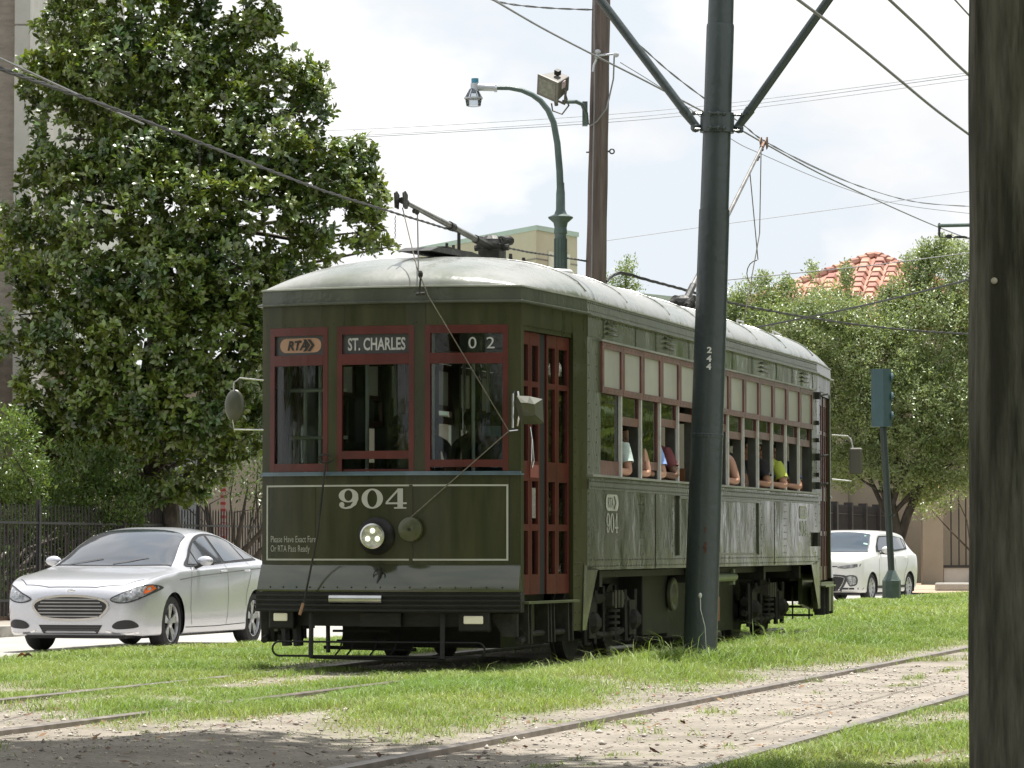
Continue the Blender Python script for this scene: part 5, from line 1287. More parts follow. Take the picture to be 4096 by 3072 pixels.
# small bracket at right beyond the timber pole
br = PX(2030, 488, 60); ba = empty('wire_bracket', br, 0, 'green bracket arm with insulator meeting the timber pole from behind', 'bracket')
def BB(vx, vy): return PX(vx, vy, 60) - br
mb = MB(); mb.tube([BB(2026, 487.5), BB(2140, 485)], .032, 8); mb.build('bracket_arm', M_lampg, ba, True)
mb = MB(); mb.tube([BB(2029, 482), BB(2029, 511)], .018, 6)
for k in range(5): mb.tube([BB(2026, 491 + k * 3.6), BB(2033 - k * .8, 491 + k * 3.6)], .012, 5)
mb.tube([BB(2029, 512), BB(2140, 515)], .010, 6); mb.ball(BB(2050, 511), .06, 8, (1, .6, .7)); mb.ball(BB(2075, 512), .06, 8, (2, .5, .4)); mb.build('insulator_hanger', M_iron, ba)
# ------------------------------------------------------------ trees and shrubs
def rot_frames(d, n_):
    """unit dirs d (N,3) -> side vectors with random roll"""
    r = RNG.normal(size=d.shape); s = np.cross(d, r); s /= np.linalg.norm(s, axis=1)[:, None] + 1e-9
    return s, np.cross(s, d)
def leaf_mesh(base, d, side, nrm, L_, w_, hexa=True, bend_=.12):
    n_ = len(base)
    if hexa:
        prof = [(0, 0), (.35, .42), (.72, .46), (1.0, 0), (.72, -.46), (.35, -.42)]
        V = [base + d * (L_ * t)[:, None] + side * (w_ * q)[:, None] + nrm * (L_ * (bend_ * abs(q) * 2 - bend_ * 1.4 * t * t))[:, None] for t, q in prof]
        V = np.concatenate(V); i = np.arange(n_)
        F = np.concatenate([np.stack([i, i + n_, i + 5 * n_], 1), np.stack([i + n_, i + 2 * n_, i + 4 * n_], 1), np.stack([i + n_, i + 4 * n_, i + 5 * n_], 1), np.stack([i + 2 * n_, i + 3 * n_, i + 4 * n_], 1)])
    else:
        prof = [(0, 0), (.5, .42), (1.0, 0), (.5, -.42)]
        V = [base + d * (L_ * t)[:, None] + side * (w_ * q)[:, None] + nrm * (L_ * bend_ * abs(q))[:, None] for t, q in prof]
        V = np.concatenate(V); i = np.arange(n_)
        F = np.concatenate([np.stack([i, i + n_, i + 2 * n_], 1), np.stack([i, i + 2 * n_, i + 3 * n_], 1)])
    return V, F
def in_blobs(p, blobs, grow=1.0):
    m = np.zeros(len(p), bool)
    for (c, r) in blobs: m |= (((p - c) / (np.array(r) * grow)) ** 2).sum(1) < 1
    return m
def tufts(blobs, dens, jitter=.18, inner=.25, thr=.33):
    """points over blob surfaces (with some inside); returns points, outward dirs"""
    P_, D_ = [], []
    for (c, r) in blobs:
        r = np.array(r); area = 4 * pi * (r.prod() ** (2 / 3)); n_ = int(area * dens)
        u = RNG.normal(size=(n_, 3)); u /= np.linalg.norm(u, axis=1)[:, None]
        rad = np.where(RNG.random(n_) < inner, RNG.uniform(.45, .9, n_), 1 + RNG.normal(0, jitter, n_) * .6)
        p = c + u * r * rad[:, None]
        # clumpy: drop by noise
        nz = fbm(p[:, 0] * 1.1 + p[:, 1] * .7, p[:, 2] * 1.1, 1.15)
        k = nz > thr
        P_.append(p[k]); D_.append(u[k])
    return np.concatenate(P_), np.concatenate(D_)
def limbs(mb, root, targets, r0, rn):
    root = Vector(root)
    for t_ in targets:
        t_ = Vector(t_); m1 = root.lerp(t_, .35) + Vector((rn.uniform(-.25, .25), rn.uniform(-.25, .25), rn.uniform(.0, .4))); m2 = root.lerp(t_, .7) + Vector((rn.uniform(-.3, .3), rn.uniform(-.3, .3), rn.uniform(-.1, .3)))
        mb.tube([root, m1, m2, t_], [r0, r0 * .7, r0 * .42, r0 * .15], 7)
M_bark = mat('bark', (.075, .062, .05), .95, scale=7, var=.4, bump=1.0, bscale=20, stretch=(1, 1, .3))
M_bark2 = mat('pale_bark', (.17, .14, .11), .9, scale=7, var=.3, bump=.6, stretch=(1, 1, .3))
def crown(name, blobs, dens, per, Ls, w_, m, parent, hexa=True, spread=1.0, updir=.35, seed=0, jitter=.18, inner=.25, clus=.10, thr=.33, whorl=False):
    p, d = tufts(blobs, dens, jitter, inner, thr)
    n_ = len(p); rp = np.repeat(p, per, 0); rd_ = np.repeat(d, per, 0)
    k = len(rp)
    dirs = rd_ * .55 + RNG.normal(size=(k, 3)) * spread * .75; dirs[:, 2] += updir; dirs /= np.linalg.norm(dirs, axis=1)[:, None]
    rp = rp + RNG.normal(size=(k, 3)) * clus
    if whorl:
        ax_ = d * .8 + RNG.normal(size=(n_, 3)) * .45; ax_[:, 2] += .75; ax_ /= np.linalg.norm(ax_, axis=1)[:, None]
        s1, s2 = rot_frames(ax_, n_); A_ = np.repeat(ax_, per, 0); S1 = np.repeat(s1, per, 0); S2 = np.repeat(s2, per, 0)
        th = np.tile(np.arange(per) * 2.4, n_) + RNG.normal(size=k) * .3; ti = RNG.uniform(.45, 1.45, k)
        rad_ = S1 * np.cos(th)[:, None] + S2 * np.sin(th)[:, None]
        dirs = A_ * np.cos(ti)[:, None] + rad_ * np.sin(ti)[:, None]
        nrm = A_ * np.sin(ti)[:, None] - rad_ * np.cos(ti)[:, None] + RNG.normal(size=(k, 3)) * .25
        side = np.cross(dirs, nrm); side /= np.linalg.norm(side, axis=1)[:, None] + 1e-9; nrm = np.cross(side, dirs)
        L_ = RNG.uniform(Ls[0], Ls[1], k)
        V, F = leaf_mesh(rp, dirs, side, nrm, L_, L_ * w_, hexa)
        return tag(np_obj(name, V, F, m, parent), kind='stuff')
    up = np.zeros((k, 3)); up[:, 2] = 1; up += RNG.normal(size=(k, 3)) * .45
    side = np.cross(dirs, up); side /= np.linalg.norm(side, axis=1)[:, None] + 1e-9; nrm = np.cross(side, dirs)
    L_ = RNG.uniform(Ls[0], Ls[1], k)
    V, F = leaf_mesh(rp, dirs, side, nrm, L_, L_ * w_, hexa)
    o = np_obj(name, V, F, m, parent); return tag(o, kind='stuff')
M_mag = mat('magnolia_leaf', (0.038, 0.080, 0.018), 0.35, scale=1.4, col2=(0.17, 0.23, 0.045), island=.5, trans=.20, tcol=(2.2, 2.0, .7), spec=1.0)
M_oak = mat('oak_leaf', (0.12, 0.175, 0.07), 0.38, scale=1.2, col2=(0.21, 0.27, 0.11), island=.4, trans=.32, tcol=(1.7, 1.7, .9), spec=.8)
M_oak2 = mat('hazed_oak_leaf', (0.15, 0.205, 0.085), 0.40, scale=1.2, col2=(0.27, 0.33, 0.14), island=.4, trans=.32, tcol=(1.6, 1.6, .9), spec=1.0)  # oak leaf colour lightened to stand in for haze over the far tree
M_shrub = mat('shrub_leaf', (0.04, 0.078, 0.020), 0.32, scale=1.6, col2=(0.095, 0.15, 0.035), island=.4, trans=.3, tcol=(1.8, 1.8, .7), spec=.6)
M_lime = mat('bright_shrub_leaf', (0.08, 0.135, 0.035), 0.32, scale=1.6, col2=(0.14, 0.20, 0.055), island=.35, trans=.3, tcol=(1.6, 1.6, .8), spec=.6)
def vb(lst, Y, depth=1.0, sc=None):
    """view ellipses (vx, vy, rx, rz[, dY]) to world blobs at depth Y"""
    out_ = []
    for e in lst:
        vx, vy, rx, rz = e[:4]; dy = e[4] if len(e) > 4 else 0
        p = PX(vx, vy, Y + dy); k = 1.85172 * (Y + dy) / 13850
        out_.append((np.array(p), (rx * k, max(.4, (rx + rz) / 2 * k * depth), rz * k)))
    return out_
# magnolia
Ym = 57
mg_l = [(158, 70, 75, 75, .5), (110, 190, 60, 90, 0), (210, 130, 90, 90, -.6), (330, 20, 95, 70, 0), (270, 210, 95, 85, .4), (470, -10, 75, 65, .3), (390, 140, 85, 75, -.4), (540, 30, 45, 42, 0), (500, 110, 80, 70, .5),
        (158, 300, 82, 95, -.6), (300, 330, 110, 90, -.9), (450, 260, 95, 85, -.5), (590, 180, 80, 62, 0), (690, 165, 42, 55, .3), (655, 240, 70, 62, 0), (560, 320, 100, 90, -.6), (700, 210, 35, 38, 0),
        (95, 420, 60, 85, 0), (210, 450, 115, 100, -1.0), (380, 460, 120, 95, -1.2), (540, 440, 110, 90, -.8), (690, 380, 80, 75, -.2), (770, 350, 42, 52, .2), (790, 425, 48, 48, .3), (700, 470, 90, 60, -.2), (800, 500, 45, 42, .3),
        (50, 560, 75, 90, .3), (180, 600, 125, 100, -.9), (340, 600, 130, 100, -1.3), (490, 590, 110, 100, -.9), (620, 560, 90, 80, -.2), (40, 680, 80, 80, .2), (170, 740, 110, 90, -.6), (320, 740, 130, 100, -1.2), (480, 740, 110, 100, -.8), (600, 700, 90, 90, 0),
        (120, 840, 90, 70, -.4), (260, 880, 110, 80, -1.0), (420, 870, 110, 90, -.9), (520, 860, 70, 80, 0), (15, 455, 26, 34, .2), (868, 528, 16, 20, .8), (440, 930, 100, 50, -.6), (300, 950, 60, 40, -.6), (360, 1000, 60, 40, -.3), (250, 990, 70, 45, -.2), (120, 930, 80, 50, 0), (200, 1010, 80, 45, .2), (310, 1050, 70, 40, .3), (430, 1000, 80, 45, .2), (510, 930, 60, 60, .3), (150, 960, 80, 50, .5), (400, 1055, 50, 30, .8), (330, 860, 60, 50, -1.4), (585, 60, 18, 14, 0), (500, -70, 120, 60, 0), (250, -60, 130, 70, 0)]
bl_ = vb(mg_l, Ym, .9)
tx = PX(330, 900, Ym + 1).x; mgt = empty('magnolia_tree', (tx, Ym + 1, -.05), 0, 'large glossy leaved magnolia tree filling the upper left beyond the sedan', 'tree')
off_ = Vector((tx, Ym + 1, -.05))
def rel(bl, o=None): 
    o = np.array(off_ if o is None else o); return [(c - o, r) for c, r in bl]
crown('foliage', rel(bl_), 54, 11, (.10, .17), .42, M_mag, mgt, True, 1.0, .3, inner=.3, clus=.03, thr=.385, whorl=True)
mb = MB(); rn = random.Random(4); mb.tube([(0, 0, 0), (.1, 0, 1.2), (0, 0, 3), (.1, 0, 6), (0, 0, 9)], [.26, .22, .18, .13, .05], 10)
for z in (1.6, 2.6, 3.6, 4.8, 6, 7.2):
    tg = sorted(rel(bl_), key=lambda q: abs(q[0][2] - z - .8))[:9]; limbs(mb, (0, 0, z), [tuple(q[0]) for q in tg], .07, rn)
mb.tube([(.5, -.3, 0), (.35, -.2, 1.5), (.2, 0, 3)], [.17, .14, .10], 8); mb.tube([(-.6, .2, 0), (-.5, 0, 1.6), (-.1, 0, 3)], [.12, .10, .08], 8)
mb.build('trunk', M_bark, mgt, True)
# live oak at right
Yo = 92
ok_l = [(1640, 660, 60, 55, 0), (1715, 665, 70, 50, 0), (1600, 720, 50, 60, .5), (1690, 740, 90, 80, -1), (1790, 662, 60, 40, .6), (1925, 650, 26, 34, .2), (1780, 720, 90, 80, -1), (1870, 705, 90, 60, 0), (1975, 655, 70, 60, .3), (2050, 610, 80, 75, 0), (1990, 575, 40, 32, .5), (2075, 560, 45, 40, .4),
        (1900, 780, 100, 85, -1.2), (2020, 720, 100, 90, -.8), (2130, 700, 100, 100, 0), (1820, 840, 80, 80, -.6), (1960, 880, 110, 90, -1.4), (2080, 860, 100, 100, -1), (1850, 930, 75, 70, 0), (1960, 990, 90, 60, -.8), (2060, 1000, 80, 60, -.6), (1830, 1010, 45, 45, .2), (1990, 1050, 50, 40, 0), (2160, 900, 100, 120, 0), (1720, 830, 70, 60, .8), (1750, 900, 60, 60, 1), (1590, 665, 18, 28, 0), (1755, 590, 8, 22, 0), (1828, 598, 10, 30, 0), (2000, 545, 14, 26, 0), (2035, 535, 12, 26, 0), (1700, 610, 9, 14, 0), (1650, 605, 7, 14, 0)]
bo_ = vb(ok_l, Yo, .9); tx = PX(1935, 1100, Yo).x; off_ = Vector((tx, Yo, -.05)); okt = empty('live_oak_tree', off_, 0, 'broad small leaved live oak rising behind the signal post at right', 'tree')
crown('foliage', rel(bo_), 80, 11, (.065, .115), .52, M_oak2, okt, False, 1.2, .35, inner=.3, jitter=.2, clus=.07, thr=.36, whorl=True)
mb = MB(); rn = random.Random(9); mb.tube([(0, 0, 0), (.05, 0, 1.2), (-.15, 0, 2.2), (-.5, 0, 3.4), (-.7, 0, 5)], [.22, .19, .16, .12, .05], 10); mb.tube([(.0, 0, .9), (.3, 0, 1.9), (.8, 0, 3), (1.2, 0, 5)], [.14, .12, .10, .04], 8)
for z in (1.8, 2.8, 3.8, 4.6): limbs(mb, (-.2, 0, z), [tuple(q[0]) for q in sorted(rel(bo_), key=lambda q: abs(q[0][2] - z - .8))[:8]], .07, rn)
mb.build('trunk', M_bark, okt, True)
# small twiggy top between the poles
tw = PX(1345, 620, 96); off_ = Vector((tw.x, 96, -.05)); tt_ = empty('slender_tree', off_, 0, 'slender light green treetop showing between the two poles', 'tree')
bt = vb([(1345, 612, 26, 16, 0), (1352, 590, 14, 18, 0), (1360, 575, 7, 12, 0), (1330, 630, 20, 12, 0), (1362, 628, 18, 12, 0)], 96)
crown('foliage', rel(bt), 60, 8, (.06, .12), .5, M_oak, tt_, False, 1.2, .4, clus=.1); mb = MB(); mb.tube([(0, 0, 0), (0, 0, 5), tuple(rel(bt)[1][0])], [.15, .09, .02], 7); mb.build('trunk', M_bark, tt_)
# crape myrtle like small tree behind the sedan
Yc = 60; off_ = Vector((PX(478, 1150, Yc).x, Yc, -.05)); ct = empty('crape_myrtle_tree', off_, 0, 'small multi stemmed tree with sparse leaves behind the sedan roof', 'tree')
bc = vb([(420, 985, 60, 38, 0), (500, 960, 60, 45, 0), (560, 990, 50, 50, .4), (380, 1050, 45, 30, 0), (455, 1040, 50, 25, 0), (545, 1060, 45, 30, 0), (500, 1000, 60, 40, .8), (600, 1050, 50, 60, .5)], Yc)
crown('foliage', rel(bc), 34, 7, (.05, .10), .5, M_shrub, ct, False, 1.3, .1, inner=.4, clus=.09)
mb = MB(); rn = random.Random(2)
for sx_, tx_, tz in ((-.12, -.75, 1.5), (0, -.25, 1.7), (.10, .35, 1.5), (.05, .75, 1.4), (.2, 1.1, 1.3)):
    mb.tube([(sx_, 0, 0), (sx_ + tx_ * .15, 0, .55), (sx_ + tx_ * .45, 0, 1.0), (tx_, 0, tz), (tx_ * 1.3, 0, tz + .6)], [.085, .07, .055, .035, .012], 8)
    limbs(mb, (tx_ * .6, 0, 1.15), [tuple(q[0]) for q in sorted(rel(bc), key=lambda q: abs(q[0][0] - tx_))[:2]], .020, rn)
mb.build('trunk', M_bark, ct, True)
# shrubs along the fence
def shrub(name, lst, Y, label, m, dens=60, per=10, Ls=(.06, .10), cat='shrub', hexa=False, depth=1.0, updir=.35):
    b_ = vb(lst, Y, depth); off = Vector((b_[0][0][0], Y, -.05)); r_ = empty(name, off, 0, label, cat)
    bb = rel(b_, off); crown('foliage', bb, dens, per, Ls, .52, m, r_, hexa, 1.2, updir, inner=.3, clus=.05)
    mb = MB(); limbs(mb, (0, 0, 0), [tuple(q[0]) for q in bb], .05, random.Random(5)); mb.build('stem', M_bark, r_); return r_
shrub('round_shrub', [(30, 985, 62, 90, 0), (10, 1080, 65, 60, 0), (55, 1060, 42, 70, .3), (20, 925, 35, 40, 0)], 53, 'rounded bright green shrub at the left edge above the sedan', M_lime)
shrub('dark_shrub', [(165, 1010, 60, 60, 0), (240, 1030, 55, 55, .3), (130, 1070, 60, 50, 0), (210, 1090, 60, 45, .2), (275, 1080, 45, 40, .3)], 55, 'darker green shrub between the round shrub and the small tree', M_shrub)
shrub('low_hedge', [(150, 1130, 60, 28, 0), (230, 1130, 55, 26, .3), (90, 1120, 50, 30, 0), (280, 1120, 40, 22, .3), (20, 1150, 40, 30, 0)], 56, 'low dark hedge just behind the sedan roofline', M_shrub)
shrub('sparse_shrub', [(10, 1225, 22, 50, 0), (50, 1250, 14, 18, 0), (5, 1280, 18, 30, 0)], 52.5, 'sparse leggy shrub poking through the fence left of the sedan', M_shrub, 24, 7)
shrub('hedge_wall', [(-20, 1150, 90, 80, 2), (90, 1180, 90, 60, 2.5), (200, 1170, 90, 60, 2.5), (290, 1170, 60, 50, 3), (60, 1060, 90, 70, 3), (190, 1050, 90, 70, 3), (300, 1050, 50, 50, 3)], 58, 'dense dark hedge in shade behind the iron fence at left', M_shrub, 60, 9, (.08, .14))
shrub('far_shrub', [(2140, 1020, 60, 90, 0), (2060, 1060, 40, 40, 0), (2010, 1100, 30, 30, 0)], 100, 'dark shrub hanging in front of the gate piers', M_oak, 30, 9, (.07, .12))
# live oak canopy overhead and behind the camera: throws the shade in the foreground
off_ = Vector((-6.5, 6.0, -.3)); oc = empty('overhanging_oak_tree', off_, 0, 'old live oak whose high limbs shade the dirt in the foreground', 'tree')
cb = []
rn = random.Random(21)
for (x, y, z, r_) in ((-5.5, 11, 8.8, 2.6), (-3.8, 14.0, 9.0, 2.2), (-1.5, 13.2, 8.6, 2.2), (-5.5, 18.2, 9.3, 2.0), (-3.2, 18.4, 9.2, 1.9), (-1.2, 18.2, 9.0, 1.9), (0.2, 17.2, 8.8, 1.5), (-3, 16, 9, 2), (-.5, 15.5, 8.8, 2), (0.8, 13.6, 8.6, 2.3), (3.0, 11.0, 8.4, 2.2), (-2.5, 9.5, 8.8, 2.8), (1.5, 8.6, 8.2, 2.6), (4.2, 8.0, 8.0, 2.4), (-8, 9, 8.0, 3), (-8.5, 13.5, 8.8, 2.4), (1.6, 16.6, 8.9, 1.3), (2.4, 15.6, 8.7, 1.3)):
    cb.append((np.array((x, y, z)), (r_, r_, r_ * .55)))
crown('foliage', rel(cb), 22, 9, (.16, .28), .55, M_oak, oc, False, 1.2, .2, inner=.55, clus=.16)
mb = MB(); mb.tube([(0, 0, 0), (.2, .2, 1.5), (.3, .5, 3), (.2, .8, 4.5)], [.6, .5, .45, .36], 12)
for z in (2.6, 3.6, 4.4): limbs(mb, (.25, .6, z), [tuple(q[0]) for q in rel(cb)][int(z) % 3::3], .17, rn)
mb.build('trunk', M_bark, oc, True)
# trees across the street behind the camera, seen only in reflections
refl = [(-9, -16, 'leafy oak behind the viewer to the left'), (3, -20, 'leafy oak straight behind the viewer'), (14, -15, 'leafy oak behind the viewer to the right'), (-17, 7, 'leafy oak across the street at near left'), (-24, -3, 'leafy oak across the street behind the near left one'), (-32, -14, 'farthest leafy oak behind the viewer at left'), (-33, 4, 'leafy oak in a yard far to the left'),
        (15, 38, 'first oak of the right hand street row'), (19, 49, 'second oak of the right hand street row'), (24, 61, 'third oak of the right hand street row'), (29, 74, 'fourth oak of the right hand street row'), (34, 88, 'fifth oak of the right hand street row'), (26, 42, 'oak in a yard behind the right hand row'), (33, 58, 'second oak in a yard behind the right hand row')]
for k, (x, y, lb) in enumerate(refl):
    off_ = Vector((x, y, -.3)); bt = []
    r2 = random.Random(40 + k)
    for j in range(14): bt.append((np.array((x + r2.uniform(-4, 4), y + r2.uniform(-4.5, 4.5), r2.uniform(1.5, 9.5))), (2.7, 2.7, 2.0)))
    t_ = empty('street_oak_tree', off_, 0, lb, 'tree', 'street oaks around the viewer')
    crown('foliage', rel(bt), 5, 6, (.34, .55), .6, M_oak, t_, False, 1.2, .2, inner=.4, clus=.25)
    mb = MB(); mb.tube([(0, 0, 0), (.1, 0, 2), (0, 0, 5)], [.4, .33, .2], 9); limbs(mb, (0, 0, 2.2), [tuple(q[0]) for q in rel(bt)], .13, r2); mb.build('trunk', M_bark, t_)
# ------------------------------------------------------------ motor cars
M_tyre = mat('tyre', (.022, .022, .023), .8, scale=12, var=.3)
M_rim = mat('alloy_rim', (.50, .50, .52), .3, .8, scale=6, var=.15)
M_blk = mat('car_black_plastic', (.018, .018, .02), .5)
M_carglass = mat('car_glass', (.020, .026, .032), .04, spec=.9, var=.1, coat=.9)
M_lens = mat('headlamp_lens', (.30, .31, .33), .12, .3, scale=22, var=.6, coat=1)
M_chrome = mat('chrome', (.7, .7, .72), .12, 1.0, var=.05)
def poly_grid(outline2, step):
    bm = bmesh.new(); vs_ = [bm.verts.new((p[0], p[1], 0)) for p in outline2]; bm.faces.new(vs_)
    x0 = min(p[0] for p in outline2); x1 = max(p[0] for p in outline2); y0 = min(p[1] for p in outline2); y1 = max(p[1] for p in outline2)
    for ax_, a, b_ in ((0, x0, x1), (1, y0, y1)):
        k = a + step
        while k < b_ - 1e-4:
            co = [0, 0, 0]; no = [0, 0, 0]; co[ax_] = k; no[ax_] = 1
            bmesh.ops.bisect_plane(bm, geom=bm.verts[:] + bm.edges[:] + bm.faces[:], plane_co=co, plane_no=no); k += step
    bmesh.ops.triangulate(bm, faces=bm.faces)
    bm.verts.ensure_lookup_table(); bm.verts.index_update()
    V = [tuple(v.co)[:2] for v in bm.verts]; F = [tuple(v.index for v in f.verts) for f in bm.faces]; bm.free()
    return V, F
def decal(bvh, outline2, axis, name, m, parent, off=.005, step=.07, thick=0.0, smooth=True, far=3.0):
    """project a 2D outline onto the body. axis 'x+','x-': outline (y,z); 'y-','y+': outline (x,z); 'z': outline (x,y)"""
    V, F = poly_grid(outline2, step)
    org = {'x+': lambda p: ((far, p[0], p[1]), (-1, 0, 0)), 'x-': lambda p: ((-far, p[0], p[1]), (1, 0, 0)), 'y-': lambda p: ((p[0], -far, p[1]), (0, 1, 0)),
           'y+': lambda p: ((p[0], 9, p[1]), (0, -1, 0)), 'z': lambda p: ((p[0], p[1], far), (0, 0, -1))}[axis]
    vv = []; bad = set()
    for i, p in enumerate(V):
        o_, d_ = org(p); h = bvh.ray_cast(Vector(o_), Vector(d_))
        if h[0] is None: bad.add(i); vv.append(o_)
        else:
            n_ = h[1] if h[1].dot(Vector(d_)) < 0 else -h[1]
            vv.append(h[0] + (n_ * .35 - Vector(d_) * .65).normalized() * off)
    FF = [f for f in F if not (set(f) & bad)]
    if axis in ('x-', 'y-', 'z'): pass
    me = bpy.data.meshes.new(name); me.from_pydata([tuple(v) for v in vv], [], FF)
    bm = bmesh.new(); bm.from_mesh(me); bmesh.ops.delete(bm, geom=[v for v in bm.verts if not v.link_faces], context='VERTS')
    for f in bm.faces:
        if f.normal.dot(Vector(org((0, 0))[1])) > 0: f.normal_flip()
    bm.to_mesh(me); bm.free()
    o = link(me, name, m, parent, smooth)
    if thick: md = o.modifiers.new('s', 'SOLIDIFY'); md.thickness = thick; md.offset = 1
    return o
def curve_smooth(pts, n_=6, closed=True):
    out_ = []; N_ = len(pts)
    for i in range(N_ if closed else N_ - 1):
        p0, p1, p2, p3 = pts[(i - 1) % N_], pts[i], pts[(i + 1) % N_], pts[(i + 2) % N_]
        for k in range(n_):
            t_ = k / n_
            out_.append(tuple(.5 * (2 * b_ + (c_ - a) * t_ + (2 * a - 5 * b_ + 4 * c_ - d_) * t_ ** 2 + (-a + 3 * b_ - 3 * c_ + d_) * t_ ** 3) for a, b_, c_, d_ in zip(p0, p1, p2, p3)))
    return out_
def strip(pts, w_):
    """thin outline polygon along a polyline"""
    up = []; dn = []
    for i, p in enumerate(pts):
        a = Vector(pts[max(i - 1, 0)]); b_ = Vector(pts[min(i + 1, len(pts) - 1)]); t_ = (b_ - a).normalized(); n_ = Vector((-t_.y, t_.x))
        up.append((p[0] + n_.x * w_ / 2, p[1] + n_.y * w_ / 2)); dn.append((p[0] - n_.x * w_ / 2, p[1] - n_.y * w_ / 2))
    return up + dn[::-1]
def car_body(name, stations, m, root, wheels, wr, sub=2, ww=.62):
    zb_min = min(q[1][0][1] for q in stations)
    """stations: (y, [(x, z) x 10]) half sections from bottom centre to top centre"""
    vv = []; ff = []
    def cr(P_, n_):
        out_ = []
        for i in range(len(P_) - 1):
            a, b_, c_, d_ = P_[max(i - 1, 0)], P_[i], P_[i + 1], P_[min(i + 2, len(P_) - 1)]
            # uneven spacing: finite difference tangents limited to avoid overshoot
            for q in range(n_):
                t_ = q / n_; out_.append(tuple(.5 * (2 * B + (C_ - A_) * t_ + (2 * A_ - 5 * B + 4 * C_ - D_) * t_ ** 2 + (-A_ + 3 * B - 3 * C_ + D_) * t_ ** 3) for A_, B, C_, D_ in zip(a, b_, c_, d_)))
        out_.append(P_[-1]); return out_
    secs = []
    for y, s_ in stations:
        lo, hi = s_[:3], s_[2:]
        secs.append((y, lo[:2] + cr(hi, 5)))
    # hermite along the length with true spacing
    ys = [s_[0] for s_ in secs]; A3 = np.array([s_[1] for s_ in secs]); st2 = []
    T_ = np.zeros_like(A3)
    for i in range(len(ys)):
        if i == 0: T_[i] = (A3[1] - A3[0]) / (ys[1] - ys[0])
        elif i == len(ys) - 1: T_[i] = (A3[-1] - A3[-2]) / (ys[-1] - ys[-2])
        else:
            s0_ = (A3[i] - A3[i - 1]) / (ys[i] - ys[i - 1]); s1_ = (A3[i + 1] - A3[i]) / (ys[i + 1] - ys[i])
            T_[i] = np.where(s0_ * s1_ > 0, 2 * s0_ * s1_ / (s0_ + s1_ + 1e-9 * np.sign(s0_ + s1_ + 1e-12)), 0)
    for i in range(len(ys) - 1):
        h_ = ys[i + 1] - ys[i]; n_ = max(1, int(round(h_ / .035)))
        for q in range(n_):
            t_ = q / n_; st2.append((ys[i] + t_ * h_, [tuple(p) for p in ((2 * t_ ** 3 - 3 * t_ ** 2 + 1) * A3[i] + (t_ ** 3 - 2 * t_ ** 2 + t_) * h_ * T_[i] + (-2 * t_ ** 3 + 3 * t_ ** 2) * A3[i + 1] + (t_ ** 3 - t_ ** 2) * h_ * T_[i + 1])]))
    st2.append((ys[-1], [tuple(p) for p in A3[-1]])); stations = st2; k = len(stations[0][1]); sub = 0
    for y, sec in stations:
        full = [(x, z) for x, z in sec] + [(-x, z) for x, z in reversed(sec[1:-1])]
        for x, z in full: vv.append((x, y, z))
    m_ = 2 * k - 2
    for i in range(len(stations) - 1):
        for j in range(m_): ff.append((i * m_ + j, i * m_ + (j + 1) % m_, (i + 1) * m_ + (j + 1) % m_, (i + 1) * m_ + j))
    def cap(b_, flip):
        for j in range(k - 1):
            a, c_ = b_ + j, b_ + j + 1; a2 = b_ + (m_ - j) % m_; c2 = b_ + (m_ - j - 1) % m_
            f = [a, c_, c2, a2]; f = list(dict.fromkeys(f))
            if len(f) > 2: ff.append(tuple(f[::-1] if flip else f))
    cap(0, True); cap((len(stations) - 1) * m_, False)
    mb = MB(); mb.add(vv, ff); o = mb.build(name, m, root)
    if sub: md = o.modifiers.new('sub', 'SUBSURF'); md.levels = sub; md.render_levels = sub
    me = o.data; bm = bmesh.new(); bm.from_mesh(me)
    for wy in wheels:
        rr = wr[0]; kill = []
        for f_ in bm.faces:
            c_ = f_.calc_center_median()
            if abs(c_.x) > .52 and (c_.y - wy) ** 2 + (c_.z - wr[1]) ** 2 < (rr * .985) ** 2 and c_.z < wr[1] + rr: kill.append(f_)
        bd = set(v for f_ in kill for v in f_.verts); ks = set(kill)
        bd = [v for v in bd if any(g_ not in ks for g_ in v.link_faces) and abs(v.co.x) > .6]
        bmesh.ops.delete(bm, geom=kill, context='FACES')
        for v in bd:
            if not v.is_valid or v.co.z < zb_min + .02: continue
            d_ = Vector((v.co.y - wy, v.co.z - wr[1]))
            if d_.length > 1e-4: d_ = d_.normalized() * rr; v.co.y = wy + d_.x; v.co.z = max(zb_min, wr[1] + d_.y)
    bm.to_mesh(me); bm.free()
    for wy in wheels:
        for s_ in (-1, 1):
            lb = MB(); n_ = 28; vv = []
            for h_ in (.52, .885):
                for q in range(n_ + 1): a_ = pi * q / n_ * 1.2 - .1 * pi; vv.append((s_ * h_, wy + (rr + .002) * cos(a_), wr[1] + (rr + .002) * sin(a_)))
            lb.add(vv, [(q, q + 1, n_ + 2 + q, n_ + 1 + q) for q in range(n_)] + [tuple(range(n_ + 1))]); lb.build('wheel_arch_liner', M_blk, root)
    me.polygons.foreach_set('use_smooth', [True] * len(me.polygons)); me.set_sharp_from_angle(angle=radians(42))
    bm = bmesh.new(); bm.from_mesh(me); bvh = BVHTree.FromBMesh(bm); bm.free()
    return o, bvh
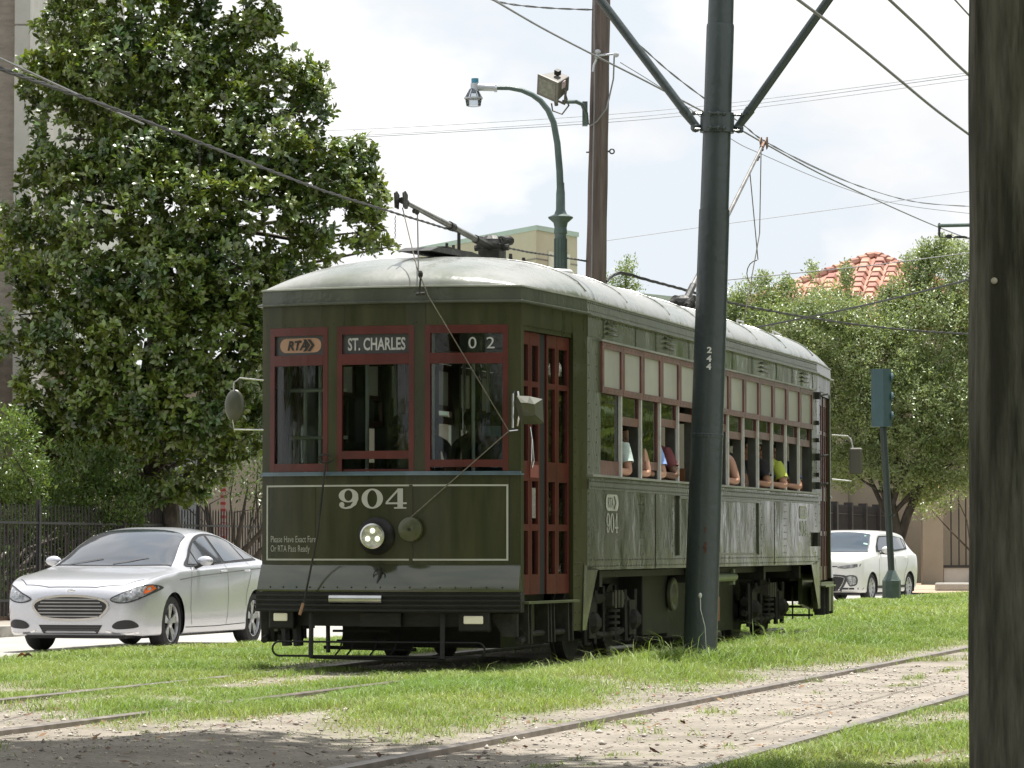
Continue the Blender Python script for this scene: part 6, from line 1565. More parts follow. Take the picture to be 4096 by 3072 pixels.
def wheel(root, x, y, r, sgn, spokes, style, rimr):
    w0 = empty('wheel', (x, y, r)); w0.parent = root
    mb = MB(); mb.lathe([(r * .66, -.10), (r * .93, -.10), (r, -.07), (r, .05), (r * .93, .085), (r * .70, .095), (rimr, .08), (rimr, -.05), (.02, -.05)], (0, 0, 0), 'x', 40)
    if sgn < 0: mb.v = [Vector((-p.x, p.y, p.z)) for p in mb.v]
    w1 = mb.build('tyre', M_tyre, root, True); w1.location = (x, y, r); bpy.data.objects.remove(w0)
    mb = MB(); R_ = rimr
    pr = [(R_, .082), (R_ - .018, .088), (R_ - .03, .05), (R_ - .03, .045)]
    mb.lathe([(R_ + .002, .04), (R_ + .002, .083), (R_ - .02, .089), (R_ - .035, .04), (R_ + .001, .038)], (0, 0, 0), 'x', 36) if False else None
    n_ = 36; vv = []; ff = []
    for q, h in pr:
        for k in range(n_): vv.append((h, q * cos(2 * pi * k / n_), q * sin(2 * pi * k / n_)))
    for i in range(3):
        for k in range(n_): ff.append((i * n_ + k, i * n_ + (k + 1) % n_, (i + 1) * n_ + (k + 1) % n_, (i + 1) * n_ + k))
    mb.add(vv, ff)
    for k in range(spokes):
        a_ = 2 * pi * k / spokes + .3
        for da in ((-.17, .17) if style == 'twin' else (0,)):
            c0_, s0_ = cos(a_ + da * .3), sin(a_ + da * .3); c1_, s1_ = cos(a_ + da), sin(a_ + da)
            wd_ = .022 if style == 'twin' else .030
            t0_ = Vector((0, -s0_, c0_)) * wd_; t1_ = Vector((0, -s1_, c1_)) * wd_ * 1.15
            p0_ = Vector((.062, c0_ * .05, s0_ * .05)); p1_ = Vector((.070, c1_ * (R_ - .015), s1_ * (R_ - .015)))
            mb.add([p0_ - t0_, p0_ + t0_, p1_ + t1_, p1_ - t1_] + [q - Vector((.03, 0, 0)) for q in (p0_ - t0_, p0_ + t0_, p1_ + t1_, p1_ - t1_)], [(0, 1, 2, 3), (7, 6, 5, 4), (0, 4, 5, 1), (1, 5, 6, 2), (2, 6, 7, 3), (3, 7, 4, 0)])
    mb.lathe([(.062, .05), (.060, .072), (.03, .078), (.0, .078)], (0, 0, 0), 'x', 16)
    if sgn < 0: mb.v = [Vector((-p.x, p.y, p.z)) for p in mb.v]
    mb.build('rim', M_rim, w1, True, fix=False)
    w1.name = 'wheel'
    return w1

# ---- silver sedan
M_silver = mat('silver_paint', (.56, .57, .62), .30, .45, scale=40, var=.04, coat=.9, spec=.6)
sd = empty('parked_sedan', W(-15.93, 37.62, -.222), -TH, 'silver four door sedan facing the viewer on the street at left', 'car')
def sec(zb, wb, wr_, wm, wsx, zs_, p5, p6, p7, p8, zt_): return [(0, zb), (wb * .8, zb), (wr_ - .035, zb + .005), (wr_, zb + .07), (wm, (zb + zs_) * .52 + .05), (wsx, zs_), p5, p6, p7, p8, (0, zt_)]
# hood stations: p5..p8 run over the bonnet
ST_S = [
 (.00,  sec(.24, .50, .58, .60, .56, .62, (.50, .66), (.38, .685), (.26, .695), (.12, .70), .70)),
 (.03,  sec(.21, .62, .70, .72, .70, .66, (.62, .70), (.48, .725), (.32, .74), (.16, .745), .745)),
 (.12,  sec(.20, .72, .80, .83, .80, .72, (.72, .755), (.56, .785), (.38, .80), (.19, .805), .805)),
 (.30,  sec(.19, .78, .865, .885, .87, .80, (.79, .835), (.63, .855), (.42, .862), (.20, .865), .865)),
 (.62,  sec(.19, .80, .90, .915, .90, .86, (.84, .895), (.69, .912), (.46, .918), (.22, .922), .922)),
 (.96,  sec(.19, .80, .905, .925, .91, .885, (.86, .93), (.74, .955), (.50, .962), (.24, .968), .968)),
 (1.22, sec(.19, .80, .905, .925, .91, .90, (.88, .955), (.76, .985), (.54, 1.00), (.27, 1.008), 1.01)),
 (1.42, sec(.19, .80, .905, .925, .91, .91, (.88, .965), (.79, 1.03), (.60, 1.085), (.30, 1.11), 1.12)),
 (1.85, sec(.19, .80, .905, .925, .915, .92, (.885, .98), (.755, 1.17), (.64, 1.265), (.33, 1.31), 1.325)),
 (2.20, sec(.19, .80, .905, .925, .915, .93, (.885, .99), (.725, 1.24), (.61, 1.375), (.34, 1.432), 1.445)),
 (2.60, sec(.19, .80, .905, .925, .915, .94, (.885, 1.0), (.715, 1.26), (.585, 1.415), (.33, 1.472), 1.482)),
 (3.05, sec(.19, .80, .905, .925, .918, .95, (.885, 1.01), (.71, 1.26), (.58, 1.40), (.33, 1.462), 1.472)),
 (3.50, sec(.19, .80, .905, .925, .92, .96, (.88, 1.02), (.71, 1.235), (.58, 1.345), (.33, 1.398), 1.408)),
 (3.90, sec(.20, .80, .90, .92, .915, .975, (.87, 1.03), (.73, 1.17), (.58, 1.25), (.33, 1.295), 1.305)),
 (4.25, sec(.22, .78, .885, .905, .90, .985, (.85, 1.035), (.74, 1.095), (.56, 1.135), (.30, 1.155), 1.16)),
 (4.55, sec(.25, .74, .85, .88, .87, .98, (.81, 1.03), (.70, 1.06), (.50, 1.08), (.26, 1.09), 1.095)),
 (4.78, sec(.30, .66, .78, .80, .80, .96, (.74, 1.01), (.60, 1.045), (.42, 1.06), (.2, 1.07), 1.07)),
 (4.86, sec(.40, .55, .66, .70, .70, .90, (.64, .95), (.5, .98), (.34, 1.0), (.16, 1.01), 1.01))]
body, bv = car_body('body', ST_S, M_silver, sd, (.96, 3.81), (.365, .335))
for wy in (.96, 3.81):
    for s_ in (-1, 1): wheel(sd, s_ * .80, wy, .335, s_, 5, 'twin', .235)
for s_ in (1, -1):
    ax_ = 'x+' if s_ > 0 else 'x-'
    # whole daylight opening, dark
    dlo = curve_smooth([(1.50, 1.005), (1.72, 1.12), (2.05, 1.285), (2.40, 1.375), (2.85, 1.395), (3.30, 1.345), (3.72, 1.21), (4.02, 1.085), (3.90, 1.07), (3.0, 1.045), (2.2, 1.02)], 4)
    trim = decal(bv, [(p[0] + (p[0] - 2.8) * .006, p[1] + (p[1] - 1.19) * .02) for p in dlo], ax_, 'window_trim', M_blk, sd, .006, .09)
    for nm, ol in (('quarter_glass', [(1.58, 1.03), (1.80, 1.135), (1.86, 1.165), (1.86, 1.03)]), ('front_side_glass', [(1.895, 1.035), (1.895, 1.185), (2.10, 1.28), (2.42, 1.355), (2.62, 1.37), (2.70, 1.05)]),
                   ('rear_side_glass', [(2.79, 1.055), (2.72, 1.372), (2.95, 1.368), (3.28, 1.325), (3.42, 1.285), (3.52, 1.08)]), ('rear_quarter_glass', [(3.57, 1.082), (3.47, 1.265), (3.70, 1.19), (3.92, 1.10), (3.88, 1.09)])):
        decal(bv, ol, ax_, nm, M_carglass, sd, .010, .1)
    decal(bv, strip([(1.56, .30), (1.50, .50), (1.50, .75), (1.56, .93), (1.62, .99)], .008), ax_, 'door_gap', M_blk, sd, .003, .1)
    decal(bv, strip([(2.76, 1.02), (2.78, .8), (2.78, .4), (2.74, .28)], .008), ax_, 'door_gap', M_blk, sd, .003, .1)
    decal(bv, strip([(3.58, 1.05), (3.60, .9), (3.45, .68), (3.42, .5)], .008), ax_, 'door_gap', M_blk, sd, .003, .1)
    decal(bv, strip([(1.36, .275), (2.4, .27), (3.42, .285)], .010), ax_, 'sill_gap', M_blk, sd, .003, .1)
    decal(bv, strip([(1.15, .845), (1.8, .885), (2.6, .915), (3.4, .945), (4.3, .975)], .014), ax_, 'character_line', mat('silver_shadow_line', (.22, .22, .23), .4, .5), sd, .003, .1)
    for y in (2.52, 3.36):
        mb = MB(); mb.tube([(s_ * .918, y, .935), (s_ * .945, y + .04, .938), (s_ * .945, y + .15, .942), (s_ * .918, y + .19, .944)], .012, 7); mb.build('door_handle', M_silver, sd, True)
    # mirror
    mb = MB(); c_ = Vector((s_ * 1.005, 1.80, 1.075)); mb.ball(c_ + Vector((-s_ * .015, 0, -.01)), .10, 14, (1.05, .6, .62)); o_ = mb.build('side_mirror', M_silver, sd, True)
    mb = MB(); mb.tube([(s_ * .87, 1.76, .99), (s_ * .96, 1.79, 1.03)], .028, 6); mb.tube([(s_ * .90, 1.82, 1.025), (s_ * 1.09, 1.82, 1.035)], .022, 6); mb.build('mirror_stalk', M_blk, o_, True)
    # headlamp
    X = lambda pts: [(s_ * a, b_) for a, b_ in pts]
    hl_ = curve_smooth([(.50, .625), (.60, .585), (.74, .60), (.86, .665), (.905, .745), (.88, .79), (.78, .765), (.64, .70)], 4)
    decal(bv, X(hl_), 'y-', 'headlight', M_lens, sd, .008, .05)
    decal(bv, strip(X(hl_) + [X(hl_)[0]], .014), 'y-', 'headlight_trim', M_blk, sd, .009, .05)
    decal(bv, X([(.842, .685), (.875, .705), (.899, .745), (.886, .785), (.862, .778), (.846, .74)]), 'y-', 'indicator_lamp', mat('amber_lens', (.65, .13, .03), .25, coat=1), sd, .012, .05)
    fog = curve_smooth([(.52, .315), (.59, .37), (.72, .385), (.79, .35), (.80, .30), (.68, .28), (.56, .28)], 3)
    decal(bv, X(fog), 'y-', 'fog_recess', M_blk, sd, .006, .06)
    decal(bv, strip(X([(.44, .255), (.55, .228), (.70, .222), (.80, .235)]), .02), 'y-', 'bumper_lip', M_chrome, sd, .006, .06)
    # bonnet creases
    decal(bv, strip([(s_ * .42, .16), (s_ * .50, .5), (s_ * .60, 1.15)], .014), 'z', 'bonnet_crease', mat('silver_shadow_line', (.22, .22, .23)), sd, .002, .1) if False else None
gr = curve_smooth([(-.47, .55), (-.40, .615), (-.22, .655), (0, .665), (.22, .655), (.40, .615), (.47, .55), (.42, .465), (.32, .405), (.0, .385), (-.32, .405), (-.42, .465)], 3)
gro = decal(bv, gr, 'y-', 'grille', M_blk, sd, .006, .05)
decal(bv, strip(gr + [gr[0]], .028), 'y-', 'grille_surround', M_chrome, sd, .014, .05)
for k in range(6):
    z = .425 + k * .040; hw_ = .40 - max(0, (.46 - z)) * 1.2 if z < .55 else .44 - (z - .52) * 1.0
    hw_ = min(.44, hw_)
    decal(bv, [(-hw_, z - .006), (hw_, z - .006), (hw_, z + .008), (-hw_, z + .008)], 'y-', 'grille_bar', mat('grille_bar', (.34, .34, .35), .3, .8), gro, .022, .09)
lg_ = decal(bv, [(-.40, .325), (.40, .325), (.34, .225), (-.34, .225)], 'y-', 'lower_grille', M_blk, sd, .006, .05)
for k in range(3): decal(bv, [(-.36, .245 + k * .026), (.36, .245 + k * .026), (.36, .250 + k * .026), (-.36, .250 + k * .026)], 'y-', 'grille_bar', mat('grille_dark_bar', (.08, .08, .08), .4), lg_, .012, .1)
mb = MB(); mb.ball((0, .015, .725), .055, 12, (1, .25, .42)); mb.build('badge', M_chrome, sd, True)
mb = MB(); mb.box(-.62, .62, .16, .5, .165, .20, 4); mb.build('underbody', M_blk, sd); MB().box(-.7, .7, .5, 4.3, .16, .24).build('underbody', M_blk, sd)
ws_ = curve_smooth([(-.70, 1.30), (-.735, 1.34), (-.62, 1.92), (-.545, 2.16), (0, 2.21), (.545, 2.16), (.62, 1.92), (.735, 1.34), (.70, 1.30), (.35, 1.235), (0, 1.215), (-.35, 1.235)], 3)
decal(bv, [(p[0] * 1.012, 1.69 + (p[1] - 1.70) * 1.012) for p in ws_], 'z', 'windscreen_trim', M_blk, sd, .004, .08)
wsg = decal(bv, ws_, 'z', 'windscreen', mat('windscreen_sky', (.028, .036, .05), .05, coat=1, spec=1.0), sd, .009, .08)
for pts in ([(-.55, 1.27), (-.15, 1.36)], [(.02, 1.24), (.42, 1.40)]): decal(bv, strip(pts, .018), 'z', 'wiper', M_blk, sd, .018, .1)
mb = MB(); mb.tube([(.10, 3.3, 1.44), (.10, 3.45, 1.63)], .004, 5); mb.build('aerial', M_blk, sd)
decal(bv, strip([(-.78, .35), (-.62, .14), (-.3, .055), (.3, .055), (.62, .14), (.78, .35)], .010), 'z', 'bonnet_gap', M_blk, sd, .003, .05)

# ---- white boxy car
M_wcar = mat('white_paint', (.74, .74, .73), .3, scale=30, var=.02, coat=.8)
hd_ = -radians(25)
wc = empty('parked_boxy_car', (0, 0, -.21), hd_, 'white boxy hatchback parked beyond the signal post at right', 'car')
def sec2(zb, wb, wr_, wm, wsx, zs_, p5, p6, p7, p8, zt_): return sec(zb, wb, wr_, wm, wsx, zs_, p5, p6, p7, p8, zt_)
ST_B = [
 (.00, sec(.28, .55, .64, .66, .62, .80, (.56, .86), (.42, .88), (.28, .89), (.14, .895), .895)),
 (.04, sec(.24, .66, .76, .78, .74, .84, (.68, .91), (.52, .94), (.34, .95), (.17, .955), .955)),
 (.14, sec(.22, .74, .83, .85, .82, .88, (.76, .96), (.58, .99), (.38, 1.0), (.19, 1.005), 1.005)),
 (.36, sec(.21, .77, .87, .885, .865, .92, (.81, 1.0), (.64, 1.03), (.42, 1.04), (.20, 1.045), 1.045)),
 (.85, sec(.21, .78, .89, .90, .885, .95, (.85, 1.04), (.74, 1.08), (.50, 1.09), (.24, 1.095), 1.095)),
 (1.02, sec(.21, .78, .89, .90, .885, .96, (.855, 1.05), (.765, 1.12), (.55, 1.15), (.27, 1.165), 1.17)),
 (1.30, sec(.21, .78, .89, .90, .885, .97, (.86, 1.06), (.775, 1.29), (.66, 1.385), (.34, 1.42), 1.425)),
 (1.52, sec(.21, .78, .89, .90, .885, .98, (.86, 1.065), (.765, 1.41), (.70, 1.52), (.38, 1.565), 1.57)),
 (1.95, sec(.21, .78, .89, .90, .885, .99, (.86, 1.07), (.76, 1.44), (.71, 1.565), (.40, 1.605), 1.61)),
 (2.7, sec(.21, .78, .89, .90, .89, 1.0, (.865, 1.08), (.755, 1.44), (.70, 1.555), (.40, 1.60), 1.605)),
 (3.4, sec(.22, .78, .89, .91, .90, 1.02, (.865, 1.09), (.735, 1.38), (.67, 1.50), (.38, 1.555), 1.56)),
 (3.68, sec(.24, .77, .89, .91, .90, 1.03, (.85, 1.10), (.72, 1.30), (.62, 1.40), (.36, 1.455), 1.46)),
 (3.98, sec(.28, .72, .86, .89, .87, 1.0, (.82, 1.08), (.69, 1.14), (.57, 1.18), (.3, 1.2), 1.2)),
 (4.10, sec(.34, .62, .74, .78, .77, .92, (.72, .98), (.58, 1.05), (.42, 1.08), (.2, 1.1), 1.1))]
wb_, bw = car_body('body', ST_B, M_wcar, wc, (.83, 3.40), (.355, .325))
for wy in (.83, 3.40):
    for s_ in (-1, 1): wheel(wc, s_ * .785, wy, .325, s_, 9, 'one', .225)
for s_ in (1, -1):
    ax_ = 'x+' if s_ > 0 else 'x-'
    dl = [(1.22, 1.12), (1.30, 1.24), (1.50, 1.42), (1.62, 1.475), (2.4, 1.49), (3.2, 1.445), (3.46, 1.39), (3.48, 1.34), (3.40, 1.18), (2.6, 1.13)]
    decal(bw, dl, ax_, 'window_trim', M_blk, wc, .006, .1)
    for nm, ol in (('front_side_glass', [(1.36, 1.15), (1.42, 1.30), (1.62, 1.445), (2.28, 1.46), (2.34, 1.16)]), ('rear_side_glass', [(2.44, 1.165), (2.40, 1.46), (3.15, 1.44), (3.22, 1.20)]), ('rear_quarter_glass', [(3.28, 1.205), (3.20, 1.415), (3.38, 1.37), (3.34, 1.24)])):
        decal(bw, ol, ax_, nm, M_carglass, wc, .010, .12)
    decal(bw, [(1.19, .22), (3.04, .22), (3.04, .37), (1.19, .37)], ax_, 'sill_cladding', M_blk, wc, .006, .12)
    decal(bw, strip([(1.30, .35), (1.27, .7), (1.34, 1.1)], .010), ax_, 'door_gap', M_blk, wc, .003, .1); decal(bw, strip([(2.38, 1.12), (2.42, .8), (2.42, .35)], .010), ax_, 'door_gap', M_blk, wc, .003, .1); decal(bw, strip([(3.28, 1.16), (3.26, .9), (3.0, .6), (3.0, .36)], .010), ax_, 'door_gap', M_blk, wc, .003, .1)
    for y in (2.16, 3.02): mb = MB(); mb.tube([(s_ * .885, y, .985), (s_ * .915, y + .04, .985), (s_ * .915, y + .16, .99), (s_ * .885, y + .2, .99)], .014, 6); mb.build('door_handle', M_wcar, wc, True)
    mb = MB(); mb.ball((s_ * 1.0, 1.48, 1.16), .12, 12, (1.05, .6, .72)); o_ = mb.build('side_mirror', M_wcar, wc, True); mb = MB(); mb.tube([(s_ * .85, 1.45, 1.10), (s_ * 1.02, 1.5, 1.085)], .03, 6); mb.build('mirror_stalk', M_blk, o_)
    X = lambda pts: [(s_ * a, b_) for a, b_ in pts]
    decal(bw, X([(.36, .765), (.52, .745), (.72, .765), (.84, .80), (.85, .86), (.62, .83), (.40, .80)]), 'y-', 'headlight', M_lens, wc, .008, .06)
    fg = curve_smooth([(.55, .55), (.60, .60), (.76, .60), (.81, .52), (.79, .40), (.70, .36), (.63, .38)], 3)
    fo = decal(bw, X(fg), 'y-', 'fog_lamp_surround', mat('grey_plastic', (.07, .07, .075), .5), wc, .007, .06); decal(bw, [(a * .78 + s_ * .69 * .22, b_ * .78 + .50 * .22) for a, b_ in X(fg)], 'y-', 'fog_lamp', M_lens, fo, .014, .06)
    decal(bw, [(s_ * .45, .40 + 0), (s_ * .66, .30), (s_ * .82, .25), (s_ * .82, .33), (s_ * .70, .36), (s_ * .50, .60)], 'y-', 'corner_cladding', M_blk, wc, .006, .08) if False else None
gw = curve_smooth([(-.52, .50), (-.46, .57), (0, .59), (.46, .57), (.52, .50), (.42, .32), (.34, .26), (0, .25), (-.34, .26), (-.42, .32)], 3)
decal(bw, [(p[0] * 1.14, .42 + (p[1] - .42) * 1.22) for p in gw], 'y-', 'grille_surround', mat('grey_plastic', (.07, .07, .075)), wc, .006, .06); decal(bw, gw, 'y-', 'grille', M_blk, wc, .011, .06)
decal(bw, strip(gw + [gw[0]], .02), 'y-', 'grille_rim', M_chrome, wc, .016, .06)
decal(bw, [(-.38, .785), (.38, .785), (.36, .805), (-.36, .805)], 'y-', 'upper_grille', M_blk, wc, .006, .07)
decal(bw, [(-.84, .21), (.84, .21), (.87, .33), (-.87, .33)], 'y-', 'lower_cladding', M_blk, wc, .005, .08)
w2 = [(-.71, .98), (-.66, 1.28), (-.63, 1.44), (0, 1.475), (.63, 1.44), (.66, 1.28), (.71, .98), (.4, .93), (0, .915), (-.4, .93)]
decal(bw, [(p[0] * 1.05, 1.2 + (p[1] - 1.2) * 1.06) for p in w2], 'z', 'windscreen_trim', M_blk, wc, .005, .08)
wsw = decal(bw, w2, 'z', 'windscreen', mat('windscreen_blue', (.028, .05, .075), .05, coat=1, spec=1.0), wc, .010, .08)
decal(bw, [(.56, 1.17), (.66, 1.17), (.65, 1.20), (.56, 1.20)], 'z', 'sticker', mat('mint_sticker', (.35, .6, .5), .6), wsw, .016, .05); decal(bw, [(.52, 1.36), (.56, 1.36), (.56, 1.38), (.52, 1.38)], 'z', 'sticker', mat('mint_sticker', (.35, .6, .5)), wsw, .016, .05)
MB().box(-.72, .72, .4, 3.8, .17, .26).build('underbody', M_blk, wc)
R3 = Matrix.Rotation(hd_, 3, 'Z'); tgt = Vector((8.0, 77.0, 0)); wc.location = tgt - R3 @ Vector((.885, .83, 0)); wc.location.z = -.21
# ------------------------------------------------------------ passengers and driver
CARM = Matrix.Translation(W(-8.70, 27.2, 0)) @ Matrix.Rotation(-TH, 4, 'Z')
def skinmesh(joints, edges, radii, mats_by_joint, mats, name):
    me = bpy.data.meshes.new(name); me.from_pydata(joints, edges, []); o = bpy.data.objects.new(name, me); C.objects.link(o)
    md = o.modifiers.new('skin', 'SKIN'); md.use_smooth_shade = True
    for i, r in enumerate(radii):
        v = me.skin_vertices[0].data[i]; v.radius = (r, r) if not isinstance(r, tuple) else r; v.use_root = (i == 0)
    s_ = o.modifiers.new('sub', 'SUBSURF'); s_.levels = 2; s_.render_levels = 2
    bpy.context.view_layer.update(); dg = bpy.context.evaluated_depsgraph_get()
    m2 = bpy.data.meshes.new_from_object(o.evaluated_get(dg), preserve_all_data_layers=True, depsgraph=dg); bpy.data.objects.remove(o)
    for m in mats: m2.materials.append(m)
    # material from the closest bone
    J = np.array(joints); E = np.array(edges); nv = len(m2.vertices); co = np.empty(nv * 3, np.float32); m2.vertices.foreach_get('co', co); co = co.reshape(-1, 3)
    best = np.full(nv, 1e9); mi = np.zeros(nv, int)
    for (a, b_), mt in zip(edges, mats_by_joint):
        A_, B_ = J[a], J[b_]; d = B_ - A_; t_ = np.clip(((co - A_) @ d) / (d @ d + 1e-9), 0, 1); ds = np.linalg.norm(co - (A_ + t_[:, None] * d), axis=1) 
        k = ds < best; best[k] = ds[k]; mi[k] = mt
    for p in m2.polygons: p.material_index = int(mi[p.vertices[0]]); p.use_smooth = True
    return m2
SK = [mat('skin_light', (.48, .27, .19), .55, var=.08, scale=6), mat('skin_brown', (.16, .085, .055), .5, var=.08), mat('skin_tan', (.36, .20, .13), .55, var=.08)]
def person(x, y, label, skin, shirt, hair, hairkind='short', turn=0.0, lean=0.0, elbow=True, sleeve='short', seat=1.39, mask=None, cap=None, stand=False, extra=None, cat='passenger', sg=1, h=1.0, pants=None):
    """seated figure facing the front; the window is on the +x side. all in streetcar coordinates"""
    pz = seat + .09 if not stand else 1.82
    cx = x + lean
    J = [(x, y, pz), (x + lean * .4, y - .01, pz + .17), (x + lean * .8, y - .02, pz + .36), (cx, y - .03, pz + .48), (cx + lean * .15, y - .035, pz + .535), (cx + lean * .2, y - .045, pz + .62), (cx + lean * .2, y - .035, pz + .70)]
    R = [.125, .120, .130, .095, .052, (.070, .082), (.068, .082)]
    E = [(0, 1), (1, 2), (2, 3), (3, 4), (4, 5), (5, 6)]; MT = [1, 1, 1, 0, 0, 0]
    def arm(s_, el, wr_, hd):
        b_ = len(J); J.extend([(cx + s_ * .165, y - .0, pz + .43), el, wr_, hd]); R.extend([.058, .044, .030, (.027, .016)])
        E.extend([(3, b_), (b_, b_ + 1), (b_ + 1, b_ + 2), (b_ + 2, b_ + 3)])
        mid = tuple((Vector(J[b_]) * .45 + Vector(el) * .55)); J.append(mid); R.append(.050); k = len(J) - 1
        E[-3] = (b_, k); MT.extend([1, 1 if sleeve != 'none' else 0, 1 if sleeve == 'long' else 0, 0]); E.append((k, b_ + 1)); MT.append(1 if sleeve == 'long' else 0)
        # five fingers rooted in the palm
        H = Vector(hd); dr = (H - Vector(wr_)).normalized(); sd_ = dr.cross(Vector((0, 0, 1))).normalized()
        for f in range(4):
            a = H + sd_ * (-.022 + f * .0145); ln_ = (.038, .045, .042, .033)[f]; J.append(tuple(a + dr * .03)); J.append(tuple(a + dr * (.03 + ln_) + Vector((0, 0, -.018)))); R.extend([.0085, .0075]); n_ = len(J); E.extend([(b_ + 3, n_ - 2), (n_ - 2, n_ - 1)]); MT.extend([0, 0])
        a = H - dr * .015 - sd_ * .035 * s_; J.append(tuple(a + Vector((0, 0, -.012)))); R.append(.010); E.append((b_ + 3, len(J) - 1)); MT.append(0)
    if elbow:
        arm(1, (1.255, y - .03, 1.682), (1.16, y - .25, 1.70), (1.12, y - .31, 1.705))
    else: arm(1, (cx + .24, y - .05, pz + .18), (cx + .18, y - .27, pz + .12), (cx + .14, y - .34, pz + .12))
    arm(-1, (cx - .24, y - .04, pz + .18), (cx - .14, y - .26, pz + .10), (cx - .08, y - .32, pz + .10))
    # legs
    for s_ in (-1, 1):
        b_ = len(J)
        if stand: J.extend([(x + s_ * .09, y, pz - .06), (x + s_ * .10, y - .01, pz - .47), (x + s_ * .10, y + .02, .99), (x + s_ * .10, y - .14, .965)])
        else: J.extend([(x + s_ * .09, y - .03, pz - .01), (x + s_ * .10, y - .42, pz + .0), (x + s_ * .10, y - .40, 1.02), (x + s_ * .10, y - .54, .975)])
        R.extend([.085, .058, .040, .036]); E.extend([(0, b_), (b_, b_ + 1), (b_ + 1, b_ + 2), (b_ + 2, b_ + 3)]); MT.extend([2, 2, 2, 3])
    mats = [skin, shirt, pants or mat('dark_denim', (.03, .035, .05), .8), M_black]
    me = skinmesh(J, E, R, MT, mats, 'person')
    o = bpy.data.objects.new('person', me); C.objects.link(o); o.matrix_world = CARM; tag(o, label, cat)
    hc = Vector((cx + lean * .2, y - .045, pz + .645)); RT = Matrix.Translation(hc) @ Matrix.Rotation(turn, 4, 'Z')
    def hp(p): return RT @ Vector(p)
    fm = MB(lambda p: hp(p)); fm.ball((0, -.094, -.018), .016, 8, (.8, 1, 1.4)); o_ = fm.build('nose', skin, o, True)
    for s_ in (-1, 1): fm = MB(lambda p: hp(p)); fm.ball((s_ * .083, .0, -.01), .02, 8, (.5, .8, 1.3)); fm.build('ear', skin, o, True)
    for s_ in (-1, 1): fm = MB(lambda p: hp(p)); fm.ball((s_ * .031, -.083, .012), .010, 8, (1.2, .6, .8)); fm.build('eye', M_black, o, True)
    fm = MB(lambda p: hp(p)); fm.ball((0, -.083, -.055), .022, 8, (1.2, .35, .35)); fm.build('mouth', mat('lip', (.30, .12, .10), .5), o, True)
    hb = MB(lambda p: hp(p)); hb.ball((0, .018, .022), .104, 16, (.90, 1.0, .95))
    if hairkind == 'long':
        rn_ = random.Random(int(y * 100))
        for k in range(44):
            a_ = rn_.uniform(-.5, pi + .5); p0_ = Vector((.085 * cos(a_), .02 + .085 * sin(a_), .05 * rn_.uniform(-.2, 1.3))); 
            pts = [p0_ + Vector((rn_.uniform(-.03, .03) + .012 * sin(j * 1.9 + k), .02 * j * .5 + rn_.uniform(-.012, .012), -.065 * j)) for j in range(7)]
            hb.tube(pts, [.024, .026, .025, .024, .022, .018, .006], 6)
    if sleeve != 'none' and elbow:
        S_ = Vector((cx + .165, y, pz + .43)); E_ = Vector((1.255, y - .03, 1.682)); rn_ = random.Random(int(y * 31)); sb = MB(); dv = E_ - S_
        t_end = .62; n1 = 14; rings = [(-.12, .066), (.05, .070), (.25, .066), (.45, .064), (t_end, .071)]; vv = []; ff = []
        q_ = dv.normalized(); u_ = q_.orthogonal().normalized(); w_ = q_.cross(u_)
        for t_, r_ in rings:
            for k in range(n1): a_ = 2 * pi * k / n1; rr = r_ * (1 + .09 * sin(3 * a_ + t_ * 9) + rn_.uniform(-.03, .03)); vv.append(S_ + dv * t_ + (u_ * cos(a_) + w_ * sin(a_)) * rr)
        for i in range(len(rings) - 1):
            for k in range(n1): ff.append((i * n1 + k, i * n1 + (k + 1) % n1, (i + 1) * n1 + (k + 1) % n1, (i + 1) * n1 + k))
        sb.add(vv, ff); sb.build('sleeve', shirt, o, True, fix=False)
    if hairkind == 'bun': hb.ball((0, .12, .04), .045, 10)
    if hairkind == 'curly':
        rn_ = random.Random(3)
        for k in range(40): v_ = Vector((rn_.gauss(0, 1), rn_.gauss(.3, 1), rn_.gauss(.5, .8))).normalized(); hb.ball(Vector((0, .02, .03)) + v_ * .10, .03, 6)
    if hairkind != 'bald': hb.build('hair', hair, o, True)
    if cap:
        cb_ = MB(lambda p: hp(p)); cb_.lathe([(.112, .02), (.114, .05), (.10, .095), (.06, .125), (.0, .132)], (0, .012, 0), 'z', 18); cb_.prism([(-.07, -.075), (-.075, -.15), (-.04, -.185), (.04, -.185), (.075, -.15), (.07, -.075)], 'z', .028, .036); cb_.build('cap', cap, o, True)
    if mask:
        mk_ = MB(lambda p: hp(p)); vv = []
        for i in range(5):
            z = -.005 - i * .022
            for k in range(7): a_ = -pi / 2 + (k - 3) * .42; r_ = .093 + (.014 if k == 3 else 0) - abs(i - 2) * .003; vv.append((r_ * .92 * cos(a_), r_ * 1.1 * sin(a_), z))
        mk_.add(vv, [(i * 7 + k, i * 7 + k + 1, i * 7 + k + 8, i * 7 + k + 7) for i in range(4) for k in range(6)]); mk_.build('face_mask', mask, o, True, fix=False)
    if extra == 'glasses':
        g_ = MB(lambda p: hp(p)); g_.ball((-.035, -.098, .012), .026, 8, (1, .3, .8)); g_.ball((.035, -.098, .012), .026, 8, (1, .3, .8)); g_.tube([(-.085, 0, .02), (-.06, -.09, .016), (.06, -.09, .016), (.085, 0, .02)], .004, 5); g_.build('sunglasses', M_black, o)
    if extra == 'gloves':
        g_ = MB(); 
        for s_ in (-1, 1): g_.ball((cx + s_ * .10, y - .34, pz + .13), .05, 10, (1, 1.3, .8))
        g_.build('glove', mat('blue_glove', (.12, .20, .62), .5), o, True)
    if extra == 'print':
        pass
    return o
cl_ = lambda n_, c, **k: mat('cloth_' + n_, c, .85, scale=8, var=.15, **k)
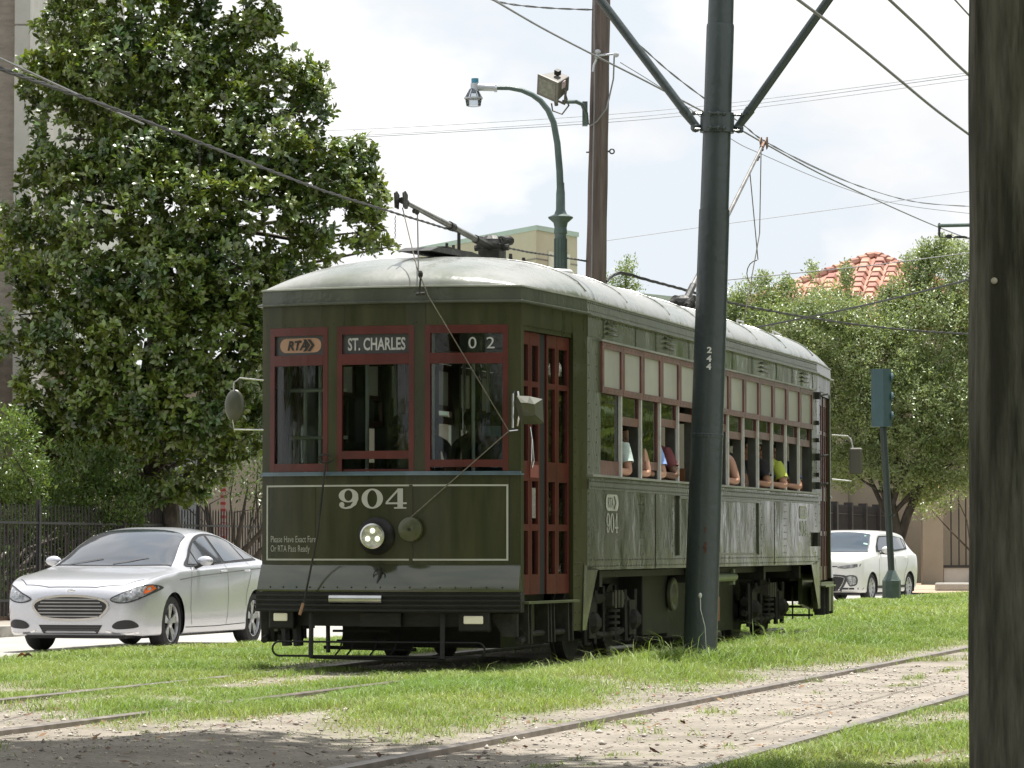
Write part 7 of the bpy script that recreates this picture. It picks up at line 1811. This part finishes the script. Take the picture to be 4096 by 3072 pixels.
HB, HD, HG = mat('hair_brown', (.032, .016, .008), .75, scale=60, var=.7, bump=2.0, bscale=70), mat('hair_black', (.010, .009, .009), .7, bump=1.5, bscale=70), mat('hair_blond', (.42, .27, .12), .5, scale=30, var=.4)
wy = lambda k, f=.5: 2.13 + PITCHW * (k + f)
person(.93, wy(0, .62), 'passenger with golden brown hair behind the closed first side window', SK[0], cl_('sand', (.30, .25, .18)), HG, 'curly', 0, 0, False)
person(.92, wy(1, .42), 'passenger in pale mint t-shirt with long curly brown hair leaning out', SK[0], cl_('mint', (.48, .58, .54)), HB, 'long', -.3, .11)
person(.92, wy(2, .40), 'passenger with bare arm and light strap top at the third side window', SK[0], cl_('offwhite', (.5, .5, .48)), HB, 'short', -.1, .10, sleeve='none')
person(.92, wy(3, .22), 'passenger in light blue tee with folded arm on the sill', SK[0], cl_('blue', (.26, .38, .70)), HB, 'bun', 0, .09)
person(.95, wy(3, .92), 'passenger in maroon top just behind the light blue tee', SK[1], cl_('maroon', (.16, .045, .05)), HD, 'short', 0, .03)
person(.70, wy(4, .55), 'passenger in yellow cap sunglasses and mask wearing a black top', SK[2], cl_('black', (.015, .015, .017)), HD, 'short', .5, .0, False, mask=mat('mask_white', (.45, .47, .48), .8), cap=cl_('gold', (.45, .28, .06)), extra='glasses', h=1.1)
person(.92, wy(7, .62), 'dark haired passenger in red patterned sleeveless top right of the green pole', SK[0], cl_('redprint', (.40, .06, .06), col2=(.6, .55, .5)), HD, 'short', 0, .09, sleeve='none')
person(.90, wy(8, .75), 'passenger with curly black hair and dark shirt in mid carriage', SK[1], cl_('charcoal', (.03, .03, .035)), HD, 'curly', 0, .03, False)
person(.92, wy(9, .80), 'passenger in black shirt resting both forearms on the sill', SK[2], cl_('black', (.015, .015, .017)), HD, 'short', .2, .08)
person(.92, wy(11, -.03), 'passenger in white cap and lime yellow t-shirt near the rear', SK[0], cl_('lime', (.50, .58, .10), col2=(.44, .52, .09)), HB, 'short', -.2, .08, cap=mat('cap_white', (.62, .64, .66), .7))
person(.92, wy(12, .10), 'passenger in navy blue t-shirt at the rearmost side window', SK[0], cl_('navy', (.02, .05, .22)), HD, 'short', 0, .06)
person(.62, .95, 'driver in dark uniform and pale face mask behind the right front window', SK[1], cl_('uniform', (.020, .022, .026)), HD, 'short', .35, 0, False, 'long', 1.30, mask=mat('mask_blue', (.26, .33, .38), .8), extra='gloves', cat='driver')
person(-.02, .55, 'worker in black cap and dark braids behind the centre front window', SK[1], cl_('uniform', (.020, .022, .026)), HD, 'long', 0, 0, False, 'long', 1.27, cap=cl_('blackcap', (.008, .008, .009)), cat='worker')
person(-.38, 2.35, 'dim seated passenger left of the worker in the black cap', SK[1], cl_('slate', (.10, .12, .16)), HD, 'short', 0, 0, False)
person(.10, 2.2, 'standing passenger in grey shirt with short hair deep inside the streetcar', SK[2], cl_('grey', (.12, .12, .12)), HD, 'short', .5, 0, False, stand=False)
